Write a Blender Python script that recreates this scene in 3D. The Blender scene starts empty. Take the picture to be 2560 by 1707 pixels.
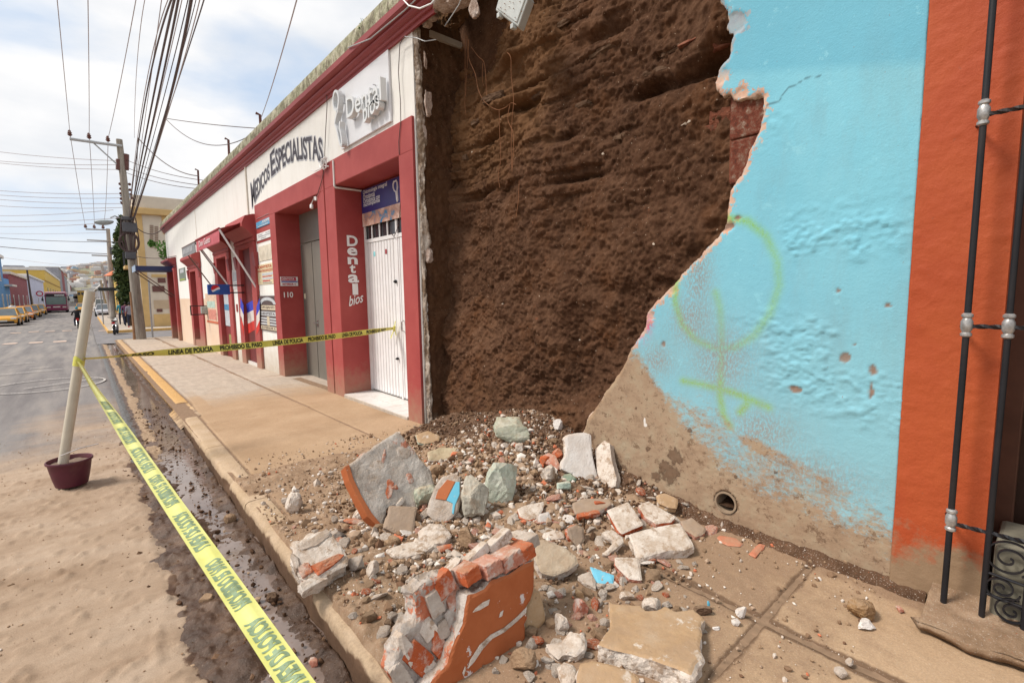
import bpy, bmesh, math, random
import numpy as np
from mathutils import Vector, Matrix
random.seed(7)
R = math.radians
scene = bpy.context.scene
COL = scene.collection
CAM_H = 1.6
PW, PH, PF = 2560.0, 1707.0, 1204.0
YAW, PIT, ROL = R(41.4), R(-5.83), R(-0.91)
c_f = Vector((math.sin(YAW) * math.cos(PIT), math.cos(YAW) * math.cos(PIT), math.sin(PIT)))
c_r0 = Vector((math.cos(YAW), -math.sin(YAW), 0))
c_u0 = c_r0.cross(c_f)
c_r = c_r0 * math.cos(ROL) + c_u0 * math.sin(ROL)
c_u = c_u0 * math.cos(ROL) - c_r0 * math.sin(ROL)
CAM = Vector((0, 0, CAM_H))
cd = bpy.data.cameras.new('camera')
cam = bpy.data.objects.new('camera', cd)
COL.objects.link(cam)
cd.sensor_width = 36
cd.lens = 36 * PF / PW
cd.clip_start = 0.05
cd.clip_end = 6000
cam.matrix_world = Matrix(((c_r.x, c_u.x, -c_f.x, CAM.x), (c_r.y, c_u.y, -c_f.y, CAM.y), (c_r.z, c_u.z, -c_f.z, CAM.z), (0, 0, 0, 1)))
scene.camera = cam
SUN_EL, SUN_AZ = R(52), R(-62)          # azimuth from +Y (street direction), negative = towards -X
w = bpy.data.worlds.new('World')
scene.world = w
w.use_nodes = True
wt = w.node_tree
wt.nodes.clear()
def wn(t, **k):
 n = wt.nodes.new(t)
 for a, b in k.items():
  setattr(n, a, b)
 return n
wo = wn('ShaderNodeOutputWorld')
bg = wn('ShaderNodeBackground')
sky = wn('ShaderNodeTexSky', sky_type='NISHITA', sun_disc=False, sun_elevation=SUN_EL, sun_rotation=SUN_AZ)
tc = wn('ShaderNodeTexCoord')
mp = wn('ShaderNodeMapping')
mp.inputs['Scale'].default_value = (1, 1, 2.6)
mp.inputs['Location'].default_value = (3.1, 0.4, 0.2)
n1 = wn('ShaderNodeTexNoise')
n1.inputs['Scale'].default_value = 2.3
n1.inputs['Detail'].default_value = 9
n1.inputs['Roughness'].default_value = 0.52
n1.inputs['Distortion'].default_value = 0.25
n2 = wn('ShaderNodeTexNoise')
n2.inputs['Scale'].default_value = 4.2
n2.inputs['Detail'].default_value = 7
n2.inputs['Roughness'].default_value = 0.5
r1 = wn('ShaderNodeValToRGB')
r1.color_ramp.elements[0].position = 0.31
r1.color_ramp.elements[1].position = 0.49
r2 = wn('ShaderNodeValToRGB')
r2.color_ramp.elements[0].position = 0.36
r2.color_ramp.elements[0].color = (7.0, 7.25, 7.65, 1)
r2.color_ramp.elements[1].position = 0.62
r2.color_ramp.elements[1].color = (8.9, 8.8, 8.75, 1)
skm = wn('ShaderNodeMix', data_type='RGBA', blend_type='MIX')   # thin high haze over the blue gaps
skm.inputs[0].default_value = 0.75
skm.inputs[7].default_value = (6.0, 7.1, 8.6, 1)
mx = wn('ShaderNodeMix', data_type='RGBA', blend_type='MIX')
L = wt.links.new
L(tc.outputs['Generated'], mp.inputs[0])
L(mp.outputs[0], n1.inputs['Vector'])
L(mp.outputs[0], n2.inputs['Vector'])
L(n1.outputs[0], r1.inputs[0])
L(n2.outputs[0], r2.inputs[0])
L(sky.outputs[0], skm.inputs[6])
L(r1.outputs[0], mx.inputs[0])
L(skm.outputs[2], mx.inputs[6])
L(r2.outputs[0], mx.inputs[7])
L(mx.outputs[2], bg.inputs[0])
bg.inputs[1].default_value = 0.102
L(bg.outputs[0], wo.inputs[0])
sd = bpy.data.lights.new('sun', 'SUN')
sd.energy = 3.5
sd.angle = R(15)
sd.color = (1.0, 0.93, 0.84)
sun = bpy.data.objects.new('sun', sd)
COL.objects.link(sun)
sdir = Vector((math.sin(SUN_AZ) * math.cos(SUN_EL), math.cos(SUN_AZ) * math.cos(SUN_EL), math.sin(SUN_EL)))
sun.rotation_euler = sdir.to_track_quat('Z', 'Y').to_euler()
sun.location = (-20, 10, 40)
vs = scene.view_settings
vs.view_transform = 'Standard'
vs.look = 'None'
vs.exposure = 0.21
vs.gamma = 1
vs.use_curve_mapping = False
def ray(px, py):
 return c_f + c_r * ((px - PW / 2) / PF) - c_u * ((py - PH / 2) / PF)
def onx(px, py, x):
 d = ray(px, py)
 return CAM + d * (x / d.x)
def ony(px, py, y):
 d = ray(px, py)
 return CAM + d * (y / d.y)
def onz(px, py, z):
 d = ray(px, py)
 return CAM + d * ((z - CAM_H) / d.z)
def onplane(px, py, p, n):
 d = ray(px, py)
 return CAM + d * ((Vector(p) - CAM).dot(n) / d.dot(n))
def zs(y):
 return -0.012 * max(0.0, min(y, 35.0) - 5.0)
def onstreet(px, py, off=-0.15):
 d = ray(px, py)
 t = 10.0
 for _ in range(60):
  y = d.y * t
  t = (zs(y) + off - CAM_H) / d.z
  if t < 0 or t > 400:
   t = 200
 return CAM + d * t
def _h(i, j, k, seed):
 n = (i * 374761393 + j * 668265263 + k * 2147483647 + seed * 1274126177) & 0xffffffff
 n = ((n ^ (n >> 13)) * 1274126177) & 0xffffffff
 n = ((n ^ (n >> 16)) * 2246822519) & 0xffffffff
 return ((n ^ (n >> 15)) & 0xffffff) / float(0xffffff)
def vnoise(p, seed=0):
 f = np.floor(p)
 i = f.astype(np.int64)
 t = p - f
 t = t * t * t * (t * (t * 6 - 15) + 10)
 x, y, z = i[:, 0], i[:, 1], i[:, 2]
 tx, ty, tz = t[:, 0], t[:, 1], t[:, 2]
 o = 0
 for dx in (0, 1):
  wx = tx if dx else 1 - tx
  for dy in (0, 1):
   wy = ty if dy else 1 - ty
   for dz in (0, 1):
    wz = tz if dz else 1 - tz
    o = o + _h(x + dx, y + dy, z + dz, seed) * wx * wy * wz
 return o * 2 - 1
def fbm(p, scale=1.0, octaves=4, gain=0.5, seed=0, lac=2.03):
 p = np.asarray(p, float) * scale
 a, s, tot = 1.0, 0, 0
 for o in range(octaves):
  s = s + a * vnoise(p + 17.3 * o, seed + o * 7)
  tot += a
  a *= gain
  p = p * lac
 return s / tot
def worley(p, seed=0):
 """distance to nearest feature point (3D), its random id"""
 f = np.floor(p).astype(np.int64)
 best = np.full(len(p), 9.0)
 bid = np.zeros(len(p))
 for dx in (-1, 0, 1):
  for dy in (-1, 0, 1):
   for dz in (-1, 0, 1):
    c = f + (dx, dy, dz)
    q = np.stack([c[:, 0] + _h(c[:, 0], c[:, 1], c[:, 2], seed), c[:, 1] + _h(c[:, 0], c[:, 1], c[:, 2], seed + 1),
        c[:, 2] + _h(c[:, 0], c[:, 1], c[:, 2], seed + 2)], 1)
    d = np.sqrt(((p - q) ** 2).sum(1))
    m = d < best
    best = np.where(m, d, best)
    bid = np.where(m, _h(c[:, 0], c[:, 1], c[:, 2], seed + 3), bid)
 return best, bid
def sstep(a, b, x):
 t = np.clip((x - a) / (b - a), 0, 1)
 return t * t * (3 - 2 * t)
def P3(*a):
 return np.stack(np.broadcast_arrays(*a), -1).reshape(-1, 3).astype(float)
def tag(o, label=None, cat=None, group=None, kind=None):
 if label:
  o['label'] = label
 if cat:
  o['category'] = cat
 if group:
  o['group'] = group
 if kind:
  o['kind'] = kind
 return o
def thing(name, label=None, cat=None, loc=(0, 0, 0), rz=0.0, group=None, kind=None):
 o = bpy.data.objects.new(name, None)
 o.empty_display_size = 0.1
 COL.objects.link(o)
 o.location = loc
 o.rotation_euler = (0, 0, rz)
 return tag(o, label, cat, group, kind)
def wloc(o):
 v = Vector((0, 0, 0))
 while o is not None:
  v += o.location
  o = o.parent
 return v
def link(name, me, parent=None, loc=None):
 o = bpy.data.objects.new(name, me)
 COL.objects.link(o)
 if parent:
  o.parent = parent
 if loc is not None:
  o.location = loc
 return o
def copy_tree(o, parent=None):
 c = o.copy()
 COL.objects.link(c)
 c.parent = parent
 for ch in list(o.children):
  copy_tree(ch, c)
 return c
def np_mesh(name, V, F, mats=None, midx=None, attrs=None, smooth=True):
 """V (n,3), F (m,k) all quads or tris, or a list of ragged faces"""
 me = bpy.data.meshes.new(name)
 V = np.asarray(V, np.float32)
 if isinstance(F, np.ndarray) and F.ndim == 2:
  m, k = F.shape
  me.vertices.add(len(V))
  me.vertices.foreach_set('co', V.ravel())
  me.loops.add(m * k)
  me.loops.foreach_set('vertex_index', F.astype(np.int32).ravel())
  me.polygons.add(m)
  me.polygons.foreach_set('loop_start', (np.arange(m) * k).astype(np.int32))
  me.polygons.foreach_set('loop_total', np.full(m, k, np.int32))
 else:
  me.from_pydata([tuple(v) for v in V], [], [tuple(f) for f in F])
  m = len(F)
 for mt in (mats or []):
  me.materials.append(mt)
 if midx is not None:
  me.polygons.foreach_set('material_index', np.asarray(midx, np.int32))
 me.update(calc_edges=True)
 me.polygons.foreach_set('use_smooth', np.full(len(me.polygons), bool(smooth)))
 for a, v in (attrs or {}).items():
  at = me.attributes.new(a, 'FLOAT', 'POINT')
  at.data.foreach_set('value', np.asarray(v, np.float32).ravel())
 me.validate()
 return me
def grid_faces(nu, nv):
 i = np.arange(nu - 1)[:, None] * nv + np.arange(nv - 1)[None, :]
 return np.stack([i, i + nv, i + nv + 1, i + 1], -1).reshape(-1, 4)
class MB:
 """collects simple solids, builds ONE mesh object"""
 def __init__(s):
  s.v, s.f, s.m = [], [], []
 def add(s, vs_, fs_, m=0):
  b = len(s.v)
  s.v += [tuple(q) for q in vs_]
  for f in fs_:
   s.f.append(tuple(b + i for i in f))
   s.m.append(m)
  return s
 def box(s, x0, x1, y0, y1, z0, z1, m=0):
  return s.add([(x0, y0, z0), (x1, y0, z0), (x1, y1, z0), (x0, y1, z0), (x0, y0, z1), (x1, y0, z1), (x1, y1, z1), (x0, y1, z1)],
      [(0, 3, 2, 1), (4, 5, 6, 7), (0, 1, 5, 4), (1, 2, 6, 5), (2, 3, 7, 6), (3, 0, 4, 7)], m)
 def prism(s, poly, vec, m=0, mside=None):
  """poly: list of 3D points (planar), extruded by vec"""
  n = len(poly)
  vec = Vector(vec)
  a = [Vector(p) for p in poly]
  b = [p + vec for p in a]
  nrm = Vector((0, 0, 0))
  for i in range(n):
   nrm += a[i].cross(a[(i + 1) % n])
  if nrm.dot(vec) > 0:
   a.reverse()
   b.reverse()
  base = len(s.v)
  s.v += [tuple(p) for p in a + b]
  s.f.append(tuple(base + i for i in range(n)))
  s.m.append(m)
  s.f.append(tuple(base + n + i for i in reversed(range(n))))
  s.m.append(m)
  for i in range(n):
   j = (i + 1) % n
   s.f.append((base + j, base + i, base + n + i, base + n + j))
   s.m.append(m if mside is None else mside)
  return s
 def tube(s, pts, r, seg=8, m=0, cap=True):
  pts = [Vector(p) for p in pts]
  n = len(pts)
  rr = r if hasattr(r, '__len__') else [r] * n
  base = len(s.v)
  up = Vector((0, 0, 1))
  ref = None
  for i, p in enumerate(pts):
   t = (pts[min(i + 1, n - 1)] - pts[max(i - 1, 0)])
   if t.length < 1e-9:
    t = Vector((0, 0, 1))
   t.normalize()
   if ref is None:
    ref = t.cross(up)
    if ref.length < 0.05:
     ref = t.cross(Vector((1, 0, 0)))
   ref = (ref - t * ref.dot(t))
   if ref.length < 1e-6:
    ref = t.cross(Vector((1, 0, 0)))
   ref.normalize()
   b = t.cross(ref)
   for k in range(seg):
    a = 2 * math.pi * k / seg
    s.v.append(tuple(p + (ref * math.cos(a) + b * math.sin(a)) * rr[i]))
  for i in range(n - 1):
   for k in range(seg):
    k2 = (k + 1) % seg
    s.f.append((base + i * seg + k, base + i * seg + k2, base + (i + 1) * seg + k2, base + (i + 1) * seg + k))
    s.m.append(m)
  if cap:
   s.f.append(tuple(base + k for k in reversed(range(seg))))
   s.m.append(m)
   s.f.append(tuple(base + (n - 1) * seg + k for k in range(seg)))
   s.m.append(m)
  return s
 def bar(s, a, b, r, seg=8, m=0):
  return s.tube([a, b], r, seg, m)
 def build(s, name, mats, parent=None, smooth=False, bev=0, seg=2, autos=True):
  if not isinstance(mats, (list, tuple)):
   mats = [mats]
  off = wloc(parent) if parent else Vector((0, 0, 0))
  me = bpy.data.meshes.new(name)
  me.from_pydata([(x - off.x, y - off.y, z - off.z) for x, y, z in s.v], [], s.f)
  for mt in mats:
   me.materials.append(mt)
  me.polygons.foreach_set('material_index', s.m)
  me.polygons.foreach_set('use_smooth', [bool(smooth)] * len(s.f))
  me.update()
  if smooth and autos:
   try:
    me.set_sharp_from_angle(angle=R(42))
   except Exception:
    pass
  o = link(name, me, parent)
  if bev:
   b = o.modifiers.new('bevel', 'BEVEL')
   b.width = bev
   b.segments = seg
   b.limit_method = 'ANGLE'
   b.angle_limit = R(40)
  return o
def shift(o, parent):
 """object whose mesh is in place coordinates: hang it under parent without moving it"""
 o.parent = parent
 o.location = -wloc(parent)
 return o
class Mat:
 def __init__(s, name, rough=0.85, spec=0.3, world=True, metal=0.0):
  s.m = bpy.data.materials.new(name)
  s.m.use_nodes = True
  s.t = s.m.node_tree
  s.b = s.t.nodes['Principled BSDF']
  s.b.inputs['Roughness'].default_value = rough
  s.b.inputs['Specular IOR Level'].default_value = spec
  s.b.inputs['Metallic'].default_value = metal
  if world:
   s.vec = s.t.nodes.new('ShaderNodeNewGeometry').outputs['Position']
  else:
   tcx = s.t.nodes.new('ShaderNodeTexCoord')
   oi = s.t.nodes.new('ShaderNodeObjectInfo')
   ml = s.t.nodes.new('ShaderNodeMath')
   ml.operation = 'MULTIPLY'
   ml.inputs[1].default_value = 57.0
   s.t.links.new(oi.outputs['Random'], ml.inputs[0])
   va = s.t.nodes.new('ShaderNodeVectorMath')
   va.operation = 'ADD'
   s.t.links.new(tcx.outputs['Object'], va.inputs[0])
   s.t.links.new(ml.outputs[0], va.inputs[1])
   s.vec = va.outputs[0]
  s.nrm = None
 def L(s, a, b):
  if hasattr(a, 'links'):
   s.t.links.new(a, b)
  else:
   try:
    if hasattr(a, '__len__') and len(a) == 3 and len(b.default_value) == 4:
     a = (*a, 1)
   except TypeError:
    pass
   b.default_value = a
 def map(s, scale=(1, 1, 1), rot=(0, 0, 0), loc=(0, 0, 0), vec=None):
  n = s.t.nodes.new('ShaderNodeMapping')
  n.inputs['Scale'].default_value = scale
  n.inputs['Rotation'].default_value = rot
  n.inputs['Location'].default_value = loc
  s.L(vec or s.vec, n.inputs[0])
  return n.outputs[0]
 def noise(s, scale, detail=4, rough=0.55, dist=0.0, vec=None):
  n = s.t.nodes.new('ShaderNodeTexNoise')
  n.inputs['Scale'].default_value = scale
  n.inputs['Detail'].default_value = detail
  n.inputs['Roughness'].default_value = rough
  n.inputs['Distortion'].default_value = dist
  s.L(vec or s.vec, n.inputs['Vector'])
  return n.outputs[0]
 def voro(s, scale, feature='F1', out='Distance', vec=None, rnd=1.0):
  n = s.t.nodes.new('ShaderNodeTexVoronoi')
  n.feature = feature
  n.inputs['Scale'].default_value = scale
  n.inputs['Randomness'].default_value = rnd
  s.L(vec or s.vec, n.inputs['Vector'])
  return n.outputs[out]
 def ramp(s, fac, stops, interp='LINEAR'):
  n = s.t.nodes.new('ShaderNodeValToRGB')
  cr = n.color_ramp
  cr.interpolation = interp
  while len(cr.elements) < len(stops):
   cr.elements.new(0.5)
  for e, (p, c) in zip(cr.elements, stops):
   e.position = p
   e.color = (c, c, c, 1) if not hasattr(c, '__len__') else (*c, 1)
  s.L(fac, n.inputs[0])
  return n.outputs[0]
 def mix(s, fac, a, b, mode='MIX'):
  n = s.t.nodes.new('ShaderNodeMix')
  n.data_type = 'RGBA'
  n.blend_type = mode
  s.L(fac, n.inputs[0])
  s.L(a, n.inputs[6])
  s.L(b, n.inputs[7])
  return n.outputs[2]
 def math(s, op, a, b=0.0, c=0.0, clamp=False):
  n = s.t.nodes.new('ShaderNodeMath')
  n.operation = op
  n.use_clamp = clamp
  s.L(a, n.inputs[0])
  s.L(b, n.inputs[1])
  if op in ('MULTIPLY_ADD', 'SMOOTH_MIN'):
   s.L(c, n.inputs[2])
  return n.outputs[0]
 def rng(s, v, a, b, c=0.0, d=1.0):
  n = s.t.nodes.new('ShaderNodeMapRange')
  for i, q in enumerate((v, a, b, c, d)):
   s.L(q, n.inputs[i])
  return n.outputs[0]
 def xyz(s, k):
  n = s.t.nodes.new('ShaderNodeSeparateXYZ')
  s.L(s.vec, n.inputs[0])
  return n.outputs[k]
 def attr(s, name):
  n = s.t.nodes.new('ShaderNodeAttribute')
  n.attribute_name = name
  return n.outputs['Fac']
 def rand(s):
  return s.t.nodes.new('ShaderNodeObjectInfo').outputs['Random']
 def color(s, c):
  s.L(c, s.b.inputs['Base Color'])
  return s
 def rough(s, c):
  s.L(c, s.b.inputs['Roughness'])
  return s
 def bump(s, h, strength=0.5, dist=0.01):
  n = s.t.nodes.new('ShaderNodeBump')
  n.inputs['Strength'].default_value = strength
  n.inputs['Distance'].default_value = dist
  s.L(h, n.inputs['Height'])
  if s.nrm is not None:
   s.L(s.nrm, n.inputs['Normal'])
  s.nrm = n.outputs[0]
  s.L(s.nrm, s.b.inputs['Normal'])
  return s
def flat(name, c, rough=0.7, var=0.12, scale=12, bump=0.0, spec=0.3, metal=0.0, world=False, dirt=0.0, dirtc=(0.2, 0.14, 0.09)):
 """painted / plain surface with slight colour variation and optional grime"""
 M_ = Mat(name, rough, spec, world, metal)
 n = M_.noise(scale, 5, 0.6)
 f = M_.rng(n, 0.3, 0.7, 1 - var, 1 + var)
 cc = M_.mix(1.0, c, f, 'MULTIPLY')
 if dirt:
  d = M_.noise(scale * 0.35, 6, 0.65)
  cc = M_.mix(M_.rng(d, 0.48, 0.72, 0, dirt), cc, dirtc)
 M_.color(cc)
 if bump:
  M_.bump(M_.noise(scale * 4, 5, 0.6), bump, 0.004)
 return M_.m
_txt = {}
def text_pts(s, size=1.0, bold=0.0, ext=0.0, shear=0.0, spacing=1.0):
 """letters as a mesh in the XY plane, normalised: x from 0, baseline y=0"""
 key = (s, size, bold, ext, shear, spacing)
 if key in _txt:
  return _txt[key]
 cu = bpy.data.curves.new('t', 'FONT')
 cu.body = s
 cu.size = size
 cu.offset = bold
 cu.extrude = ext
 cu.shear = shear
 cu.space_character = spacing
 cu.resolution_u = 4
 ob = bpy.data.objects.new('t', cu)
 COL.objects.link(ob)
 dg = bpy.context.evaluated_depsgraph_get()
 me = bpy.data.meshes.new_from_object(ob.evaluated_get(dg))
 V = np.array([v.co[:] for v in me.vertices]).reshape(-1, 3)
 F = [tuple(p.vertices) for p in me.polygons]
 bpy.data.objects.remove(ob)
 bpy.data.meshes.remove(me)
 _txt[key] = (V, F)
 return V, F
def letters(name, s, fn, mat, parent=None, w=None, h=None, bold=0.0, ext=0.0, shear=0.0, smooth=False, mb=None, spacing=1.0):
 """text stretched to w x h (cap box) then mapped by fn(x, y, depth) -> place"""
 V, F = text_pts(s, 1.0, bold, ext, shear, spacing)
 V = V.copy()
 x0, x1 = V[:, 0].min(), V[:, 0].max()
 y0, y1 = V[:, 1].min(), V[:, 1].max()
 V[:, 0] -= x0
 V[:, 1] -= y0
 if w:
  V[:, 0] *= w / (x1 - x0)
 if h:
  V[:, 1] *= h / (y1 - y0)
 pts = [tuple(fn(*v)) for v in V]
 if mb is not None:
  mb.add(pts, F, mat)
  return None
 m = MB()
 m.add(pts, F)
 return m.build(name, mat, parent)
def cyl_pts(c, r, axis, n=24):
 c = Vector(c)
 ax = Vector(axis).normalized()
 a = ax.cross(Vector((0, 0, 1)))
 if a.length < 0.1:
  a = ax.cross(Vector((1, 0, 0)))
 a.normalize()
 b = ax.cross(a)
 return [c + (a * math.cos(2 * math.pi * k / n) + b * math.sin(2 * math.pi * k / n)) * r for k in range(n)]
def lathe(mb, prof, c=(0, 0, 0), seg=20, m=0, axis='Z'):
 """prof: list of (radius, height)"""
 base = len(mb.v)
 for r_, h_ in prof:
  for k in range(seg):
   a = 2 * math.pi * k / seg
   q = (r_ * math.cos(a), r_ * math.sin(a), h_)
   if axis == 'X':
    q = (q[2], q[0], q[1])
   elif axis == 'Y':
    q = (q[0], q[2], q[1])
   mb.v.append((c[0] + q[0], c[1] + q[1], c[2] + q[2]))
 for i in range(len(prof) - 1):
  for k in range(seg):
   k2 = (k + 1) % seg
   mb.f.append((base + i * seg + k, base + i * seg + k2, base + (i + 1) * seg + k2, base + (i + 1) * seg + k))
   mb.m.append(m)
 mb.f.append(tuple(base + k for k in reversed(range(seg))))
 mb.m.append(m)
 e = base + (len(prof) - 1) * seg
 mb.f.append(tuple(e + k for k in range(seg)))
 mb.m.append(m)
 return mb
ADB_X = 3.13            # face of the blue house
DEN_X = 3.03            # face of the dental / specialists building
def zsn(y):
 return -0.012 * np.clip(np.asarray(y, float) - 5, 0, 30)
def kerbx(y):
 return np.interp(y, [-6, 2, 4.3, 7.8, 9, 28], [.76, .79, .81, .87, .93, .93])
def heap_h(x, y):
 """height of the loose earth above the pavement (negative = none)"""
 x = np.asarray(x, float)
 y = np.asarray(y, float)
 p = P3(x, y, 0 * x)
 n = fbm(p, 1.3, 3, seed=3).reshape(np.shape(x)) if np.shape(x) else float(fbm(p, 1.3, 3, seed=3)[0])
 g = np.exp(-((y - 3.35) / 1.05) ** 2)
 foot = np.clip((x - 1.5) / 1.75, 0, 1.25)
 h = 0.40 * g * foot ** 1.25
 g2 = np.exp(-((y - 3.0) / 1.0) ** 2) * np.exp(-((x - 1.55) / 0.75) ** 2)
 h = h + 0.045 * g2
 h = h + 0.07 * np.exp(-((x - 3.16) / 0.10) ** 2) * sstep(5.2, 4.9, y) * sstep(-1.5, -0.4, y)
 edge = sstep(5.0, 4.5, y) * sstep(1.1, 2.0, y)
 h = h - 0.028 + 0.03 * edge + 0.035 * n * (0.35 + edge)
 return h
_tx = np.arange(0.6, 4.6, 0.02)
_ty = np.arange(-2.0, 7.0, 0.02)
_TX, _TY = np.meshgrid(_tx, _ty, indexing='ij')
_HT = np.maximum(0, heap_h(_TX, _TY))
def gz(x, y):
 """walkable ground incl. the heap, pavement side"""
 i, j = int((x - .6) / .02 + .5), int((y + 2) / .02 + .5)
 if 0 <= i < len(_tx) and 0 <= j < len(_ty):
  return zs(y) + float(_HT[i, j])
 return zs(y)
def hit(px, py):
 d = ray(px, py)
 t = 0.8
 p = CAM + d * t
 for _ in range(900):
  q = CAM + d * t
  g = gz(q.x, q.y) if q.x > 0.78 else -0.19
  if q.z < g:
   return Vector((q.x, q.y, g))
  t += 0.01
 return onz(px, py, 0)
TAN = (0.385, 0.265, 0.165)
MUD = (0.115, 0.066, 0.038)
def mat_sidewalk():
 M_ = Mat('pavement_concrete', 0.9, 0.2)
 a = M_.noise(1.4, 6, 0.6)
 b = M_.noise(9, 6, 0.65, vec=M_.map((1, 0.35, 1)))
 c = M_.noise(120, 3, 0.6)
 concrete = M_.ramp(b, [(0.3, (0.36, 0.30, 0.245)), (0.55, (0.44, 0.365, 0.295)), (0.75, (0.50, 0.42, 0.34))])
 dust = M_.ramp(a, [(0.3, (0.335, 0.220, 0.13)), (0.6, (0.41, 0.283, 0.178)), (0.8, (0.46, 0.33, 0.215))])
 m = M_.attr('dust')
 mm = M_.rng(M_.math('ADD', m, M_.math('MULTIPLY', M_.math('SUBTRACT', a, 0.5), 0.9)), 0.25, 0.8)
 col = M_.mix(mm, concrete, dust)
 wet = M_.rng(M_.math('ADD', M_.attr('wet'), M_.math('MULTIPLY', M_.math('SUBTRACT', M_.noise(7, 6, 0.7), 0.5), 1.1)), 0.35, 0.75)
 col = M_.mix(wet, col, (0.27, 0.175, 0.11))
 col = M_.mix(M_.rng(M_.math('ADD', M_.attr('jnt'), M_.math('MULTIPLY', M_.math('SUBTRACT', M_.noise(30, 5, 0.7), 0.5), .8)), .4, .75, 0, .85), col, (0.115, 0.067, 0.04))
 sp = M_.ramp(M_.noise(210, 2, 0.5), [(0.66, 0.0), (0.72, 1.0)])
 col = M_.mix(M_.math('MULTIPLY', sp, M_.rng(M_.attr('crumb'), 0, 1, 0, 0.75)), col, (0.52, 0.44, 0.37))
 dk = M_.ramp(M_.noise(60, 4, 0.6), [(0.62, 0.0), (0.72, 1.0)])
 col = M_.mix(M_.math('MULTIPLY', dk, 0.35), col, (0.16, 0.10, 0.06))
 col = M_.mix(1.0, col, M_.rng(c, 0.3, 0.7, 0.86, 1.12), 'MULTIPLY')
 M_.color(col)
 M_.bump(M_.noise(90, 6, 0.7), 0.35, 0.006)
 M_.bump(M_.noise(14, 5, 0.6), 0.30, 0.02)
 return M_.m
def mat_road():
 M_ = Mat('asphalt_and_dust', 0.85, 0.3)
 a = M_.noise(0.7, 6, 0.6)
 st = M_.noise(1.8, 5, 0.6, vec=M_.map((1.6, 0.16, 1)))
 asph = M_.ramp(st, [(0.35, (0.150, 0.138, 0.137)), (0.5, (0.195, 0.180, 0.174)), (0.7, (0.26, 0.235, 0.215))])
 dust = M_.ramp(M_.noise(2.2, 7, 0.62, vec=M_.map((0.5, 1.3, 1), rot=(0, 0, 0.5))), [(0.3, (0.250, 0.168, 0.108)), (0.5, (0.345, 0.250, 0.175)), (0.75, (0.42, 0.325, 0.245))])
 d = M_.rng(M_.math('ADD', M_.attr('dust'), M_.math('MULTIPLY', M_.math('SUBTRACT', a, 0.5), 1.0)), 0.30, 0.70)
 col = M_.mix(d, asph, dust)
 wet = M_.rng(M_.math('ADD', M_.attr('wet'), M_.math('MULTIPLY', M_.math('SUBTRACT', M_.noise(9, 8, 0.75), 0.5), 1.3)), 0.45, 0.6)
 col = M_.mix(wet, col, M_.ramp(M_.noise(5, 8, 0.68), [(0.3, (0.042, 0.021, 0.012)), (0.5, (0.082, 0.043, 0.025)), (0.68, (0.155, 0.09, 0.052))]))
 clod = M_.ramp(M_.noise(46, 4, 0.65), [(0.60, 0.0), (0.70, 1.0)])
 col = M_.mix(M_.math('MULTIPLY', M_.math('MULTIPLY', clod, d), 0.45), col, (0.20, 0.13, 0.08))
 g = M_.noise(260, 3, 0.6)
 col = M_.mix(1.0, col, M_.rng(g, 0.3, 0.7, 0.84, 1.15), 'MULTIPLY')
 M_.color(col)
 M_.rough(M_.rng(wet, 0, 1, 0.88, 0.5))
 M_.bump(M_.noise(120, 5, 0.7), 0.4, 0.006)
 M_.bump(M_.noise(30, 6, 0.7), 0.22, 0.012)
 return M_.m
def mat_mud():
 M_ = Mat('wet_mud', 0.6, 0.45)
 a = M_.noise(5, 8, 0.68)
 col = M_.ramp(a, [(0.3, (0.040, 0.020, 0.011)), (0.5, (0.078, 0.041, 0.023)), (0.68, (0.145, 0.084, 0.048))])
 dry = M_.rng(M_.math('ADD', M_.attr('dry'), M_.math('MULTIPLY', M_.math('SUBTRACT', M_.noise(6, 7, 0.7), 0.5), 0.9)), 0.4, 0.6)
 col = M_.mix(dry, col, M_.ramp(M_.noise(12, 6, 0.7), [(0.3, (0.26, 0.17, 0.105)), (0.7, (0.43, 0.31, 0.20))]))
 blk = M_.rng(M_.math('ADD', M_.attr('asph'), M_.math('MULTIPLY', M_.math('SUBTRACT', M_.noise(7, 6, 0.7), 0.5), 0.9)), 0.4, 0.6)
 col = M_.mix(blk, col, (0.075, 0.068, 0.062))
 sp = M_.ramp(M_.noise(170, 2, 0.5), [(0.68, 0.0), (0.72, 1.0)])
 col = M_.mix(M_.math('MULTIPLY', sp, 0.55), col, (0.45, 0.36, 0.29))
 M_.color(col)
 M_.rough(M_.rng(dry, 0, 1, 0.42, 0.9))
 M_.bump(M_.noise(70, 6, 0.75), 0.6, 0.012)
 return M_.m
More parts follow.
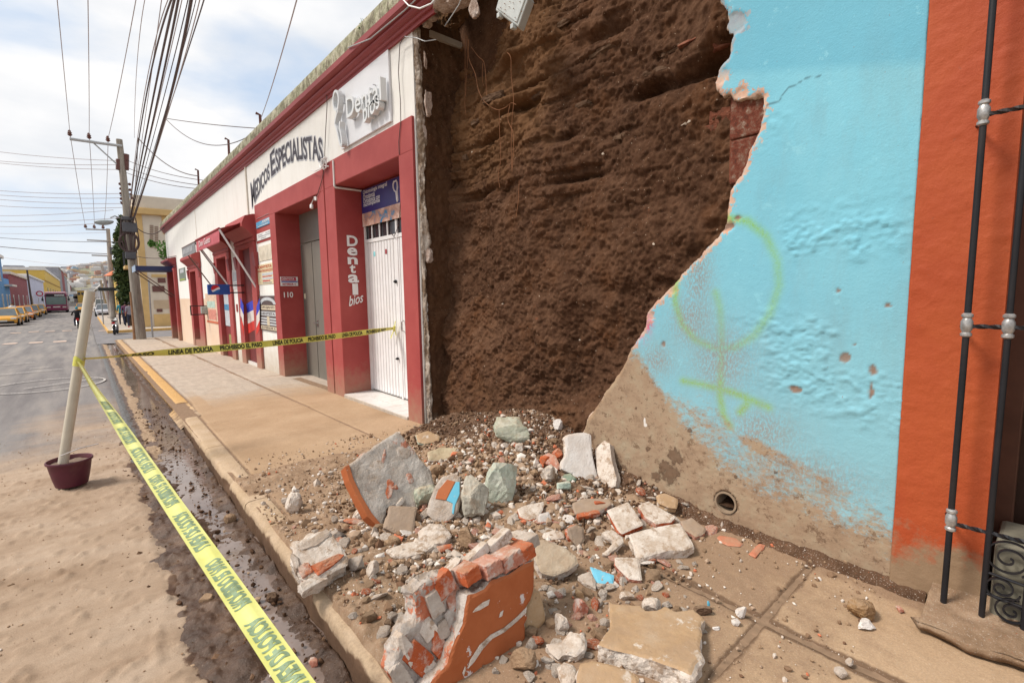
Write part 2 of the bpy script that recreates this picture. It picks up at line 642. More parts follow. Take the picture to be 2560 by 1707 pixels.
def mat_loose():
 M_ = Mat('loose_earth', 0.95, 0.15)
 a = M_.noise(7, 8, 0.7)
 dark = M_.attr('dark')
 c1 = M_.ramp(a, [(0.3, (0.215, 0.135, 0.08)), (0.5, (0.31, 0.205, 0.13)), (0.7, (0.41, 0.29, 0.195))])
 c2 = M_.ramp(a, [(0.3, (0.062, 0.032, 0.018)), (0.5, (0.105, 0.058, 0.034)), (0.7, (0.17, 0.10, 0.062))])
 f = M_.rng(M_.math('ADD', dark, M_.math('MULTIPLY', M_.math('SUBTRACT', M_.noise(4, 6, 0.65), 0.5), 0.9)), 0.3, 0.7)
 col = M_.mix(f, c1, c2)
 sp = M_.ramp(M_.noise(150, 2, 0.5), [(0.62, 0.0), (0.68, 1.0)])
 col = M_.mix(M_.math('MULTIPLY', sp, 0.6), col, (0.50, 0.42, 0.35))
 sp2 = M_.ramp(M_.noise(95, 2, 0.5, vec=M_.map(loc=(5, 2, 1))), [(0.68, 0.0), (0.73, 1.0)])
 col = M_.mix(M_.math('MULTIPLY', sp2, 0.6), col, (0.36, 0.12, 0.06))
 M_.color(col)
 M_.bump(M_.noise(90, 6, 0.75), 0.8, 0.012)
 return M_.m
m_side, m_road, m_mud, m_loose = mat_sidewalk(), mat_road(), mat_mud(), mat_loose()
wm = Mat('muddy_water', 0.045, 0.6)
wm.color(wm.ramp(wm.noise(4, 4), [(0.35, (0.16, 0.115, 0.095)), (0.65, (0.23, 0.175, 0.15))]))
wm.bump(wm.noise(18, 3, 0.5), 0.08, 0.01)
m_water = wm.m
gx = np.concatenate([-np.geomspace(3000, 30, 14), [-20, -9, 0, 9, 20], np.geomspace(30, 3000, 14)])
gy = np.concatenate([[-2500, -800, -200, -60, -20, 0], [5, 20, 35, 60, 100, 150], np.geomspace(190, 3200, 22)])
X, Y = np.meshgrid(gx, gy, indexing='ij')
Z = zsn(Y) - 0.30
V = P3(X, Y, Z)
gm = Mat('dry_soil', 0.95, 0.1)
gm.color(gm.ramp(gm.noise(0.05, 6), [(0.3, (0.14, 0.12, 0.075)), (0.7, (0.27, 0.21, 0.14))]))
o = link('ground', np_mesh('ground', V, grid_faces(len(gx), len(gy)), [gm.m]))
tag(o, kind='structure')
rx = np.concatenate([np.linspace(-6.25, -3, 14)[:-1], np.linspace(-3, -1.2, 36)[:-1], np.linspace(-1.2, 0.36, 98)])
ry = [-6, -3, -1, 0.2]
y_ = 1.0
while y_ < 420:
 ry.append(y_)
 y_ += max(0.012, 0.0055 * y_)
ry = np.array(ry)
X, Y = np.meshgrid(rx, ry, indexing='ij')
p = P3(X, Y, 0 * X)
crown = 0.03 * np.exp(-((X + 2.7) / 2.4) ** 2) - 0.02
dusty = sstep(9.5, 5.5, Y + 1.1 * fbm(p, 0.8, 4, seed=5).reshape(X.shape)) + 0.42 * sstep(17, 9, Y) * sstep(-1.6, -0.3, X)
clods = (np.maximum(0, fbm(p, 14, 4, 0.6, seed=11)) ** 1.5).reshape(X.shape) * 0.05 * np.clip(dusty, 0, 1) * sstep(14, 6, Y)
roll_ = fbm(p, 1.1, 3, seed=8).reshape(X.shape) * 0.008
fine = fbm(p, 38, 3, seed=9).reshape(X.shape) * 0.004 * sstep(12, 5, Y)
wetm = sstep(0.17, 0.30, X + 0.13 * fbm(p, 4, 4, seed=13).reshape(X.shape) - 0.03 * (5 - Y).clip(0, 5)) * sstep(12, 6, Y)
Zr = zsn(Y) - 0.15 + crown + clods + roll_ + fine - 0.035 * sstep(0.2, 0.36, X) + 0.012 * wetm * fbm(p, 11, 3, seed=2).reshape(X.shape)
me = np_mesh('road', P3(X, Y, Zr), grid_faces(len(rx), len(ry)), [m_road], attrs={'dust': np.clip(dusty, 0, 1), 'wet': wetm * 0.9})
tag(link('road', me), kind='structure')
cs = MB()
cs.add([(0.26, 28.6, zs(28.6) - .156), (34, 28.6, zs(28.6) - .156), (34, 38.6, zs(38.6) - .156), (0.26, 38.6, zs(38.6) - .156)], [(0, 1, 2, 3)])
cs.add([(-40, 28.0, zs(28) - .158), (-6.25, 28.0, zs(28) - .158), (-6.25, 38, zs(38) - .158), (-40, 38, zs(38) - .158)], [(0, 1, 2, 3)])
am = Mat('asphalt', 0.85, 0.3)
am.color(am.ramp(am.noise(2, 6), [(0.35, (0.15, 0.142, 0.147)), (0.65, (0.22, 0.205, 0.205))]))
tag(cs.build('side_street', am.m), kind='structure')
cs = MB()
cs.add([(0.26, 38.6, zs(38.6) - .157), (0.98, 38.6, zs(38.6) - .157), (0.98, 420, zs(150) - .157), (0.26, 420, zs(150) - .157)], [(0, 1, 2, 3)])
tag(cs.build('road_edge', am.m), kind='structure')
ux = np.concatenate([np.linspace(0.02, 0.19, 18), np.linspace(0.20, 0.99, 74)])
uy = [-6, -3, -1, 0.3]
y_ = 1.0
while y_ < 30:
 uy.append(y_)
 y_ += max(0.010, 0.0045 * y_)
uy = np.array(uy)
X, Y = np.meshgrid(ux, uy, indexing='ij')
p = P3(X, Y, 0 * X)
t = (X - 0.28) / (kerbx(Y) - 0.28)
n_low = fbm(p, 2.3, 4, seed=21).reshape(X.shape)
n_mid = fbm(p, 9, 4, 0.6, seed=22).reshape(X.shape)
n_hi = fbm(p, 34, 4, 0.6, seed=23).reshape(X.shape)
wd, wi = worley(P3(X, Y, 0 * X) * 17, 5)
lump = (np.clip(0.5 - wd, 0, 1) * (wi > 0.55)).reshape(X.shape)
chan = np.exp(-((t - 0.66 - 0.12 * n_low) / 0.26) ** 2)
near = sstep(11, 6, Y)
Zg = zsn(Y) - 0.165 - 0.05 * chan + near * (0.028 * n_low + 0.026 * n_mid + 0.010 * n_hi + 0.035 * lump) + (1 - near) * (0.010 * n_mid + 0.006 * n_hi)
Zg = Zg + near * (0.03 * fbm(p, 3.1, 5, 0.6, seed=27).reshape(X.shape) - 0.045 * sstep(0.34, 0.12, X)) - (1 - near) * 0.03 * sstep(0.34, 0.26, X)
Zg = np.where(t > 1.02, Zg - 0.05, Zg)
far = sstep(5.5, 7.5, Y)
t = np.maximum(t, -.3)
dry = np.exp(-((t - 0.36 - 0.05 * n_low) / 0.13) ** 2) * far + 0.35 * sstep(0.86, 0.98, t) * far + 0.25 * np.clip(n_mid, 0, 1)
asph = far * sstep(0.22, 0.10, t + 0.06 * n_mid) * 1.0
me = np_mesh('gutter', P3(X, Y, Zg), grid_faces(len(ux), len(uy)), [m_mud], attrs={'dry': np.clip(dry, 0, 1), 'asph': np.clip(asph, 0, 1)})
tag(link('gutter', me), kind='structure')
wx = np.linspace(0.28, 0.93, 8)
wy = np.linspace(0.5, 29, 120)
X, Y = np.meshgrid(wx, wy, indexing='ij')
me = np_mesh('water', P3(X, Y, zsn(Y) - 0.192 + 0 * X), grid_faces(8, 120), [m_water])
tag(link('water', me), kind='structure')
pave = MB()
for a, b in zip([-6, -1, 5, 12, 20], [-1, 5, 12, 20, 28.3]):
 pave.add([(0.84 + .02, a, zs(a) - .009), (3.2, a, zs(a) - .009), (3.2, b, zs(b) - .009), (0.86, b, zs(b) - .009)], [(0, 1, 2, 3)])
bedm = flat('joint_dirt', (0.23, 0.15, 0.095), 0.95, 0.2, 20, world=True)
sidewalk = pave.build('sidewalk', bedm)
tag(sidewalk, kind='structure')
BREAKS = [-6, -3.4, -1.25, 0.85, 3.1, 7.18, 8.75, 10.9, 13.1, 15.3, 17.5, 19.7, 21.9, 24.1, 26.2, 28.3]
def slab(x0, x1, y0, y1, first=False):
 g = 0.0045
 ym = max(0.8, (y0 + y1) / 2)
 st = 0.016 if ym < 6 else 0.004 * ym
 xs = np.linspace(x0 + g, x1 - g, max(4, int((x1 - x0) / max(st, 0.014))))
 ys = np.linspace(y0 + g, y1 - g, max(4, int((y1 - y0) / st)))
 X, Y = np.meshgrid(xs, ys, indexing='ij')
 if first:    # slab edge follows the kerb line
  k = kerbx(Y) + 0.185
  X = k + (X - xs[0]) / (xs[-1] - xs[0]) * (xs[-1] - k)
 p = P3(X, Y, 0 * X)
 sh = X.shape
 ed = np.minimum(np.minimum(X - X[0], X[-1] - X), np.minimum(Y - y0 - g, y1 - g - Y))
 Z = zsn(Y) + 0.006 * fbm(p, 1.3, 3, seed=31).reshape(sh) + 0.0025 * fbm(p, 22, 3, seed=32).reshape(sh)
 Z = Z - 0.012 * sstep(0.02, 0.0, ed + 0.006 * fbm(p, 30, 2, seed=4).reshape(sh))
 near_ = sstep(5.2, 4.2, Y)
 Z = Z + near_ * 0.006 * np.maximum(0, fbm(p, 30, 3, seed=33)).reshape(sh)
 if x0 > 2 and y0 > 20:
  pass
 dust = np.clip(1.25 * sstep(10.5, 7.0, Y) * (0.75 + 0.25 * sstep(7.3, 7.1, Y)) + 0.15 + 0.35 * (X < 1.3) * sstep(12, 8, Y), 0, 1)
 n = fbm(p, 1.5, 4, seed=34).reshape(sh)
 wet = 0.62 * sstep(5.2, 4.3, Y + 0.4 * n) * sstep(0.2, 1.5, Y + 0.4 * n) * 1.0 + 0.25 * sstep(3.1, 1.5, Y)
 wet = np.maximum(wet, 0.9 * sstep(2.85, 3.05, X) * sstep(5.2, 4.5, Y))
 wet = np.maximum(wet, 0.85 * sstep(0.055, 0.0, np.abs(X - 2.36) + 0.03 * n) * sstep(1.6, 0.9, Y) )
 crumb = sstep(6.5, 4.4, Y)
 jn = sstep(0.07, 0.012, np.minimum(np.abs(X - 2.34), np.abs(Y - .85) + .02) + .035 * fbm(p, 5, 4, seed=35).reshape(sh)) * sstep(2.2, 1.3, Y)
 Z = Z - .006 * jn
 V = P3(X, Y, Z)
 F = grid_faces(len(xs), len(ys))
 nu, nv = sh
 ring = [i * nv for i in range(nu)] + [(nu - 1) * nv + j for j in range(1, nv)] + [i * nv + nv - 1 for i in range(nu - 2, -1, -1)] + [j for j in range(nv - 2, 0, -1)]
 b = len(V)
 low = V[ring].copy()
 low[:, 2] -= 0.09
 V = np.concatenate([V, low])
 n_ = len(ring)
 k = np.arange(n_)
 ring = np.array(ring)
 S = np.stack([ring, b + k, b + (k + 1) % n_, ring[(k + 1) % n_]], 1)
 F = np.concatenate([F, S[:, ::-1]])
 at = {q: np.concatenate([np.clip(v, 0, 1).ravel(), np.clip(v, 0, 1).ravel()[ring]]) for q, v in (('dust', dust), ('wet', wet), ('crumb', crumb), ('jnt', jn))}
 o = link('slab', np_mesh('slab', V, F, [m_side], attrs=at))
 return shift(o, sidewalk)
for i in range(len(BREAKS) - 1):
 y0, y1 = BREAKS[i], BREAKS[i + 1]
 slab(1.0, 2.34, y0, y1, True)
 slab(2.34, 3.16 if y1 < 5.2 else 3.06, y0, y1)
km = Mat('kerb_paint', 0.85, 0.25)
ka = km.noise(3, 6, 0.65)
kc = km.ramp(ka, [(0.35, (0.40, 0.285, 0.175)), (0.65, (0.47, 0.35, 0.24))])
ky = km.ramp(km.noise(25, 5, 0.7), [(0.35, (0.46, 0.26, 0.09)), (0.6, (0.60, 0.36, 0.13))])
yel = km.math('MULTIPLY', km.rng(km.math('ADD', km.xyz(1), km.math('MULTIPLY', ka, 1.2)), 8.8, 10.0, 0.0, 1), 0.9)
far_f = km.rng(km.xyz(1), 14, 22, 1.0, 0.35)
kcol = km.mix(km.math('MULTIPLY', yel, far_f), kc, ky)
kcol = km.mix(km.rng(km.math('ADD', km.attr('mud'), km.math('MULTIPLY', km.math('SUBTRACT', km.noise(9, 7, 0.7), 0.5), 1.2)), 0.35, 0.65), kcol, (0.13, 0.074, 0.043))
kcol = km.mix(1.0, kcol, km.rng(km.noise(70, 4, 0.7), 0.3, 0.7, 0.82, 1.14), 'MULTIPLY')
km.color(kcol)
km.bump(km.noise(60, 6, 0.7), 0.5, 0.008)
m_kerb = km.m
def kerb(y0, y1):
 w_, hgt = 0.18, 0.17
 n = max(6, int((y1 - y0) / (0.014 if y0 < 6 else 0.05)))
 ys = np.linspace(y0 + 0.006, y1 - 0.006, n)
 prof = [(0.012, -0.30), (0.01, -0.22), (0.008, -0.17), (0.004, -0.13), (0.0, -0.09), (-0.002, -0.06), (0.0, -0.035), (0.006, -0.016), (0.02, -0.004), (0.04, 0.0), (0.07, 0.001), (0.10, 0.001), (0.13, 0.0), (0.16, 0.0), (0.172, -0.004), (0.178, -0.03)]
 U = np.array(prof)
 X = kerbx(ys)[:, None] + U[None, :, 0]
 Y = np.repeat(ys[:, None], len(U), 1)
 Z = zsn(ys)[:, None] + U[None, :, 1]
 p = P3(X, Y, Z)
 sh = X.shape
 nn = fbm(p, 5, 4, 0.6, seed=41).reshape(sh)
 nf = fbm(p, 26, 4, 0.6, seed=42).reshape(sh)
 amp = np.interp(Y, [1, 5, 9, 30], [1, 0.9, 0.5, 0.35])
 front = (U[None, :, 0] < 0.03) & (U[None, :, 1] < 0)
 chip = np.maximum(0, fbm(p, 3.3, 3, seed=44).reshape(sh) - 0.25) * 0.10 * (U[None, :, 0] < 0.06)
 X = X + np.where(front, amp * (0.014 * nn + 0.007 * nf), 0) + chip * amp
 Z = Z + amp * (0.004 * nn + 0.003 * nf) * (U[None, :, 0] >= 0.02) - chip * 0.5 * amp
 mud = np.clip(sstep(-0.03, -0.10, U[None, :, 1] + 0.06 * nn) * (Y < 40) * np.interp(Y, [1, 6, 9, 12], [1, 1, .6, .4]) + 0.28 * sstep(5.4, 4.2, Y), 0, 1)
 V = P3(X, Y, Z)
 F = grid_faces(n, len(U))
 caps = [list(range(len(U))), list(range((n - 1) * len(U), n * len(U)))]
 me = np_mesh('kerb', V, F, [m_kerb], attrs={'mud': mud})
 o = shift(link('kerb', me), sidewalk)
 c = MB()
 for ci, rev in ((0, False), (n - 1, True)):
  pts = [tuple(V[ci * len(U) + k]) for k in range(len(U))] + [(V[ci * len(U) + len(U) - 1][0], ys[ci], -0.30 + zs(ys[ci]))]
  c.add(pts, [tuple(range(len(pts))) if not rev else tuple(reversed(range(len(pts))))])
 ce = c.build('kerb_end', m_kerb, o)
 ce.location = -wloc(o)
 for v in ce.data.vertices:
  v.co += wloc(o)
 return o
for a, b in zip([-6, -2.6, -0.2, 1.65, 4.1, 5.95], [-2.6, -0.2, 1.65, 4.1, 5.95, 7.78]):
 kerb(a, b)
for a, b in zip([9.05, 12, 15, 18, 21, 24.5], [12, 15, 18, 21, 24.5, 28.3]):
 kerb(a, b)
q = np.linspace(7.78, 9.05, 26)
u = np.linspace(0, 1, 14)
Yq, Uq = np.meshgrid(q, u, indexing='ij')
Xq = 0.84 + 0.25 * Uq
Zq = zsn(Yq) - 0.15 * (1 - Uq) ** 1.3
pq = P3(Xq, Yq, 0 * Yq)
Zq = Zq + 0.012 * fbm(pq, 8, 4, seed=6).reshape(Zq.shape)
me = np_mesh('dropped_kerb', P3(Xq, Yq, Zq), grid_faces(26, 14), [m_kerb], attrs={'mud': 0.45 + 0 * Zq})
shift(link('dropped_kerb', me), sidewalk)
e = MB()
e.box(0.93, 6.0, 28.3, 28.5, zs(28.3) - 0.4, zs(28.3) - 0.001)
shift(e.build('kerb', m_kerb, None), sidewalk)
lp = MB()
for a, b in zip([-6, 12, 24, 38, 60, 100], [12, 24, 28, 60, 100, 420]):
 lp.add([(-9.6, a, zs(a)), (-6.25, a, zs(a)), (-6.25, b, zs(b)), (-9.6, b, zs(b)), (-6.25, a, zs(a) - .3), (-6.25, b, zs(b) - .3)], [(0, 1, 2, 3), (1, 4, 5, 2)])
cm = flat('far_concrete', (0.40, 0.35, 0.30), 0.9, 0.15, 1.5, world=True)
tag(lp.build('far_sidewalk', cm), kind='structure')
lp = MB()
for a, b in zip([38.6, 60, 100], [60, 100, 420]):
 lp.add([(0.98, a, zs(a)), (5.2, a, zs(a)), (5.2, b, zs(b)), (0.98, b, zs(b)), (0.98, a, zs(a) - .3), (0.98, b, zs(b) - .3)], [(0, 1, 2, 3), (0, 3, 5, 4)])
lp.add([(0.98, 38.6, zs(38.6)), (16, 38.6, zs(38.6)), (16, 38.6, -.8), (.98, 38.6, -.8)], [(0, 3, 2, 1)])
lp.add([(5.2, 38.6, zs(38.6)), (16, 38.6, zs(38.6)), (16, 41, zs(41)), (5.2, 41, zs(41))], [(0, 1, 2, 3)])
tag(lp.build('corner_sidewalk', cm), kind='structure')
ylw = flat('yellow_kerb_paint', (0.60, 0.36, 0.12), 0.8, 0.2, 3, world=True)
lp = MB()
lp.box(0.90, 0.975, 38.54, 70, -0.9, zs(50) + .01)
lp.box(0.90, 16, 38.46, 38.595, zs(38.6) - .2, zs(38.6) + .004)
tag(lp.build('painted_kerb_line', ylw), kind='structure')
pm = Mat('worn_road_paint', 0.8, 0.2)
pm.color(pm.ramp(pm.noise(3, 7, 0.75), [(0.36, (0.24, 0.21, 0.20)), (0.5, (0.56, 0.42, 0.34))]))
for (px, py) in [(40, 833), (85, 830), (125, 829), (168, 827), (258, 826), (305, 826), (25, 860), (90, 857), (150, 854)]:
 c = onstreet(px, py, -0.15)
 for i_, x_ in enumerate([c.x]):
  b = MB()
  zz = zs(c.y) - 0.150 + 0.03 * math.exp(-((x_ + 2.7) / 2.4) ** 2)
  b.add([(x_ - .24, c.y - .55, zz), (x_ + .24, c.y - .55, zz), (x_ + .24, c.y + .55, zz - .0132), (x_ - .24, c.y + .55, zz - .0132)], [(0, 1, 2, 3)])
  tag(b.build('crossing_mark', pm.m), kind='structure')
cp = Mat('white_spray_on_asphalt', 0.8, 0.2)
cp.color(cp.ramp(cp.noise(30, 5, 0.7), [(0.38, (0.22, 0.20, 0.19)), (0.55, (0.55, 0.52, 0.49))]))
cx0, cy0 = -0.75, 14.5
ring = MB()
for k in range(40):
 a0, a1 = 2 * math.pi * k / 40, 2 * math.pi * (k + 1) / 40
 q = []
 for a_, r_ in ((a0, 1.0), (a1, 1.0), (a1, .955), (a0, .955)):
  x_, y__ = cx0 + 0.98 * r_ * math.cos(a_), cy0 + 1.1 * r_ * math.sin(a_)
  q.append((x_, y__, zs(y__) - .150 + .03 * math.exp(-((x_ + 2.7) / 2.4) ** 2) + 0.004))
 ring.add(q, [(0, 1, 2, 3)])
for (xa, ya, xb, yb) in ((-1.1, 14.1, 0.1, 14.75), (-2.6, 17.5, -0.6, 17.7), (-2.3, 20.4, -1.3, 20.6), (-1.3, 18.7, -0.9, 18.8)):
 zz = zs(ya) - .150 + .03 * math.exp(-((xa + 2.7) / 2.4) ** 2) + .006
 ring.add([(xa, ya, zz), (xb, yb, zz - .0), (xb, yb + .05, zz - .0), (xa, ya + .05, zz)], [(0, 1, 2, 3)])
tag(ring.build('white_loop_mark', cp.m), kind='structure')
hx = np.linspace(0.82, 3.62, 240)
hy = np.linspace(0.35, 5.35, 430)
X, Y = np.meshgrid(hx, hy, indexing='ij')
p = P3(X, Y, 0 * X)
H = heap_h(X, Y)
th = sstep(-0.01, 0.05, H)
wd, wi = worley(p * 21, 8)
lump = (np.clip(0.55 - wd, 0, 1) * (wi > 0.45) * (0.4 + wi)).reshape(X.shape)
wd2, wi2 = worley(p * 9 + 4, 18)
lump2 = (np.clip(0.55 - wd2, 0, 1) * (wi2 > 0.6)).reshape(X.shape)
Hd = H + th * (0.030 * lump + 0.055 * lump2 + 0.022 * fbm(p, 7, 4, 0.6, seed=51).reshape(X.shape) + 0.008 * fbm(p, 30, 3, 0.6, seed=52).reshape(X.shape)) + 0.006 * fbm(p, 24, 3, seed=53).reshape(X.shape)
Hd = np.where(X < kerbx(Y) + 0.05, -0.03, Hd)
Z = zsn(Y) + Hd
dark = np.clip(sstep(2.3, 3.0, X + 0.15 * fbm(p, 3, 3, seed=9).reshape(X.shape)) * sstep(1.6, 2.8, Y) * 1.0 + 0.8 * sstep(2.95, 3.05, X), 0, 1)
F = grid_faces(240, 430)
keep = (Hd.reshape(-1)[F] > -0.012).any(1)
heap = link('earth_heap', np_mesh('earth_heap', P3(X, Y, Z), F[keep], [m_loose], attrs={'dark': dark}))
tag(heap, 'heap of loose brown earth fallen against the foot of the broken wall', 'earth', kind='stuff')
pw = Mat('white_limewash', 0.88, 0.2)
pa = pw.noise(1.1, 6, 0.6)
pst = pw.noise(5, 6, 0.65, vec=pw.map((1, 1, 0.18)))
pc = pw.ramp(pst, [(0.25, (0.70, 0.68, 0.64)), (0.5, (0.76, 0.745, 0.71)), (0.75, (0.78, 0.77, 0.74))])
grime = pw.math('MULTIPLY', pw.rng(pw.math('SUBTRACT', pw.xyz(2), pw.math('MULTIPLY', pw.noise(6, 6, 0.7), 0.9)), -0.5, 0.35, 1, 0), 0.7)
pc = pw.mix(grime, pc, (0.40, 0.32, 0.23))
dado = pw.math('MULTIPLY', pw.math('GREATER_THAN', pw.xyz(1), 16.9), pw.math('LESS_THAN', pw.xyz(2), 1.55))
pc = pw.mix(dado, pc, pw.mix(pw.rng(pa, .35, .65), (0.66, 0.49, 0.36), (0.70, 0.55, 0.43)))
pc = pw.mix(pw.math('MULTIPLY', pw.ramp(pw.noise(17, 5, 0.7), [(0.66, 0.0), (0.72, 1.0)]), 0.35), pc, (0.45, 0.40, 0.34))
pw.color(pc)
pw.bump(pw.noise(2.5, 4, 0.5), 0.35, 0.03)
pw.bump(pw.noise(60, 5, 0.6), 0.25, 0.004)
m_white = pw.m
rr = Mat('brick_red_paint', 0.62, 0.35)
ra = rr.noise(2.2, 5, 0.6)
rc = rr.ramp(ra, [(0.3, (0.30, 0.044, 0.042)), (0.7, (0.37, 0.068, 0.062))])
rc = rr.mix(rr.rng(rr.math('SUBTRACT', rr.xyz(2), rr.math('MULTIPLY', rr.noise(9, 6, 0.7), 0.8)), -0.45, 0.1, 0.85, 0), rc, (0.33, 0.20, 0.135))
rc = rr.mix(rr.math('MULTIPLY', rr.ramp(rr.noise(26, 6, 0.75), [(0.67, 0.0), (0.71, 1.0)]), 0.55), rc, (0.58, 0.36, 0.32))
rr.color(rc)
rr.bump(rr.noise(45, 5, 0.6), 0.2, 0.004)
m_red = rr.m
rd = Mat('dark_red_cornice_paint', 0.5, 0.4)  # same red as the trim, deepened so the colour carries the cornice's shade
rd.color(rd.ramp(rd.noise(3, 6, 0.65, vec=rd.map((1, .3, 1))), [(0.3, (0.215, 0.030, 0.032)), (0.7, (0.30, 0.050, 0.050))]))
rd.bump(rd.noise(30, 5, 0.6), 0.15, 0.004)
m_shade_red = rd.m
den = thing('shop_building', 'long low white shop building with red door frames and a shade-darkened red cornice', 'building', (DEN_X, 5.07, 0))
TOP = 4.57
OPEN = [('A', 5.43, 7.45, 3.27), ('B', 8.19, 10.55, 3.26), ('C', 12.60, 13.62, 2.75), ('D', 15.17, 16.38, 2.70), ('E', 20.13, 21.31, 2.52), ('F', 25.1, 26.9, 2.75)]
wmb = MB()
yy = 5.07
for nme, a, b, zt in OPEN:
 wmb.box(DEN_X, DEN_X + .45, yy, a, zs(a) - .25, TOP)
 wmb.box(DEN_X, DEN_X + .45, a, b, zt, TOP)
 yy = b
wmb.box(DEN_X, DEN_X + .45, yy, 27.6, -.6, TOP)
wmb.box(DEN_X + .45, 16, 27.2, 27.6, -.6, TOP)          # side street wall
wmb.build('wall', m_white, den)
def frame(a, b, zt, wl, wr, ht, dep=0.035, sill=False):
 """raised red border: wl on the far (+y) side, wr on the near side"""
 m = MB()
 x0 = DEN_X - dep
 m.box(x0, DEN_X - .0005, a - wr, a, zs(a) - .2, zt)
 m.box(x0, DEN_X - .0005, b, b + wl, zs(b) - .2, zt)
 m.box(x0, DEN_X - .0005, a - wr, b + wl, zt, zt + ht)
 return m.build('door_frame', m_red, den, bev=.006)
frame(5.43, 7.45, 3.27, .395, .34, .38)
frame(8.19, 10.55, 3.26, .38, .30, .34)
frame(12.60, 13.62, 2.75, .42, .42, .10, .06)
frame(15.17, 16.38, 2.70, .40, .42, .10, .06)
frame(20.13, 21.31, 2.52, .42, .88, .10, .05)
frame(25.1, 26.9, 2.75, .3, .30, .10, .12)
for nme, a, b, zt in OPEN:
 m = MB()
 d = .44 if nme in 'AB' else .30
 m.box(DEN_X - .03, DEN_X + d, a - .01, a + .004, zs(a) - .15, zt - .004)
 m.box(DEN_X - .03, DEN_X + d, b - .004, b + .01, zs(b) - .15, zt - .004)
 m.box(DEN_X - .03, DEN_X + d, a + .004, b - .004, zt - .004, zt + .01)
 m.build('reveal', m_red, den)
def hood(a, b, z0, z1, out, drop=.22):
 m = MB()
 prof = [(0, z0), (-.05, z0), (-.07, z0 + .06), (-.05, z0 + .10), (-out * .55, z0 + .20), (-out, z0 + .30), (-out, z0 + .38), (-out * .75, z1 - .05), (-.04, z1), (0, z1)]
 m.prism([(DEN_X + x_, a, z_) for x_, z_ in prof], (0, b - a, 0))
 return m.build('door_hood', m_red if out < .3 else m_shade_red, den, bev=.006)
hood(12.15, 14.10, 2.86, 3.45, .28)
hood(14.72, 16.85, 2.81, 3.40, .28)
hood(19.20, 21.75, 2.63, 3.12, .26)
hood(24.8, 27.3, 2.86, 3.3, .30)
for yc in (12.2, 14.0, 14.85, 16.7, 19.35, 21.6):
 m = MB()
 m.prism([(DEN_X - .001, yc - .12, 2.2), (DEN_X - .07, yc - .12, 2.3), (DEN_X - .10, yc - .12, 2.6), (DEN_X - .001, yc - .12, 2.6)], (0, .24, 0))
 m.build('corbel', m_shade_red, den, bev=.01)
cprof = [(0, 4.56), (-.028, 4.56), (-.032, 4.60), (-.055, 4.605), (-.06, 4.615), (-.06, 4.64), (-.085, 4.65), (-.105, 4.675), (-.105, 4.70), (-.09, 4.715), (-.15, 4.735), (-.165, 4.745), (-.165, 4.82), (0.25, 4.825)]
ys = np.concatenate([np.linspace(4.56, 27.8, 110)])
U = np.array(cprof)
X = DEN_X + U[None, :, 0] + 0 * ys[:, None]
X[0] += 0.01
Y = np.repeat(ys[:, None], len(U), 1)
Z = U[None, :, 1] + 0 * ys[:, None]
pp = P3(X, Y, Z)
Z = Z + 0.007 * fbm(pp, 0.9, 3, seed=61).reshape(Z.shape)
X = X + 0.005 * fbm(pp, 1.3, 3, seed=62).reshape(Z.shape)
Y[0] += 0.05 * fbm(P3(X[0], Z[0] * 8, 0 * X[0]), 3, 3, seed=2)
V = P3(X, Y, Z)
F = grid_faces(len(ys), len(U))
me = np_mesh('cornice', V, F[:, ::-1], [m_shade_red], smooth=False)
cor = shift(link('cornice', me), den)
ec = MB()
ec.add([tuple(V[k]) for k in range(len(U))], [tuple(range(len(U)))])
m_bmort = Mat('broken_mortar', 0.95, 0.1)
m_bmort.color(m_bmort.ramp(m_bmort.noise(9, 7, 0.7), [(0.3, (0.22, 0.15, 0.105)), (0.5, (0.40, 0.30, 0.235)), (0.68, (0.58, 0.50, 0.43))]))
m_bmort.bump(m_bmort.noise(50, 6, 0.7), 0.9, 0.02)
m_brk = m_bmort.m
shift(ec.build('broken_end', m_brk), cor)
cp_ = Mat('mossy_parapet', 0.95, 0.1)
cpn = cp_.noise(7, 7, 0.7)
cpc = cp_.ramp(cpn, [(0.3, (0.13, 0.12, 0.085)), (0.48, (0.36, 0.35, 0.24)), (0.62, (0.56, 0.53, 0.41)), (0.75, (0.25, 0.20, 0.15))])
cpc = cp_.mix(cp_.ramp(cp_.noise(13, 5, 0.7, vec=cp_.map((1, 1, .3))), [(0.5, 0.0), (0.6, 0.8)]), cpc, (0.16, 0.13, 0.10))
cp_.color(cpc)
cp_.bump(cp_.noise(40, 6, 0.7), 0.9, 0.02)
ys = np.arange(4.4, 28, 0.035)
prof = np.array([(-.135, 4.815), (-.145, 4.89), (-.14, 4.96), (-.13, 5.03), (-.08, 5.09), (.03, 5.11), (.12, 5.11), (.22, 5.10), (.30, 4.9)])
X = DEN_X + prof[None, :, 0] + 0 * ys[:, None]
Y = np.repeat(ys[:, None], len(prof), 1)
Z = prof[None, :, 1] + 0 * ys[:, None]
pp = P3(X, Y, Z)
sh = X.shape
nn = fbm(pp, 3.2, 4, 0.6, seed=66).reshape(sh)
nf = fbm(pp, 14, 4, 0.6, seed=67).reshape(sh)
bl = np.abs(((ys / 0.42) % 1) - 0.5)[:, None]
X = X + 0.03 * nn + 0.018 * nf
Z = Z + np.where(prof[None, :, 1] > 4.83, 0.045 * nn + 0.02 * nf - 0.03 * sstep(0.42, 0.5, bl), 0)
me = np_mesh('coping', P3(X, Y, Z), grid_faces(len(ys), len(prof))[:, ::-1], [cp_.m])
shift(link('coping', me), den)
rf = MB()
rf.box(DEN_X + .2, 16, 5.0, 27.55, 4.55, 4.62)
rf.build('roof', cm, den)
sm = MB()
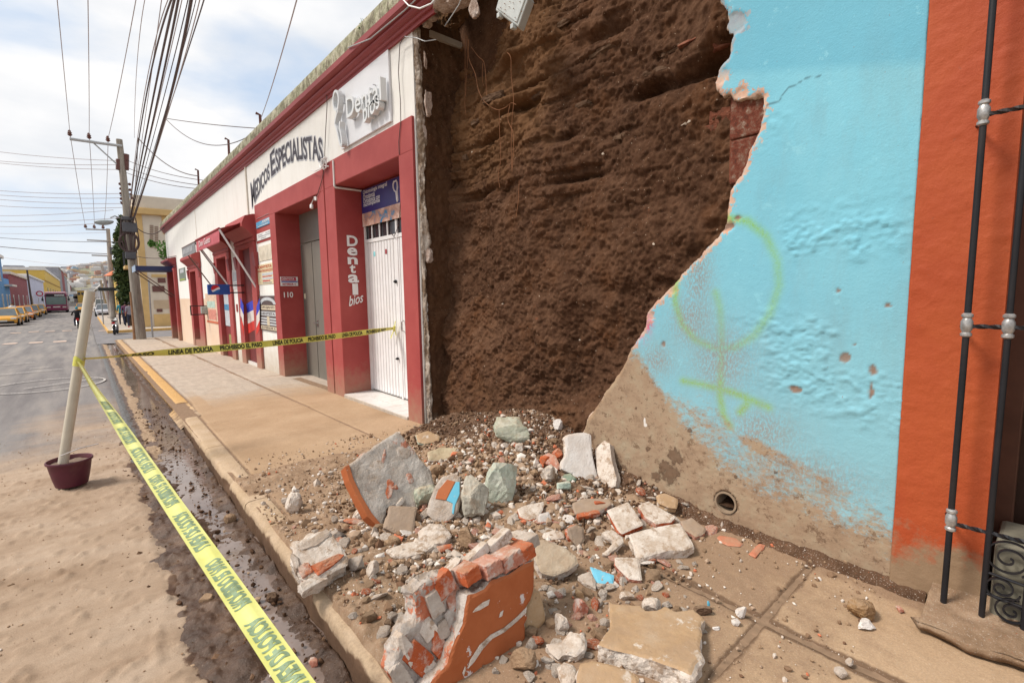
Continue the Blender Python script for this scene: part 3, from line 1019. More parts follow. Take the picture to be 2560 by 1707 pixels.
for px in (493,):
 c = onx(px, 600, DEN_X)
 sm.box(DEN_X - .006, DEN_X - .001, c.y - .02, c.y + .02, 3.2, 4.56)
sm.build('wall_seam', flat('seam_tan', (0.55, 0.48, 0.4), .8), den)
sm = MB()
c = onx(622, 520, DEN_X)
sm.box(DEN_X - .03, DEN_X - .001, c.y - .025, c.y + .025, 2.4, 4.56)
sm.build('wall_pipe', flat('pipe_offwhite', (0.62, 0.58, 0.5), .7), den)
ys0 = 5.075
zz = np.linspace(-.06, 4.62, 430)
xx = np.linspace(0, 1, 16)
Zz, Xx = np.meshgrid(zz, xx, indexing='ij')
pz = P3(0 * Zz, Zz, Xx)
wdt = 0.075 + 0.045 * fbm(P3(0 * zz, zz, 0 * zz), 1.6, 4, 0.6, seed=71) + 0.03 * np.maximum(0, fbm(P3(0 * zz, zz, 0 * zz), 5, 3, seed=72))
wdt = wdt + 0.07 * np.exp(-((zz - 2.15) / 0.22) ** 2) + 0.08 * np.exp(-((zz - 3.4) / 0.3) ** 2)
Xe = DEN_X + 0.012 + wdt[:, None] * Xx
Ye = ys0 - 0.012 - 0.05 * np.sin(np.pi * np.clip(Xx, 0, 1)) * (0.4 + 0.8 * (fbm(pz, 3, 4, seed=73).reshape(Zz.shape) + .4)) - 0.03 * fbm(P3(0 * Zz, Zz, Xx * .2), 14, 4, 0.6, seed=74).reshape(Zz.shape)
Ye = Ye + 0.25 * sstep(0.8, 1.0, Xx)
Xe = Xe + 0.008 * fbm(P3(Xx, Zz, 0 * Zz), 20, 3, seed=75).reshape(Zz.shape)
be = Mat('broken_wall_edge', 0.95, 0.1)
ben = be.noise(5, 7, 0.72, vec=be.map((1, 1, .7)))
be.color(be.ramp(ben, [(0.30, (0.10, 0.062, 0.04)), (0.44, (0.28, 0.20, 0.14)), (0.56, (0.52, 0.44, 0.37)), (0.68, (0.66, 0.60, 0.53)), (0.8, (0.45, 0.29, 0.22))]))
be.bump(be.noise(60, 6, 0.7), 1.0, 0.015)
me = np_mesh('broken_edge', P3(Xe, Ye, Zz), grid_faces(430, 16), [be.m])
shift(link('broken_edge', me), den)
m_wmetal = flat('white_enamel', (0.74, 0.73, 0.73), 0.45, 0.05, 6, spec=.5, dirt=0.25, dirtc=(0.5, 0.44, 0.38), world=True)
m_dark = flat('dark_glass', (0.035, 0.035, 0.04), 0.15, 0.1, 3, spec=.6)
m_black = flat('black_plastic', (0.02, 0.02, 0.022), 0.4, 0.1)
m_steel = flat('bare_steel', (0.5, 0.5, 0.5), 0.3, 0.1, metal=1.0)
DX = 3.45
st_z = zs(7) + 0.055
stp = MB()
stp.box(DEN_X - .055, DX + .1, 5.43, 7.44, -.2, st_z - .006)
step = stp.build('door_step', flat('step_cement', (0.42, 0.36, 0.30), .9, .15, 14, .3, world=True), den, bev=.008)
m_tile = flat('white_tile', (0.66, 0.63, 0.60), 0.4, 0.08, 5, spec=.5, dirt=.4, dirtc=(.42, .33, .25), world=True)
ty = np.linspace(5.44, 7.43, 7)
tx = [DEN_X - .05, 3.19, DX + .02]
for i in range(6):
 for j in range(2):
  t_ = MB()
  t_.box(tx[j] + .003, tx[j + 1] - .003, ty[i] + .003, ty[i + 1] - .003, st_z - .006, st_z + random.uniform(-.001, .0015))
  t_.build('tile', m_tile, step)
zt_ = onx(914, 602, DX).z
door = MB()
door.box(DX + .012, DX + .04, 5.36, 7.45, st_z + .02, zt_)
dd = door.build('door', m_wmetal, den)
edges = np.linspace(7.44, 5.38, 23)
ysplit = onx(997, 700, DX).y
for i in range(22):
 a, b = edges[i + 1], edges[i]
 m = MB()
 m.box(DX - .004, DX + .011, a + .009, b - .009, st_z + .04, zt_ - .05)
 m.build('rib', m_wmetal, dd, bev=.003)
fr = MB()
for yc in (7.425, ysplit, 5.39):
 fr.box(DX - .012, DX + .010, yc - .022, yc + .022, st_z + .015, zt_ + .42)
fr.box(DX - .013, DX + .009, 5.37, 7.44, zt_ - .045, zt_ + .01)
fr.box(DX - .013, DX + .009, 5.37, 7.44, zt_ + .40, zt_ + .44)
for k in range(1, 8):
 yb_ = 7.43 - k * .255
 fr.box(DX - .008, DX + .008, yb_ - .012, yb_ + .012, zt_ + .01, zt_ + .40)
fr.build('door_bars', m_wmetal, dd)
gl = MB()
gl.box(DX + .02, DX + .03, 5.37, 7.44, zt_ + .0, zt_ + .42)
gl.build('pane', m_dark, dd)
up = MB()
up.box(DX + .02, DX + .06, 5.36, 7.45, zt_ + .421, 3.27)
up.build('panel', m_red, den)
def ydoor(px, py, x=DX):
 c = onx(px, py, x)
 return c.y, c.z
for (px, py, r_) in ((993, 704, .028), (998, 896, .022)):
 y_, z_ = ydoor(px, py)
 m = MB()
 lathe(m, [(r_ * .8, -.012), (r_, -.03), (r_ * .7, -.045), (r_ * .3, -.06)], (DX, y_, z_), 14, axis='X')
 m.build('lock', m_black, dd, smooth=True)
y_, z_ = ydoor(1012, 815)
m = MB()
m.tube([(DX - .01, y_, z_ - .08), (DX - .05, y_, z_ - .06), (DX - .05, y_, z_ + .06), (DX - .01, y_, z_ + .08)], .008)
m.build('handle', m_steel, dd, smooth=True)
for (px, py, c, nm) in ((937, 635, (0.25, 0.62, 0.66), 'pale'), (966, 629, (0.30, 0.05, 0.06), 'dark')):
 y_, z_ = ydoor(px, py)
 m = MB()
 m.box(DX - .008, DX - .006, y_ - .03, y_ + .03, z_ - .035, z_ + .035)
 m.build('sticker', flat('sticker_' + nm, c, .5), dd)
bz1 = onx(903, 478, 3.42).z
bz0 = onx(907, 568, 3.42).z
m_navy = flat('banner_navy', (0.030, 0.025, 0.16), 0.45, 0.1, spec=.4)
ban = thing('dental_banner', 'dark blue banner with white lettering and photos above the white ribbed door', 'banner', (3.42, 6.4, bz0))
m = MB()
m.box(3.415, 3.425, 5.36, 7.43, bz0 + (bz1 - bz0) * .36, bz1)
m.build('blue_field', m_navy, ban)
ph = Mat('printed_photo', 0.5, 0.4)
phn = ph.noise(3.4, 5, 0.6, 1.2)
ph.color(ph.ramp(phn, [(0.34, (0.04, 0.20, 0.36)), (0.42, (0.45, 0.24, 0.18)), (0.5, (0.60, 0.37, 0.29)), (0.58, (0.70, 0.52, 0.45)), (0.66, (0.70, 0.68, 0.67))]))
m = MB()
m.box(3.416, 3.425, 5.36, 7.43, bz0, bz0 + (bz1 - bz0) * .36)
m.build('photo_strip', ph.m, ban)
m_wprint = flat('white_print', (0.78, 0.78, 0.78), 0.5, 0.03)
hh = bz1 - bz0
bm_ = MB()
for k, (s_, w_) in enumerate((('Odontologia integral', .80), ('Ortodoncia', .40), ('Ortodoncia con', .56), ('microimplantes', .56))):
 letters('t', s_, lambda x, y, d, k=k: (3.413, 7.36 - x, bz1 - hh * (.15 + .115 * k) + y), 0, None, w=w_, h=.075, bold=.012, mb=bm_)
bm_.build('lettering', m_wprint, ban)
bm_ = MB()
letters('t', 'Dental', lambda x, y, d: (3.413, 6.12 - x, bz0 + hh * .62 + y), 0, None, w=.42, h=.13, bold=.012, mb=bm_)
bm_.build('lettering', flat('cyan_print', (0.04, 0.33, 0.52), .5), ban)
bm_ = MB()
letters('t', 'bios', lambda x, y, d: (3.413, 5.85 - x, bz0 + hh * .48 + y), 0, None, w=.22, h=.10, mb=bm_)
bm_.build('lettering', flat('teal_print', (0.05, 0.30, 0.26), .5), ban)
def toothline(x, y0, z0, s):
 """outline of the tooth emblem: a tall looped curve"""
 P = [(0.0, .98), (-.13, 1.0), (-.22, .88), (-.22, .72), (-.16, .60), (-.08, .52), (.02, .48), (.06, .30), (.07, .12), (.12, .0), (.17, .06), (.16, .30), (.14, .52), (.20, .70), (.18, .90), (.10, 1.02), (0.0, .98)]
 return [(x, y0 - p_ * s, z0 + q_ * s) for p_, q_ in P]
m = MB()
m.tube(toothline(3.412, 6.30, bz0 + hh * .40, hh * .52), .011, 5)
m.build('tooth_emblem', m_wprint, ban)
jm = thing('painted_lettering', 'white letters reading Dental bios painted down the red jamb beside the white door', 'lettering', (3.2, 7.44, 1.4))
m = MB()
JY = 7.445 - .004
for ch, t0, t1, xa, xb in (('D', 589, 616, 867, 894), ('e', 619, 639, 868, 893), ('n', 643, 661, 869, 894), ('t', 661, 683, 874, 889), ('a', 686, 707, 870, 897), ('l', 709, 737, 881, 895)):
 a = ony(xa, (t0 + t1) / 2, JY)
 b = ony(xb, (t0 + t1) / 2, JY)
 z1, z0 = ony((xa + xb) / 2, t0, JY).z, ony((xa + xb) / 2, t1, JY).z
 letters('t', ch, lambda x, y, d, a=a, z0=z0: (a.x + x, JY - .003, z0 + y), 0, None, w=b.x - a.x, h=z1 - z0, bold=.03, mb=m)
a, b = ony(872, 757, JY), ony(908, 745, JY)
letters('t', 'bios', lambda x, y, d: (a.x + x, JY - .003, a.z - .06 + y + .28 * x), 0, None, w=b.x - a.x, h=.16, bold=.012, shear=.25, mb=m)
m.build('letter_faces', m_wprint, jm)
sg = thing('dental_sign', 'white square sign with raised white letters Dental bios and a tooth shape below the cornice', 'sign', (3.0, 6.4, 4.2))
m_sgn = flat('white_acrylic', (0.70, 0.71, 0.74), 0.35, 0.04, 2, spec=.5)
m = MB()
m.box(3.0, 3.028, 5.60, 7.12, 3.72, 4.559)
m.build('board', m_sgn, sg, bev=.004)
m_let = flat('white_letter_return', (0.66, 0.68, 0.69), 0.4, 0.05, spec=.5)
def sgn(text, px0, py0, px1, py1, h_, X0=2.90, dep=.075, slope=0.0, **k):
 a = onx(px0, py0, X0)
 b = onx(px1, py1, X0)
 wd_ = a.y - b.y
 sl = (b.z - a.z) / wd_
 return letters('raised_letters', text, lambda x, y, d: (X0 + (.5 - d / .1) * dep if False else X0 + dep * (0.5 - d * 10), a.y - x, a.z + sl * x + y), m_let, sg, w=wd_, h=h_, ext=.05, bold=.008, **k)
sgn('Dental', 866, 297, 953, 250, .27)
sgn('bios', 908, 309, 948, 268, .24)
m = MB()
a = onx(852, 360, 2.90)
b = onx(866, 207, 2.90)
s_ = b.z - a.z
ribbon = [(0.02, .62), (-.16, .72), (-.2, .88), (-.13, 1.0), (-.02, 1.0), (.06, .90), (.05, .76), (-.04, .62), (-.14, .5), (-.16, .42), (-.08, .30), (-.03, .16), (.04, .0), (.12, -.02), (.10, .16), (.05, .30), (.08, .42)]
pts = [Vector((2.90, a.y + .06 - p_ * s_, a.z + q_ * s_)) for p_, q_ in ribbon]
sp_ = []
for i in range(len(pts) - 1):
 p0, p1, p2, p3 = pts[max(i - 1, 0)], pts[i], pts[i + 1], pts[min(i + 2, len(pts) - 1)]
 for k in range(5):
  t = k / 5
  sp_.append(0.5 * ((2 * p1) + (-p0 + p2) * t + (2 * p0 - 5 * p1 + 4 * p2 - p3) * t * t + (-p0 + 3 * p1 - 3 * p2 + p3) * t ** 3))
sp_.append(pts[-1])
for i in range(len(sp_) - 1):
 d_ = (sp_[i + 1] - sp_[i]).normalized()
 nn_ = Vector((0, -d_.z, d_.y)) * .018
 q = [sp_[i] - nn_, sp_[i] + nn_, sp_[i + 1] + nn_, sp_[i + 1] - nn_]
 m.prism(q, (.075, 0, 0))
m.build('raised_tooth', m_let, sg)
m = MB()
for yk, zk in ((6.9, 4.3), (6.6, 4.0), (6.2, 4.1), (5.95, 4.25)):
 m.bar((2.96, yk, zk), (3.0, yk, zk), .008)
m.build('standoffs', m_steel, sg)
m_grey = flat('olive_grey_steel', (0.155, 0.142, 0.122), 0.42, 0.08, 3, spec=.45, dirt=.3, dirtc=(.22, .19, .15), world=True)
GX = 3.46
m = MB()
m.box(GX, GX + .04, 8.19, 10.55, zs(9) - .15, onx(740, 615, GX).z)
gd = m.build('steel_door', m_grey, den)
m = MB()
zg = onx(740, 615, GX).z
m.box(GX + .004, GX + .04, 8.19, 10.55, zg + .02, 3.26)
m.build('transom_panel', m_grey, den)
m = MB()
for yc in (8.24, 9.06, 9.10, 9.9, 10.5):
 m.box(GX - .010, GX - .001, yc - .018, yc + .018, zs(9) - .12, zg - .01)
m.build('door_stile', m_grey, gd, bev=.002)
c = onx(795, 808, GX)
m = MB()
m.bar((GX - .04, c.y - .03, c.z), (GX - .04, c.y + .11, c.z), .011)
m.bar((GX, c.y, c.z), (GX - .045, c.y, c.z), .010)
m.box(GX - .006, GX - .0005, c.y - .03, c.y + .03, c.z - .06, c.z + .06)
m.build('handle', m_steel, gd, smooth=True)
c = onx(763, 741, GX)
m = MB()
m.box(GX - .004, GX - .002, c.y - .04, c.y + .05, c.z - .05, c.z + .06)
m.build('sticker', flat('yellowed_paper', (0.62, 0.58, 0.42), .8), gd)
m = MB()
m.box(DEN_X - .05, DEN_X + .5, 8.0, 10.6, -.4, zs(9.3) - .02)
m.build('threshold', flat('threshold_cement', (0.40, 0.33, 0.27), .9, .15, 10, .3, world=True), den, bev=.01)
lm = thing('hanging_socket', 'white lamp socket dangling on a short wire under the red lintel of the grey door', 'lamp', (3.0, 8.35, 3.25))
c = onx(790, 497, 2.99)
c2 = onx(779, 513, 2.99)
m = MB()
m.tube([c, c + Vector((-.02, .02, .03)), (2.98, c.y + .12, c.z - .02), c2 + Vector((0, 0, .03))], .006)
lathe(m, [(.012, .02), (.03, .0), (.03, -.05), (.018, -.06)], tuple(c2), 12)
m.build('socket', m_wmetal, lm, smooth=True)
m = MB()
m.box(c.x - .02, c.x + .02, c.y - .04, c.y + .02, c.z - .03, c.z + .03)
m.build('mount', m_wmetal, lm, bev=.005)
jm2 = thing('house_number', 'white house number 110 on the red jamb of the grey steel door', 'house number', (3.15, 10.54, 1.6))
JB = 10.545 - .004
m = MB()
a, b = ony(710, 744, JB), ony(733, 742, JB)
zt2 = ony(712, 730, JB).z
letters('t', '110', lambda x, y, d: (a.x + x, JB - .003, a.z + y), 0, None, w=b.x - a.x, h=zt2 - a.z, bold=.02, mb=m)
m.build('digits', m_wprint, jm2)
pl = thing('dentist_plate', 'small red and white DENTISTA plate above the house number', 'sign', (3.15, 10.52, 1.85))
a, b = ony(703, 715, JB - .03), ony(746, 714, JB - .03)
z1 = ony(703, 692, JB - .03).z
m_redp = flat('sign_red', (0.45, 0.02, 0.06), .5)
m_whp = flat('sign_white', (0.70, 0.70, 0.70), .5, dirt=.2)
m_blp = flat('sign_blue', (0.05, 0.10, 0.40), .5)
m = MB()
m.box(a.x, b.x, JB - .02, JB - .002, a.z, z1)
m.build('plate', m_whp, pl)
m = MB()
m.box(a.x + .01, b.x - .04, JB - .025, JB - .021, a.z + (z1 - a.z) * .58, z1 - .01)
m.build('red_band', m_redp, pl)
m = MB()
m.box(a.x + .01, b.x - .01, JB - .025, JB - .021, a.z + (z1 - a.z) * .42, a.z + (z1 - a.z) * .53)
m.build('blue_band', m_blp, pl)
m = MB()
letters('t', 'DENTISTA', lambda x, y, d: (a.x + .02 + x, JB - .028, a.z + (z1 - a.z) * .65 + y), 0, None, w=(b.x - a.x) * .72, h=(z1 - a.z) * .24, bold=.02, mb=m)
m.build('lettering', m_whp, pl)
m = MB()
letters('t', 'INTERIOR 4', lambda x, y, d: (a.x + .03 + x, JB - .028, a.z + (z1 - a.z) * .08 + y), 0, None, w=(b.x - a.x) * .75, h=(z1 - a.z) * .24, bold=.02, mb=m)
m.build('lettering', m_redp, pl)
base = [(632, 519), (645, 492), (670, 453), (681, 440), (704, 422), (723, 407), (742, 401), (758, 399), (779, 400), (796, 402), (808, 408)]
tops = [(628, 458), (645, 437), (669, 409), (680, 378), (702, 368), (722, 353), (740, 344), (757, 343), (768, 342), (781, 339), (796, 342), (810, 347)]
bb = sorted([(onx(x, y, DEN_X).y, onx(x, y, DEN_X).z) for x, y in base])
tt = sorted([(onx(x, y, DEN_X).y, onx(x, y, DEN_X).z) for x, y in tops])
def arch(yv, v):
 z0 = np.interp(yv, [q[0] for q in bb], [q[1] for q in bb])
 z1 = np.interp(yv, [q[0] for q in tt], [q[1] for q in tt])
 return z0 + (z1 - z0) * v
ms_ = thing('medical_lettering', 'dark arched lettering reading MEDICOS ESPECIALISTAS painted on the white wall', 'lettering', (DEN_X, 10, 4))
m_ink = flat('faded_black_paint', (0.075, 0.07, 0.085), .8, .25, 8, world=True)
m_halo = flat('grey_blue_halo_paint', (0.46, 0.47, 0.50), .85, .15, 8, world=True)
yA, yB = bb[-1][0] + .05, bb[0][0] - .02
def arc_word(s_, y0, y1, v0, v1, bold, xoff, mat, nm, grow=0.0):
 V, Fc = text_pts(s_, 1.0, bold, 0.0, 0.0, 1.0)
 V = V.copy()
 x0, x1 = V[:, 0].min(), V[:, 0].max()
 h0, h1 = V[:, 1].min(), V[:, 1].max()
 m = MB()
 pts = []
 for v in V:
  yv = y0 + grow + (v[0] - x0) / (x1 - x0) * (y1 - y0 - 2 * grow)
  vv = v0 + (v[1] - h0) / (h1 - h0) * (v1 - v0)
  pts.append((xoff, yv, float(arch(yv, vv))))
 m.add(pts, Fc)
 return m.build(nm, mat, ms_)
for s_, f0, f1, v1 in (('M', 0.0, .075, 1.0), ('EDICOS', .085, .34, .86), ('E', .365, .435, 1.08), ('SPECIALISTAS', .445, 1.0, .98)):
 ya, yb = yA + (yB - yA) * f0, yA + (yB - yA) * f1
 arc_word(s_, ya, yb, 0, v1, .022, DEN_X - .006, m_ink, 'letters')
 arc_word(s_, ya, yb, -.07, v1 + .05, .065, DEN_X - .003, m_halo, 'letter_outline', .03)
def board(px0, py0, px1, py1, mat, name, label, lines=(), x=DEN_X - .012, cat='sign', edge=None):
 """px0,py0 = lower left ; px1,py1 = upper right"""
 a = onx(px0, py0, x)
 b = onx(px1, py1, x)
 t = thing(name, label, cat, (x, (a.y + b.y) / 2, a.z))
 m = MB()
 m.box(x, x + .010, b.y, a.y, a.z, b.z)
 m.build('panel', mat, t)
 H = b.z - a.z
 W_ = a.y - b.y
 for (s_, mt, u0, v0, w_, h_) in lines:
  m = MB()
  if s_ is None:
   m.box(x - .004, x - .001, a.y - (u0 + w_) * W_, a.y - u0 * W_, a.z + v0 * H, a.z + (v0 + h_) * H)
   m.build('band', mt, t)
  else:
   letters('t', s_, lambda X_, Y_, d: (x - .006, a.y - u0 * W_ - X_, a.z + v0 * H + Y_), 0, None, w=w_ * W_, h=h_ * H, bold=.02, mb=m)
   m.build('lettering', mt, t)
 return t
m_cyan = flat('sign_cyan', (0.08, 0.30, 0.50), .5)
m_ylw = flat('sign_cream', (0.66, 0.56, 0.36), .6, dirt=.3)
m_ordr = flat('sign_orange_red', (0.52, 0.12, 0.05), .6)
m_silver = flat('sign_silver', (0.50, 0.52, 0.54), .4, .12, 6)
m_gtxt = flat('grey_print', (0.25, 0.25, 0.26), .6)
m = MB()
a_, b_ = onx(641, 545, DEN_X), onx(674, 600, DEN_X)
m.box(DEN_X - .008, DEN_X - .0005, 10.97, 12.12, 2.78, 3.62)
m.build('red_backing', m_red, den)
board(640, 548, 673, 533, m_silver, 'wall_sign', 'blank silver grey board, topmost of the boards left of the grey door', x=DEN_X - .022)
board(641, 572, 677, 541, m_cyan, 'wall_sign', 'blue board with pale lettering below the blank silver board', (('.com', m_whp, .40, .5, .55, .4), (None, m_whp, .05, .36, .9, .03), (None, m_whp, .12, .12, .7, .08)), x=DEN_X - .022)
board(643, 603, 679, 572, m_whp, 'wall_sign', 'white board with grey text lines under the blue board', ((None, m_gtxt, .08, .70, .3, .06), (None, m_gtxt, .60, .72, .3, .05), (None, m_gtxt, .08, .45, .84, .06), (None, m_gtxt, .25, .16, .35, .06)), x=DEN_X - .022)
board(648, 654, 685, 606, flat('weathered_board', (0.60, 0.54, 0.44), .8, .2, 5, dirt=.4, world=True), 'wall_sign', 'blank weathered cream board in the middle of the sign column')
board(645, 712, 687, 655, m_ylw, 'wall_sign', 'cream sign with red DENTISTA and ENDODONCISTA headings', (('DENTISTA', m_ordr, .12, .80, .72, .14), ('ENDODONCISTA', m_ordr, .05, .62, .9, .12), (None, m_silver, .28, .44, .68, .12), (None, m_redp, .3, .36, .5, .04), (None, m_silver, .28, .24, .68, .09), (None, m_redp, .3, .14, .4, .05), (None, m_gtxt, .3, .05, .5, .04)))
m_plq = flat('plaque_brown', (0.085, 0.055, 0.05), .45, .2, 8)
m_plc = flat('plaque_cream', (0.55, 0.47, 0.34), .6)
pq_ = board(650, 823, 692, 739, m_plq, 'plaque', 'dark brown plaque with cream lettering and bands beside the grey door', ((None, m_silver, .1, .43, .8, .12), (None, m_plc, .1, .60, .8, .13), ('CIRUJANO', m_plq, .14, .625, .72, .08), ('DENTISTA', m_plq, .14, .455, .72, .07), (None, m_silver, .08, .33, .36, .045), (None, m_silver, .08, .25, .36, .045), (None, m_silver, .08, .17, .36, .045), (None, m_silver, .58, .33, .36, .045), (None, m_silver, .58, .25, .36, .045), (None, m_silver, .58, .17, .36, .045), (None, m_plc, .44, .15, .13, .26), (None, m_plc, .08, .03, .84, .10), ('INTERIOR 4', m_plq, .14, .05, .7, .06)), x=DEN_X - .03)
ar = MB()
a_ = onx(650, 823, DEN_X - .036)
b_ = onx(692, 739, DEN_X - .036)
W_, H_ = a_.y - b_.y, b_.z - a_.z
pts = []
for k in range(13):
 t = math.pi * k / 12
 pts.append((.5 + .42 * math.cos(t), .76 + .20 * math.sin(t)))
for k in range(12, -1, -1):
 t = math.pi * k / 12
 pts.append((.5 + .30 * math.cos(t), .76 + .11 * math.sin(t)))
n_ = len(pts)
ar.add([(DEN_X - .036, a_.y - u_ * W_, a_.z + v_ * H_) for u_, v_ in pts], [(i, i + 1, n_ - 2 - i, n_ - 1 - i) for i in range(12)])
ar.build('arch_band', m_silver, pq_)
def yz(px, py, x=DEN_X):
 c = onx(px, py, x)
 return c.y, c.z
cdoor = MB()
cdoor.box(DEN_X + .03, DEN_X + .08, 12.60, 13.62, -.2, 2.75)
cd_ = cdoor.build('wooden_door', flat('maroon_door', (0.14, 0.022, 0.022), .6, .15, 4, world=True), den)
m_sb, m_sw, m_sr = flat('stripe_blue', (0.035, 0.045, 0.42), .6), flat('stripe_white', (0.62, 0.56, 0.53), .6), flat('stripe_red', (0.56, 0.03, 0.02), .6)
stripes = thing('barber_stripes', 'slanted blue, white and red barber stripes painted across a red door and its frame', 'painted stripes', (DEN_X, 13.1, 1.2))
for mt, pl_, pd_, pr_ in ((m_sb, ((601, 744, 768), (609, 763, 787)), ((609, 763, 787), (641, 746, 771)), ((641, 767, 790), (649, 745, 774))),
       (m_sw, ((601, 768, 788), (609, 787, 815)), ((609, 787, 815), (641, 771, 798)), ((641, 790, 819), (649, 774, 800))),
       (m_sr, ((603, 790, 806), (609, 815, 841)), ((609, 815, 841), (641, 798, 822)), ((641, 819, 838), (649, 800, 822)))):
 m = MB()
 for q_, x_ in ((pl_, DEN_X - .064), (pd_, DEN_X + .026), (pr_, DEN_X - .064)):
  (xa, t0, t1), (xb, t2, t3) = q_
  m.add([tuple(onx(xa, t1, x_)), tuple(onx(xb, t3, x_)), tuple(onx(xb, t2, x_)), tuple(onx(xa, t0, x_))], [(0, 1, 2, 3)])
 m.build('stripe', mt, stripes)
m = MB()
m.box(DEN_X - .02, DEN_X + .02, 12.6, 13.62, -.3, zs(13) + .07)
m.build('threshold', m_tile, den)
m = MB()
m.box(DEN_X + .9, DEN_X + .95, 14.9, 16.6, -.3, 2.8)
m.box(DEN_X + .3, DEN_X + .9, 16.39, 16.5, -.3, 2.8)
m.build('shop_interior', flat('dark_maroon_interior', (0.06, 0.014, 0.014), .8, .2, 3), den)
m = MB()
m.box(DEN_X + .045, DEN_X + .25, 15.25, 16.3, .75, 1.75)
fr_ = thing('drinks_fridge', 'pale drinks fridge with a blue band inside the open soda shop doorway', 'fridge', (DEN_X + .2, 15.8, -.1))
m.build('cabinet', flat('fridge_white', (0.50, 0.54, 0.58), .4, .2, 9), fr_, bev=.01)
m = MB()
m.box(DEN_X + .036, DEN_X + .043, 15.3, 16.25, 1.22, 1.38)
m.build('label_band', flat('fridge_cyan', (0.06, 0.24, 0.42), .4, .3, 12), fr_)
m = MB()
m.box(DEN_X + .03, DEN_X + .044, 15.3, 15.9, .22, .52)
m.build('crate_panel', flat('olive_panel', (0.25, 0.22, 0.08), .7, .3, 10), fr_)
m = MB()
m.box(DEN_X + .05, DEN_X + .07, 15.2, 16.38, -.15, .74)
m.build('legs_panel', flat('maroon_gate', (0.17, 0.02, 0.02), .6), fr_)
for nm_, a, b, zt in (('E', 20.13, 21.31, 2.52), ('F', 25.1, 26.9, 2.75)):
 m = MB()
 m.box(DEN_X + .20, DEN_X + .24, a, b, -.35, zt)
 m.build('door_leaf', flat('dark_red_door', (0.17, 0.028, 0.028), .6, .15, 4), den)
m = MB()
m.box(DEN_X - .03, DEN_X + .19, 20.13, 21.31, -.4, zs(20) + .22)
m.build('threshold', m_red, den)
m = MB()
m.box(DEN_X + .10, DEN_X + .19, 25.3, 25.6, -.3, 2.4)
m.build('door_leaf_light', m_wmetal, den)
aw = thing('awning', 'folded dark red awning with a pale lettered valance and long white side arms', 'awning', (DEN_X, 13.8, 3.3))
m_can = flat('awning_canvas', (0.30, 0.045, 0.05), .8, .2, 5)
m_canl = flat('valance_red', (0.44, 0.10, 0.12), .8, .15, 5)
AX, AZ = 2.33, 3.07
m = MB()
nse = 24
for k in range(nse):
 y0_, y1_ = 12.3 + (15.2 - 12.3) * k / nse, 12.3 + (15.2 - 12.3) * (k + 1) / nse
 s0, s1 = .02 * math.sin(k * 1.1), .02 * math.sin((k + 1) * 1.1)
 m.add([(DEN_X - .01, y0_, 3.40), (DEN_X - .01, y1_, 3.40), (2.68, y1_, 3.20 + s1), (2.68, y0_, 3.20 + s0), (AX, y1_, AZ + .01), (AX, y0_, AZ + .01)], [(0, 3, 2, 1), (3, 5, 4, 2)])
ca = m.build('canopy', m_can, aw)
sol = ca.modifiers.new('thickness', 'SOLIDIFY')
sol.thickness = .012
m = MB()
nv_ = 29
for k in range(nv_):
 y0_, y1_ = 12.3 + (15.2 - 12.3) * k / nv_, 12.3 + (15.2 - 12.3) * (k + 1) / nv_
 zc = .245
 m.add([(AX, y0_, AZ), (AX, y1_, AZ), (AX - .01, y1_, AZ - zc), (AX - .012, (y0_ + y1_) / 2, AZ - zc - .05), (AX - .01, y0_, AZ - zc)], [(0, 1, 2, 3, 4)])
va = m.build('valance', m_canl, aw)
sol = va.modifiers.new('thickness', 'SOLIDIFY')
sol.thickness = .006
letters('lettering', 'Don Gusto', lambda x, y, d: (AX - .019, 14.75 - x, AZ - .19 + y), flat('valance_white', (0.62, 0.5, 0.5), .7), aw, w=1.5, h=.15, bold=.02)
m = MB()
m.bar((AX, 12.28, AZ + .02), (AX, 15.22, AZ + .02), .025)
m.bar((DEN_X - .03, 12.28, 3.36), (DEN_X - .03, 15.22, 3.36), .035)
m.build('roller', m_can, aw, smooth=True)
m_arm = flat('white_steel_arm', (0.68, 0.67, 0.68), .4, .05)
m_arm2 = flat('brown_steel_arm', (0.12, 0.06, 0.05), .5, .1)
m = MB()
m.tube([(AX, 12.28, AZ), (DEN_X - .04, 12.28, 1.80)], .022, 8)
m.build('arm', m_arm, aw, smooth=True)
m = MB()
m.tube([(AX, 15.14, AZ - .05), (DEN_X - .04, 15.1, 1.9)], .022, 8)
m.build('arm', m_arm, aw, smooth=True)
gw = thing('grey_awning', 'small grey lettered awning valance beyond the red awning', 'awning', (DEN_X, 16.6, 3.2))
m = MB()
m.box(2.33, 2.345, 15.45, 17.7, 2.80, 3.07)
m.build('valance', flat('valance_grey', (0.22, 0.22, 0.23), .7, .15, 5), gw)
m = MB()
for k in range(7):
 m.box(2.322, 2.329, 17.3 - k * .24, 17.3 - k * .24 + .13, 2.87, 3.0)
m.build('lettering', flat('valance_grey_print', (0.42, 0.42, 0.44), .7), gw)
m = MB()
m.bar((2.34, 15.43, 3.08), (2.34, 17.72, 3.08), .02)
m.build('front_bar', m_arm2, gw, smooth=True)
for yk in (15.5, 17.6):
 m = MB()
 m.tube([(2.35, yk, 3.06), (DEN_X - .02, yk, 1.95)], .018)
 m.build('arm', m_arm2, gw, smooth=True)
 m = MB()
 m.tube([(2.35, yk, 3.08), (DEN_X - .02, yk, 3.35)], .014)
 m.build('stay', m_arm2, gw, smooth=True)
so = thing('soda_sign', 'blue box sign with a red, white and blue disc hanging over the pavement', 'sign', (2.75, 13.6, 1.65))
SY = 13.55
a_, b_ = ony(521, 737, SY), ony(574, 711, SY)
m = MB()
m.box(a_.x, b_.x, SY, SY + .10, a_.z, b_.z)
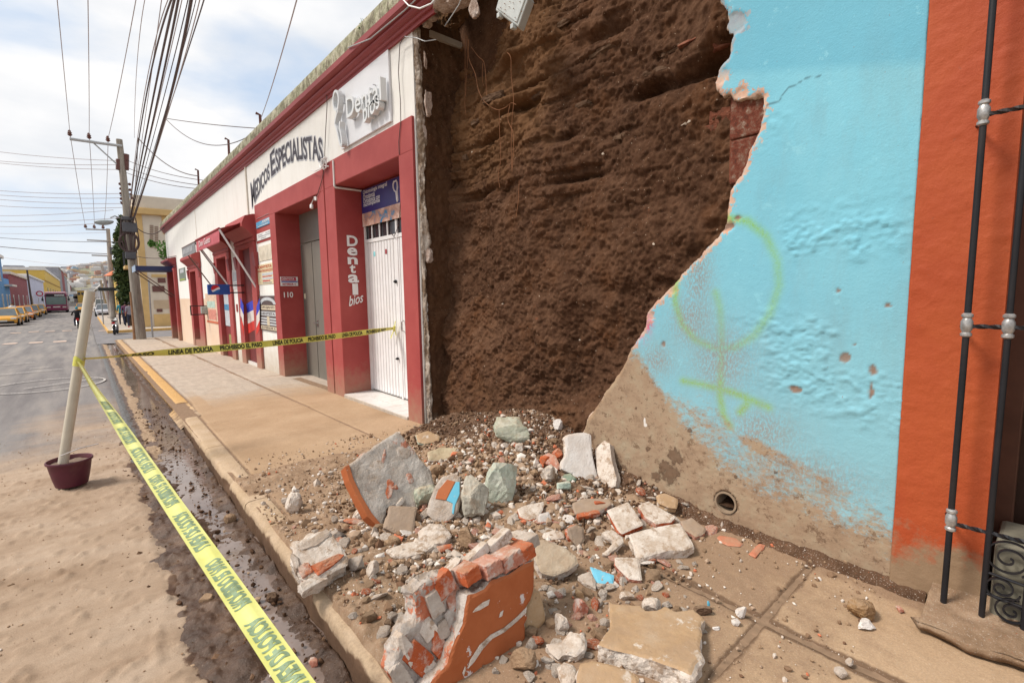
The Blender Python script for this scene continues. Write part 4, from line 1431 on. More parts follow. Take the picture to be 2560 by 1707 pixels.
m.build('box', flat('sign_deep_blue', (0.010, 0.065, 0.30), .4, .1, spec=.5), so, bev=.008)
H_ = b_.z - a_.z
cx_, cz_, cr = a_.x + (b_.x - a_.x) * .34, a_.z + H_ * .55, H_ * .38
def disc_part(z0, z1, mat, name, wave=True, off=.004, lo=None, hi=None):
 m = MB()
 n_ = 30
 P_ = []
 for k in range(n_ + 1):
  u_ = -1 + 2 * k / n_
  c_ = math.sqrt(max(0, 1 - u_ * u_))
  zt_ = min(c_, hi(u_)) if hi else c_
  zb_ = max(-c_, lo(u_)) if lo else -c_
  if zt_ < zb_:
   zt_ = zb_ = max(min(zt_, c_), -c_)
  P_.append((u_, zb_, zt_))
 for p_, q_ in zip(P_[:-1], P_[1:]):
  m.add([(cx_ + p_[0] * cr, SY - off, cz_ + p_[1] * cr), (cx_ + q_[0] * cr, SY - off, cz_ + q_[1] * cr), (cx_ + q_[0] * cr, SY - off, cz_ + q_[2] * cr), (cx_ + p_[0] * cr, SY - off, cz_ + p_[2] * cr)], [(0, 1, 2, 3)])
 return m.build(name, mat, so)
fa = lambda u_: 0.10 + 0.35 * u_ + 0.12 * math.sin(2.6 * u_)
fb_ = lambda u_: -0.42 + 0.32 * u_ + 0.10 * math.sin(2.6 * u_)
disc_part(0, 0, flat('disc_red', (0.52, 0.02, 0.03), .4), 'disc_red', lo=fa)
disc_part(0, 0, flat('disc_white', (0.72, 0.72, 0.74), .4), 'disc_white', lo=fb_, hi=fa)
disc_part(0, 0, flat('disc_blue', (0.02, 0.14, 0.42), .4), 'disc_blue', hi=fb_)
m = MB()
m.box(b_.x, DEN_X, SY + .03, SY + .06, b_.z - .04, b_.z - .01)
m.box(b_.x, DEN_X, SY + .03, SY + .06, a_.z + .03, a_.z + .06)
m.build('bracket', m_black, so)
board(518, 805, 540, 733, flat('poster_pale', (0.62, 0.45, 0.33), .7, .3, 9), 'poster', 'tall faded orange and pink poster beside the soda shop door', ((None, m_ordr, .0, .0, 1, .07), (None, flat('poster_pink', (0.55, 0.22, 0.17), .7, .4, 9), .2, .12, .7, .34), (None, flat('poster_teal', (0.40, 0.52, 0.45), .7, .3, 9), .15, .52, .7, .22)))
board(449, 703, 462, 668, flat('board_green_grey', (0.17, 0.20, 0.17), .6, .3, 7), 'wall_sign', 'small dark green framed notice left of the narrow arched door', ((None, m_silver, .2, .62, .6, .28), (None, flat('lime_strip', (0.32, 0.40, 0.10), .6), .1, .03, .8, .12)))
board(582, 723, 597, 672, m_whp, 'wall_sign', 'white notice with grey printing between the two middle doors', ((None, m_silver, .15, .4, .7, .45), (None, m_gtxt, .2, .2, .6, .03), (None, m_gtxt, .2, .28, .6, .03)))
m = MB()
hb = thing('wall_bracket_box', 'dark metal bracket with a small grey box beside the narrow red door', 'bracket', (2.8, 18.9, 1.1))
m.box(2.55, DEN_X, 18.7, 18.74, 1.30, 1.33)
m.box(2.55, DEN_X, 18.7, 18.74, 1.02, 1.05)
m.box(2.55, 2.58, 18.7, 18.74, 1.02, 1.33)
m.build('arms', m_black, hb)
m = MB()
m.box(2.85, 3.02, 18.6, 18.8, 1.06, 1.29)
m.build('box', flat('box_grey', (0.35, 0.37, 0.34), .6), hb, bev=.01)
m = MB()
m.box(DEN_X - .02, DEN_X - .002, 14.4, 14.52, 1.2, 1.4)
m.build('meter_flap', m_red, den)
cdt = thing('conduit', 'white conduit pipe running down the red lintel and into the dental doorway', 'pipe', (2.98, 7.5, 3.3))
m = MB()
c0, c1 = onx(833, 402, 2.985), onx(836, 466, 2.985)
m.tube([c0, c1, (3.0, 7.43, c1.z - .01), (3.42, 7.43, c1.z - .01)], .016)
m.build('pipe', m_wmetal, cdt, smooth=True)
rg = thing('cable_junction', 'tangle of white tape and cable ends where the lettering meets the lintel', 'cable junction', onx(812, 408, 2.97))
m = MB()
random.seed(3)
c0 = onx(812, 408, 2.96)
for k in range(7):
 q = [c0 + Vector((random.uniform(-.05, .03), random.uniform(-.12, .12), random.uniform(-.09, .09))) for _ in range(4)]
 m.tube(q, .009, 5)
m.tube([c0 + Vector((0, .05, -.05)), c0 + Vector((-.03, .35, -.06)), c0 + Vector((-.02, .55, .0))], .008, 6)
m.build('ends', m_wmetal, rg, smooth=True)
house = thing('adobe_house', 'turquoise plastered adobe house whose front wall has fallen open onto dark brown earth', 'house', (ADB_X, 3.0, 0))
EDGE = [(1780, -160), (1790, -60), (1799, 0), (1806, 13), (1817, 27), (1821, 49), (1817, 67), (1822, 80), (1835, 84), (1829, 98), (1826, 120), (1822, 143), (1808, 156), (1797, 174), (1787, 205), (1793, 223),
  (1806, 241), (1824, 234), (1840, 250), (1864, 245), (1882, 243), (1900, 236), (1908, 243), (1907, 277), (1900, 317), (1889, 348), (1875, 379), (1864, 411), (1858, 430), (1846, 448), (1837, 460), (1826, 478), (1822, 504),
  (1818, 536), (1817, 556), (1811, 571), (1793, 596), (1770, 616), (1753, 638), (1730, 661), (1703, 687), (1689, 707), (1672, 724), (1643, 752), (1618, 781), (1613, 816), (1598, 844), (1575, 873), (1557, 919), (1534, 953),
  (1511, 982), (1500, 1005), (1470, 1045), (1455, 1085), (1440, 1130), (1420, 1200)]
E2 = [(onx(x, y, ADB_X).y, onx(x, y, ADB_X).z) for x, y in EDGE]
E2.append((2.95, 0.1))
poly = np.array(E2 + [(2.95, -0.2), (0.50, -0.2), (0.50, E2[0][1])])
def sdf_poly(pts, poly):
 """signed distance (positive inside) to a closed polygon"""
 d = np.full(len(pts), 1e9)
 inside = np.zeros(len(pts), bool)
 n = len(poly)
 for i in range(n):
  a, b = poly[i], poly[(i + 1) % n]
  e = b - a
  w_ = pts - a
  t = np.clip((w_ @ e) / max(1e-12, e @ e), 0, 1)
  d = np.minimum(d, np.hypot(*(w_ - t[:, None] * e).T))
  c = ((a[1] <= pts[:, 1]) & (b[1] > pts[:, 1])) | ((b[1] <= pts[:, 1]) & (a[1] > pts[:, 1]))
  with np.errstate(divide='ignore', invalid='ignore'):
   xi = a[0] + (pts[:, 1] - a[1]) / (b[1] - a[1] if b[1] != a[1] else 1e-9) * e[0]
  inside ^= c & (pts[:, 0] < xi)
 return np.where(inside, d, -d)
def polyline_d(pts, line):
 d = np.full(len(pts), 1e9)
 for i in range(len(line) - 1):
  a, b = np.array(line[i]), np.array(line[i + 1])
  e = b - a
  w_ = pts - a
  t = np.clip((w_ @ e) / max(1e-12, e @ e), 0, 1)
  d = np.minimum(d, np.hypot(*(w_ - t[:, None] * e).T))
 return d
def wl(pix):
 return [(onx(x, y, ADB_X).y, onx(x, y, ADB_X).z) for x, y in pix]
ST = 0.0105
gy_ = np.arange(0.50, 3.0, ST)
gz_ = np.arange(-0.12, 4.15, ST)
Y, Z = np.meshgrid(gy_, gz_, indexing='ij')
nu, nv = Y.shape
P2 = np.stack([Y.ravel(), Z.ravel()], 1)
openpoly = np.array(E2 + [(2.95, -9), (-9, -9), (-9, E2[0][1] + 9), (E2[0][0], E2[0][1] + 9)])
sd_ = sdf_poly(P2, openpoly)
p3 = P3(Y, Z, 0 * Y)
rag = 0.010 * fbm(p3, 22, 4, 0.65, seed=81)
sd_ = sd_ + rag
S = sd_.reshape(Y.shape)
gyv, gzv = np.gradient(S, ST)
gl_ = np.hypot(gyv, gzv) + 1e-6
ins = S > 0
F = grid_faces(nu, nv)
fin = ins.ravel()[F].any(1)
F = F[fin]
Ys, Zs = Y.copy(), Z.copy()
mv = ~ins
Ys[mv] = Y[mv] - S[mv] * (gyv / gl_ ** 2)[mv]
Zs[mv] = Z[mv] - S[mv] * (gzv / gl_ ** 2)[mv]
big = fbm(p3, 0.9, 3, seed=82).reshape(Y.shape)
midn = fbm(p3, 4.5, 4, seed=83).reshape(Y.shape)
ctr = [(1950, 660, .5), (2100, 780, .55), (2180, 620, .35), (2190, 900, .45), (2000, 900, .35), (2200, 1000, .3), (1950, 330, .18), (2180, 300, .2)]
patch = np.zeros(Y.shape)
for cx_, cy_, r_ in ctr:
 c = onx(cx_, cy_, ADB_X)
 patch += np.exp(-((Y - c.y) ** 2 + (Z - c.z) ** 2) / (2 * (r_ * .45) ** 2))
patch = np.clip(patch, 0, 1)
flk = np.maximum(0, fbm(P3(Y, Z * 1.4, 0 * Y), 17, 4, 0.62, seed=84).reshape(Y.shape))
flk2 = np.maximum(0, fbm(P3(Y, Z * 2, 0 * Y), 34, 3, 0.6, seed=85).reshape(Y.shape))
patch = patch * sstep(-.15, .35, fbm(p3, 3.1, 4, .6, seed=87).reshape(Y.shape))
relief = 0.006 * big + 0.001 * midn + patch * (0.0055 * sstep(.06, .13, flk) + 0.004 * sstep(.10, .18, flk2) + .004 * flk) + 0.0008 * flk2
relief = relief + 0.004 * sstep(0.7, 0.3, Z) * midn + 0.004 * sstep(.9, .4, Z) * flk2
holes = [(2112, 895, .030, .026), (1987, 972, .035, .022), (1660, 860, .016, .022), (2183, 925, .02, .03), (2178, 975, .012, .045), (2135, 862, .007, .007), (2095, 727, .012, .01), (2220, 765, .014, .01), (1815, 567, .05, .02), (1845, 545, .02, .01)]
hole = np.zeros(Y.shape)
for cx_, cy_, a_, b_ in holes:
 c = onx(cx_, cy_, ADB_X)
 q_ = ((Y - c.y) / a_) ** 2 + ((Z - c.z) / b_) ** 2
 hole = np.maximum(hole, sstep(1.3, 0.7, q_ + 0.9 * fbm(p3, 30, 3, seed=86).reshape(Y.shape)))
relief = relief - 0.006 * hole
edgeS = np.clip(S, 0, 1)
for cx_, cy_, r_ in ((1842, 58, .045), (1835, 48, .03), (1852, 236, .03), (1798, 190, .04), (1818, 566, .025), (1680, 725, .02), (1625, 790, .022)):
 c = onx(cx_, cy_, ADB_X)
 edgeS = np.minimum(edgeS, np.clip(np.hypot(Y - c.y, Z - c.z) - r_, 0, 1))
relief = relief - 0.010 * sstep(0.02, 0, edgeS)
dc = onx(1815, 1255, ADB_X)
dr = np.hypot(Y - dc.y, (Z - dc.z))
X_ = ADB_X - relief
G1 = wl([(1822, 545), (1870, 553), (1915, 590), (1943, 650), (1948, 715), (1925, 785), (1885, 840), (1838, 868), (1790, 872), (1740, 850), (1705, 810), (1688, 755), (1690, 700)])
G2 = wl([(1789, 732), (1800, 770), (1804, 850), (1802, 940), (1800, 990), (1808, 1035), (1825, 1065)])
G3 = wl([(1708, 952), (1760, 962), (1830, 980), (1880, 1000), (1922, 1018)])
G4 = wl([(1865, 992), (1868, 1010), (1850, 1030)])
gd_ = np.minimum(np.minimum(polyline_d(P2, G1), polyline_d(P2, G2)), np.minimum(polyline_d(P2, G3), polyline_d(P2, G4))).reshape(Y.shape)
graf = np.exp(-(gd_ / 0.022) ** 2 * .7)
graf = graf * (0.62 + 0.38 * sstep(0.4, -0.4, fbm(p3, 2, 2, seed=8).reshape(Y.shape))) * np.where(Z > 1.0, .95, 1.1)
mline = wl([(1500, 760), (1590, 870), (1640, 965), (1730, 1000), (1800, 1055), (1880, 1110), (1960, 1145), (2060, 1195), (2150, 1240), (2225, 1300), (2330, 1330)])
mz = np.interp(Y, [q[0] for q in mline[::-1]], [q[1] for q in mline[::-1]])
lline = wl([(1480, 960), (1540, 905), (1600, 930), (1650, 985), (1700, 1050), (1745, 1110), (1800, 1170), (1900, 1235), (2000, 1285), (2100, 1322), (2225, 1362), (2330, 1390)])
lz = np.interp(Y, [q[0] for q in lline[::-1]], [q[1] for q in lline[::-1]])
mud = 0.5 * sstep(0.10, -0.08, Z - mz) + 0.55 * sstep(0.16, -0.12, Z - lz + .10 * fbm(p3, 4, 5, .65, seed=19).reshape(Y.shape))
swd = polyline_d(P2, wl([(1745, 985), (1800, 1050), (1850, 1095), (1930, 1135), (2020, 1180), (2110, 1225), (2180, 1268), (2205, 1300)])).reshape(Y.shape)
swe = np.interp(Y, [onx(2210, 1300, ADB_X).y, onx(2120, 1230, ADB_X).y, onx(1900, 1120, ADB_X).y, onx(1740, 980, ADB_X).y], [0, .6, 1, .3])
mud = np.maximum(mud, .80 * swe * sstep(0.07, 0.0, swd + .035 * fbm(p3, 5, 5, .6, seed=14).reshape(Y.shape)))
splat = np.zeros(Y.shape)
for cx_, cy_, r_ in ((1660, 1165, .07), (1680, 1140, .05), (1640, 1190, .06), (1695, 1150, .035), (1500, 1120, .06), (1530, 1150, .06), (1480, 1090, .05), (1620, 1120, .03), (1725, 1075, .025), (1590, 1020, .02), (1840, 1190, .02), (1560, 1170, .05), (1817, 1228, .03), (1940, 1180, .015), (1672, 1180, .12), (1690, 1140, .08)):
 c = onx(cx_, cy_, ADB_X)
 splat = np.maximum(splat, np.exp(-((Y - c.y) ** 2 + (Z - c.z) ** 2) / (r_ * .9) ** 2))
white_ = np.zeros(Y.shape)
for cx_, cy_, a_, b_ in ((1612, 1052, .010, .03), (1614, 1062, .016, .016)):
 c = onx(cx_, cy_, ADB_X)
 white_ = np.maximum(white_, np.exp(-((Y - c.y) / a_) ** 2 - ((Z - c.z) / b_) ** 2))
scr = wl([(1560, 800), (1660, 930), (1700, 990)])
scrape = np.zeros(Y.shape)
for cx_, cy_, r1_, r2_ in ((1745, 690, .10, .26), (1730, 800, .16, .2), (1800, 900, .2, .22), (1640, 900, .14, .12), (1900, 1080, .2, .14), (2000, 1180, .3, .12)):
 c = onx(cx_, cy_, ADB_X)
 scrape = np.maximum(scrape, np.exp(-((Y - c.y) / r1_) ** 2 - ((Z - c.z) / r2_) ** 2))
c = onx(1622, 800, ADB_X)
pink = np.exp(-((Y - c.y) / .035) ** 2 - ((Z - c.z + 0.03) / .07) ** 2) + .6 * np.exp(-((Y - c.y - .08) / .06) ** 2 - ((Z - c.z + .15) / .035) ** 2)
crk = polyline_d(P2, wl([(1908, 288), (1918, 262), (1935, 258), (1948, 255), (1955, 238), (1972, 218), (1990, 212), (2015, 196), (2050, 190)])).reshape(Y.shape)
crack = sstep(0.005, 0.0015, crk)
V = np.stack([X_.ravel(), Ys.ravel(), Zs.ravel()], 1)
keepf = (dr.ravel()[F] > 0.072).all(1)
F = F[keepf]
bp = Mat('turquoise_plaster', 0.72, 0.3)
e_ = bp.attr('edge')
bn = bp.noise(28, 6, 0.7)
base_c = bp.ramp(bp.noise(1.1, 5, 0.6), [(0.3, (0.165, 0.455, 0.580)), (0.7, (0.205, 0.520, 0.635))])
base_c = bp.mix(bp.math('MULTIPLY', bp.ramp(bp.noise(5, 6, 0.7, vec=bp.map((1, 1, .4))), [(0.45, 0.0), (0.75, 1.0)]), 0.25), base_c, (0.27, 0.56, 0.66))
undc = bp.ramp(bp.noise(13, 5, 0.65), [(0.35, (0.50, 0.24, 0.155)), (0.5, (0.58, 0.37, 0.27)), (0.68, (0.55, 0.43, 0.34))])
chip = bp.rng(bp.math('SUBTRACT', e_, bp.math('MULTIPLY', bp.math('SUBTRACT', bn, 0.40), 0.22)), 0.0, 0.004, 1, 0)
col = bp.mix(chip, base_c, undc)
gr = bp.math('MULTIPLY', bp.attr('graf'), bp.rng(bp.noise(70, 4, 0.7), 0.3, 0.65, 0.35, 1.0))
col = bp.mix(bp.math('MULTIPLY', gr, 1.15, clamp=True), col, (0.22, 0.46, 0.10))
col = bp.mix(bp.math('MULTIPLY', bp.attr('pink'), bp.ramp(bp.noise(40, 4, .7), [(0.42, 0.0), (0.55, 0.9)])), col, (0.62, 0.05, 0.22))
sc = bp.math('MULTIPLY', bp.attr('scrape'), bp.ramp(bp.noise(85, 5, 0.75, vec=bp.map((1, 1, .45))), [(0.43, 0.0), (0.53, 1.0)]))
col = bp.mix(bp.math('MULTIPLY', sc, 0.8), col, (0.27, 0.22, 0.19))
h = bp.attr('hole')
col = bp.mix(h, col, (0.24, 0.15, 0.11))
m1 = bp.noise(4, 8, 0.72)
m2 = bp.noise(26, 6, 0.75, vec=bp.map((1, 1, 1.6), rot=(.5, 0, 0)))
mf = bp.math('ADD', bp.attr('mud'), bp.math('MULTIPLY', bp.math('SUBTRACT', m1, 0.5), 1.0))
mf = bp.math('ADD', mf, bp.math('MULTIPLY', bp.math('SUBTRACT', m2, 0.5), 1.3))
mudc = bp.ramp(bp.noise(7, 8, 0.7), [(0.3, (0.25, 0.155, 0.09)), (0.48, (0.34, 0.225, 0.138)), (0.62, (0.36, 0.265, 0.17)), (0.75, (0.35, 0.315, 0.225))])
mudc = bp.mix(bp.ramp(bp.noise(30, 6, 0.75), [(0.58, 0.0), (0.66, .8)]), mudc, (0.15, 0.088, 0.05))
mf = bp.math('ADD', mf, bp.math('MULTIPLY', bp.math('SUBTRACT', bp.noise(95, 5, 0.75), 0.5), 0.7))
stn = bp.ramp(bp.noise(2.6, 8, .72, vec=bp.map((1, 1.6, .5))), [(.48, 0.0), (.72, .34)])
col = bp.mix(stn, col, (0.20, 0.33, 0.36))
col = bp.mix(bp.math('MULTIPLY', bp.rng(bp.xyz(2), 1.9, .5), .22), col, (0.36, 0.33, 0.27))
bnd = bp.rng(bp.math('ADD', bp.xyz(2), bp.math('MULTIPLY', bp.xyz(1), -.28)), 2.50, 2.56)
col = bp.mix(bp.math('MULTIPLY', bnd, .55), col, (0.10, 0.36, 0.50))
lf = bp.ramp(bp.noise(7, 9, .78, vec=bp.map(loc=(4, 1, 7))), [(.60, 0.0), (.63, .5)])
col = bp.mix(lf, col, (0.26, 0.58, 0.68))
col = bp.mix(bp.rng(mf, 0.30, 0.72, 0, .96), col, mudc)
sp_m = bp.rng(bp.math('ADD', bp.attr('splat'), bp.math('MULTIPLY', bp.math('SUBTRACT', bp.noise(24, 7, 0.75), 0.5), 2.0)), 0.55, 0.72)
sp_m = bp.math('MULTIPLY', sp_m, bp.rng(bp.attr('splat'), 0.03, 0.2))
col = bp.mix(bp.math('MULTIPLY', sp_m, .8), col, (0.13, 0.075, 0.045))
col = bp.mix(bp.math('MULTIPLY', bp.rng(mf, .5, .7), bp.ramp(bp.noise(14, 9, .8, vec=bp.map(loc=(9, 9, 9))), [(.56, 0.0), (.60, .75)])), col, (0.14, 0.082, 0.048))
col = bp.mix(bp.rng(bp.attr('white'), .35, .5), col, (0.66, 0.62, 0.58))
col = bp.mix(bp.math('MULTIPLY', bp.ramp(bp.noise(48, 3, 0.6), [(0.72, 0.0), (0.75, 1.0)]), 0.75), col, (0.22, 0.13, 0.09))
col = bp.mix(bp.math('MULTIPLY', bp.attr('crack'), .75), col, (0.05, 0.11, 0.14))
bp.color(col)
bp.bump(bp.noise(90, 6, 0.7), 0.38, 0.006)
bp.bump(bp.ramp(bp.noise(21, 7, 0.7), [(0.5, 0.0), (0.62, 1.0)]), 0.14, 0.004)
bp.bump(sp_m, 0.7, 0.012)
bp.bump(chip, 0.4, -0.003)
m_blue = bp.m
rimm = Mat('raw_lime_plaster', 0.95, 0.1)
rimm.color(rimm.ramp(rimm.noise(16, 6, 0.7), [(0.3, (0.30, 0.20, 0.14)), (0.5, (0.55, 0.44, 0.35)), (0.7, (0.62, 0.38, 0.27))]))
rimm.bump(rimm.noise(70, 5, 0.7), 0.9, 0.012)
ed = np.concatenate([F[:, [0, 1]], F[:, [1, 2]], F[:, [2, 3]], F[:, [3, 0]]])
key = np.sort(ed, 1)
kk = key[:, 0].astype(np.int64) * (nu * nv) + key[:, 1]
u_, inv, cnt = np.unique(kk, return_inverse=True, return_counts=True)
be_ = ed[cnt[inv] == 1]
bv = np.unique(be_)
mapb = -np.ones(nu * nv, int)
n0 = nu * nv
layers = []
Vb = V[bv].copy()
q = P3(Vb[:, 1], Vb[:, 2], 0 * Vb[:, 1])
dep = 0.032 + 0.02 * fbm(q, 6, 3, seed=88)
gyb = (gyv / gl_).ravel()[bv]
gzb = (gzv / gl_).ravel()[bv]
V2 = Vb.copy()
V2[:, 0] += dep * .5
out = 0.006 + 0.016 * fbm(q, 18, 3, seed=89)
isdr = dr.ravel()[bv] < .12
out = np.where(isdr, 0, out)
V2[:, 1] -= gyb * out
V2[:, 2] -= gzb * out
V3 = V2.copy()
V3[:, 0] += dep * .7
out2 = np.where(isdr, 0, 0.010 * fbm(q + 9, 14, 3, seed=90) - .004)
V3[:, 1] -= gyb * out2
V3[:, 2] -= gzb * out2
m1_ = mapb.copy()
m1_[bv] = n0 + np.arange(len(bv))
m2_ = mapb.copy()
m2_[bv] = n0 + len(bv) + np.arange(len(bv))
R1 = np.stack([be_[:, 0], be_[:, 1], m1_[be_[:, 1]], m1_[be_[:, 0]]], 1)[:, ::-1]
R2 = np.stack([m1_[be_[:, 0]], m1_[be_[:, 1]], m2_[be_[:, 1]], m2_[be_[:, 0]]], 1)[:, ::-1]
VV = np.concatenate([V, V2, V3])
FF = np.concatenate([F, R1, R2])
mi = np.concatenate([np.zeros(len(F)), np.ones(len(R1) + len(R2))])
used = np.unique(FF)
remap = -np.ones(len(VV), int)
remap[used] = np.arange(len(used))
def ext(a):
 a = a.ravel()
 return np.concatenate([a, a[bv], a[bv]])[used]
tp = (Z > 2.62 + (2.0 - Y) * .25) * 1.0
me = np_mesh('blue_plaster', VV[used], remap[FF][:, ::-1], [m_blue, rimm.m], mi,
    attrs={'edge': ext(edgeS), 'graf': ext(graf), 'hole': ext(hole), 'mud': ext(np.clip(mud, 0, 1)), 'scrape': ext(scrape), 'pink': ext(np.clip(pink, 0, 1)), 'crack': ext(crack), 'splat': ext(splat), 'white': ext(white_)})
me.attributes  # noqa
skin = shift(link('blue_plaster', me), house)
m = MB()
n_ = 28
ring_o = [(ADB_X - .012, dc.y + .074 * math.cos(2 * math.pi * k / n_), dc.z + .074 * math.sin(2 * math.pi * k / n_)) for k in range(n_)]
ring_i = [(ADB_X - .012, dc.y + .062 * math.cos(2 * math.pi * k / n_), dc.z + .062 * math.sin(2 * math.pi * k / n_)) for k in range(n_)]
bk_i = [(ADB_X + .30, b_, c_) for a_, b_, c_ in ring_i]
bk_o = [(ADB_X + .05, b_, c_) for a_, b_, c_ in ring_o]
m.add(ring_o + ring_i + bk_i + bk_o, [(k, (k + 1) % n_, n_ + (k + 1) % n_, n_ + k) for k in range(n_)] + [(n_ + k, n_ + (k + 1) % n_, 2 * n_ + (k + 1) % n_, 2 * n_ + k) for k in range(n_)] + [((k + 1) % n_, k, 3 * n_ + k, 3 * n_ + (k + 1) % n_) for k in range(n_)])
m.build('drain_pipe', flat('clay_pipe', (0.30, 0.22, 0.15), .9, .2, 14, .5, world=True), house, smooth=True)
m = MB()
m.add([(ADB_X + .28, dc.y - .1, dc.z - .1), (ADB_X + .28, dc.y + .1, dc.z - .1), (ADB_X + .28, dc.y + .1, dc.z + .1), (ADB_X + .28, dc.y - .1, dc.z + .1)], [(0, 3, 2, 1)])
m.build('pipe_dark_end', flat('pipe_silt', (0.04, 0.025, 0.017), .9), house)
q1 = np.linspace(-1, 1, 14)
A_, B_ = np.meshgrid(np.linspace(0, .25, 12), q1, indexing='ij')
hgt_ = -.062 + .055 * (0.6 + .4 * A_ / .25) + 0.012 * fbm(P3(A_, B_ * .06, 0 * A_), 20, 3, seed=3).reshape(A_.shape)
m_add = np_mesh('pipe_silt', P3(ADB_X + .0 + A_, dc.y + B_ * .058, dc.z + hgt_), grid_faces(12, 14), [m_mud], attrs={'dry': 0.25 + 0 * A_, 'asph': 0 * A_})
shift(link('pipe_silt', m_add), house)
ay = np.arange(1.12, 5.42, 0.0115)
az = np.arange(-0.15, 5.45, 0.0115)
Y, Z = np.meshgrid(ay, az, indexing='ij')
sh = Y.shape
p = P3(Y, Z, 0 * Y)
warp = 0.13 * fbm(p, .9, 4, seed=91).reshape(sh)
zc = (Z + warp + 0.018 * fbm(p, 5, 3, seed=92).reshape(sh)) / 0.115
row = np.floor(zc).astype(np.int64)
fz = zc - row
yc = (Y + 0.17 * (row % 2) + 0.03 * fbm(p, 4, 3, seed=93).reshape(sh)) / 0.36
cl = np.floor(yc).astype(np.int64)
fy = yc - cl
hb_ = _h(row.ravel(), cl.ravel(), row.ravel() * 0 + 3, 4).reshape(sh)
hr_ = _h(row.ravel(), row.ravel() * 0 + 7, row.ravel() * 0, 9).reshape(sh)
joint = np.maximum(sstep(0.12, 0.0, np.minimum(fz, 1 - fz)), sstep(0.05, 0.0, np.minimum(fy, 1 - fy)) * .7)
course = sstep(1.6, 3.0, Z + 0.5 * fbm(p, .8, 3, seed=94).reshape(sh)) * (0.35 + 0.65 * sstep(1.6, 3.2, Y))
low = sstep(1.2, 0.2, Z)
d = 0.14 + 0.16 * sstep(0.6, 3.6, Z) * sstep(1.4, 2.6, Y) + 0.10 * fbm(p, .85, 4, seed=95).reshape(sh)
d = d + course * (0.070 * (hb_ - .5) + 0.012 * (hr_ - .5) + 0.018 * joint * sstep(-.2, .3, fbm(p, 1.7, 3, seed=101).reshape(sh)))
d = d + 0.085 * fbm(p, 2.6, 5, 0.6, seed=96).reshape(sh)
wd, wi = worley(P3(Y * 9, Z * 11, 0 * Y), 31)
wd2, wi2 = worley(P3(Y * 24, Z * 26, 0 * Y), 32)
d = d - 0.030 * np.clip(0.62 - wd, 0, 1).reshape(sh) * (wi.reshape(sh) > 0.35) - 0.034 * (np.clip(.6 - wd2, 0, 1) * (wi2 > .4)).reshape(sh)
hfm = .14 + .86 * sstep(-.35, .35, fbm(p, 1.9, 4, .6, seed=103)).reshape(sh)
d = d + .07 * fbm(p, 1.6, 4, .6, seed=104).reshape(sh)
d = d + hfm * 0.030 * fbm(p, 11, 5, 0.68, seed=97).reshape(sh) + hfm * 0.034 * np.abs(fbm(p, 6.5, 4, .6, seed=102)).reshape(sh) + 0.013 * fbm(p, 52, 3, 0.6, seed=98).reshape(sh)
d = d + low * 0.012 * fbm(P3((Y + Z * .6) * 1.0, (Z - Y * .6) * .25, 0 * Y), 16, 3, seed=99).reshape(sh)
d = d - 0.10 * sstep(0.75, 0.0, Z) * sstep(5.2, 4.4, Y) * sstep(1.4, 2.6, Y)
def dent(px, py, ry_, rz_, amt, x=3.3):
 c = onx(px, py, x)
 return amt * np.exp(-((Y - c.y) / ry_) ** 2 - ((Z - c.z) / rz_) ** 2)
d = d + dent(1160, 85, .20, .20, .42, 3.4) + dent(1110, 60, .30, .10, .2, 3.4) + dent(1600, 215, .16, .05, .25) + dent(1780, 150, .15, .08, .28) + dent(1700, 195, .22, .05, .14) + dent(1480, 60, .3, .07, .1)
d = d + dent(1260, 265, .28, .03, .13) + dent(1180, 345, .3, .03, .10) + dent(1400, 335, .16, .035, .10) + dent(1180, 480, .35, .03, .10) + dent(1430, 445, .3, .03, .10) + dent(1300, 200, .25, .03, .12)
d = d - dent(1240, 130, .22, .05, .13) - dent(1250, 245, .25, .05, .10) - dent(1110, 230, .10, .4, .05)
c = onx(1868, 330, 3.2)
patchb = sstep(1.0, .6, ((Y - c.y) / .17) ** 2 + ((Z - c.z) / .42) ** 2)
sde = sdf_poly(np.stack([Y.ravel(), Z.ravel()], 1), openpoly).reshape(sh)
d = np.where(sde > -0.02, np.maximum(d, .07), d)
d = d + .15 * np.exp(-((Y - 4.65) / .55) ** 2) * sstep(.7, 1.7, Z) + .10 * sstep(3.4, 4.3, Z)
d = np.clip(d, 0.045, 1)
X = ADB_X + d
X = np.where(Y > 5.14, X + (Y - 5.14) * 0.2, X)
am_ = Mat('adobe_earth', 0.97, 0.08)
n1_ = am_.noise(2.2, 6, 0.62)
n2_ = am_.noise(17, 8, 0.72)
n3_ = am_.noise(75, 5, 0.75)
col = am_.ramp(n1_, [(0.32, (0.048, 0.021, 0.011)), (0.5, (0.072, 0.035, 0.020)), (0.68, (0.090, 0.038, 0.017))])
lp_ = am_.noise(2.1, 9, .74, vec=am_.map((1, 1, .6), rot=(.6, 0, 0), loc=(2, 5, 1)))
col = am_.mix(am_.rng(lp_, .50, .66, 0, .75), col, (0.125, 0.066, 0.039))
col = am_.mix(am_.rng(lp_, .47, .33, 0, .85), col, (0.030, 0.013, 0.007))
col = am_.mix(am_.rng(n2_, 0.44, 0.72, 0, .8), col, (0.145, 0.077, 0.045))
col = am_.mix(am_.rng(n3_, 0.55, 0.75, 0, .6), col, (0.19, 0.112, 0.07))
warm = am_.rng(am_.math('ADD', am_.attr('warm'), am_.math('MULTIPLY', am_.math('SUBTRACT', am_.noise(3, 5, .6), .5), 1.1)), 0.25, 0.9)
col = am_.mix(am_.math('MULTIPLY', warm, .8), col, (0.15, 0.076, 0.036))
col = am_.mix(am_.ramp(am_.noise(11, 5, 0.7, vec=am_.map(loc=(3, 3, 3))), [(0.68, 0.0), (0.74, .8)]), col, (0.22, 0.075, 0.035))
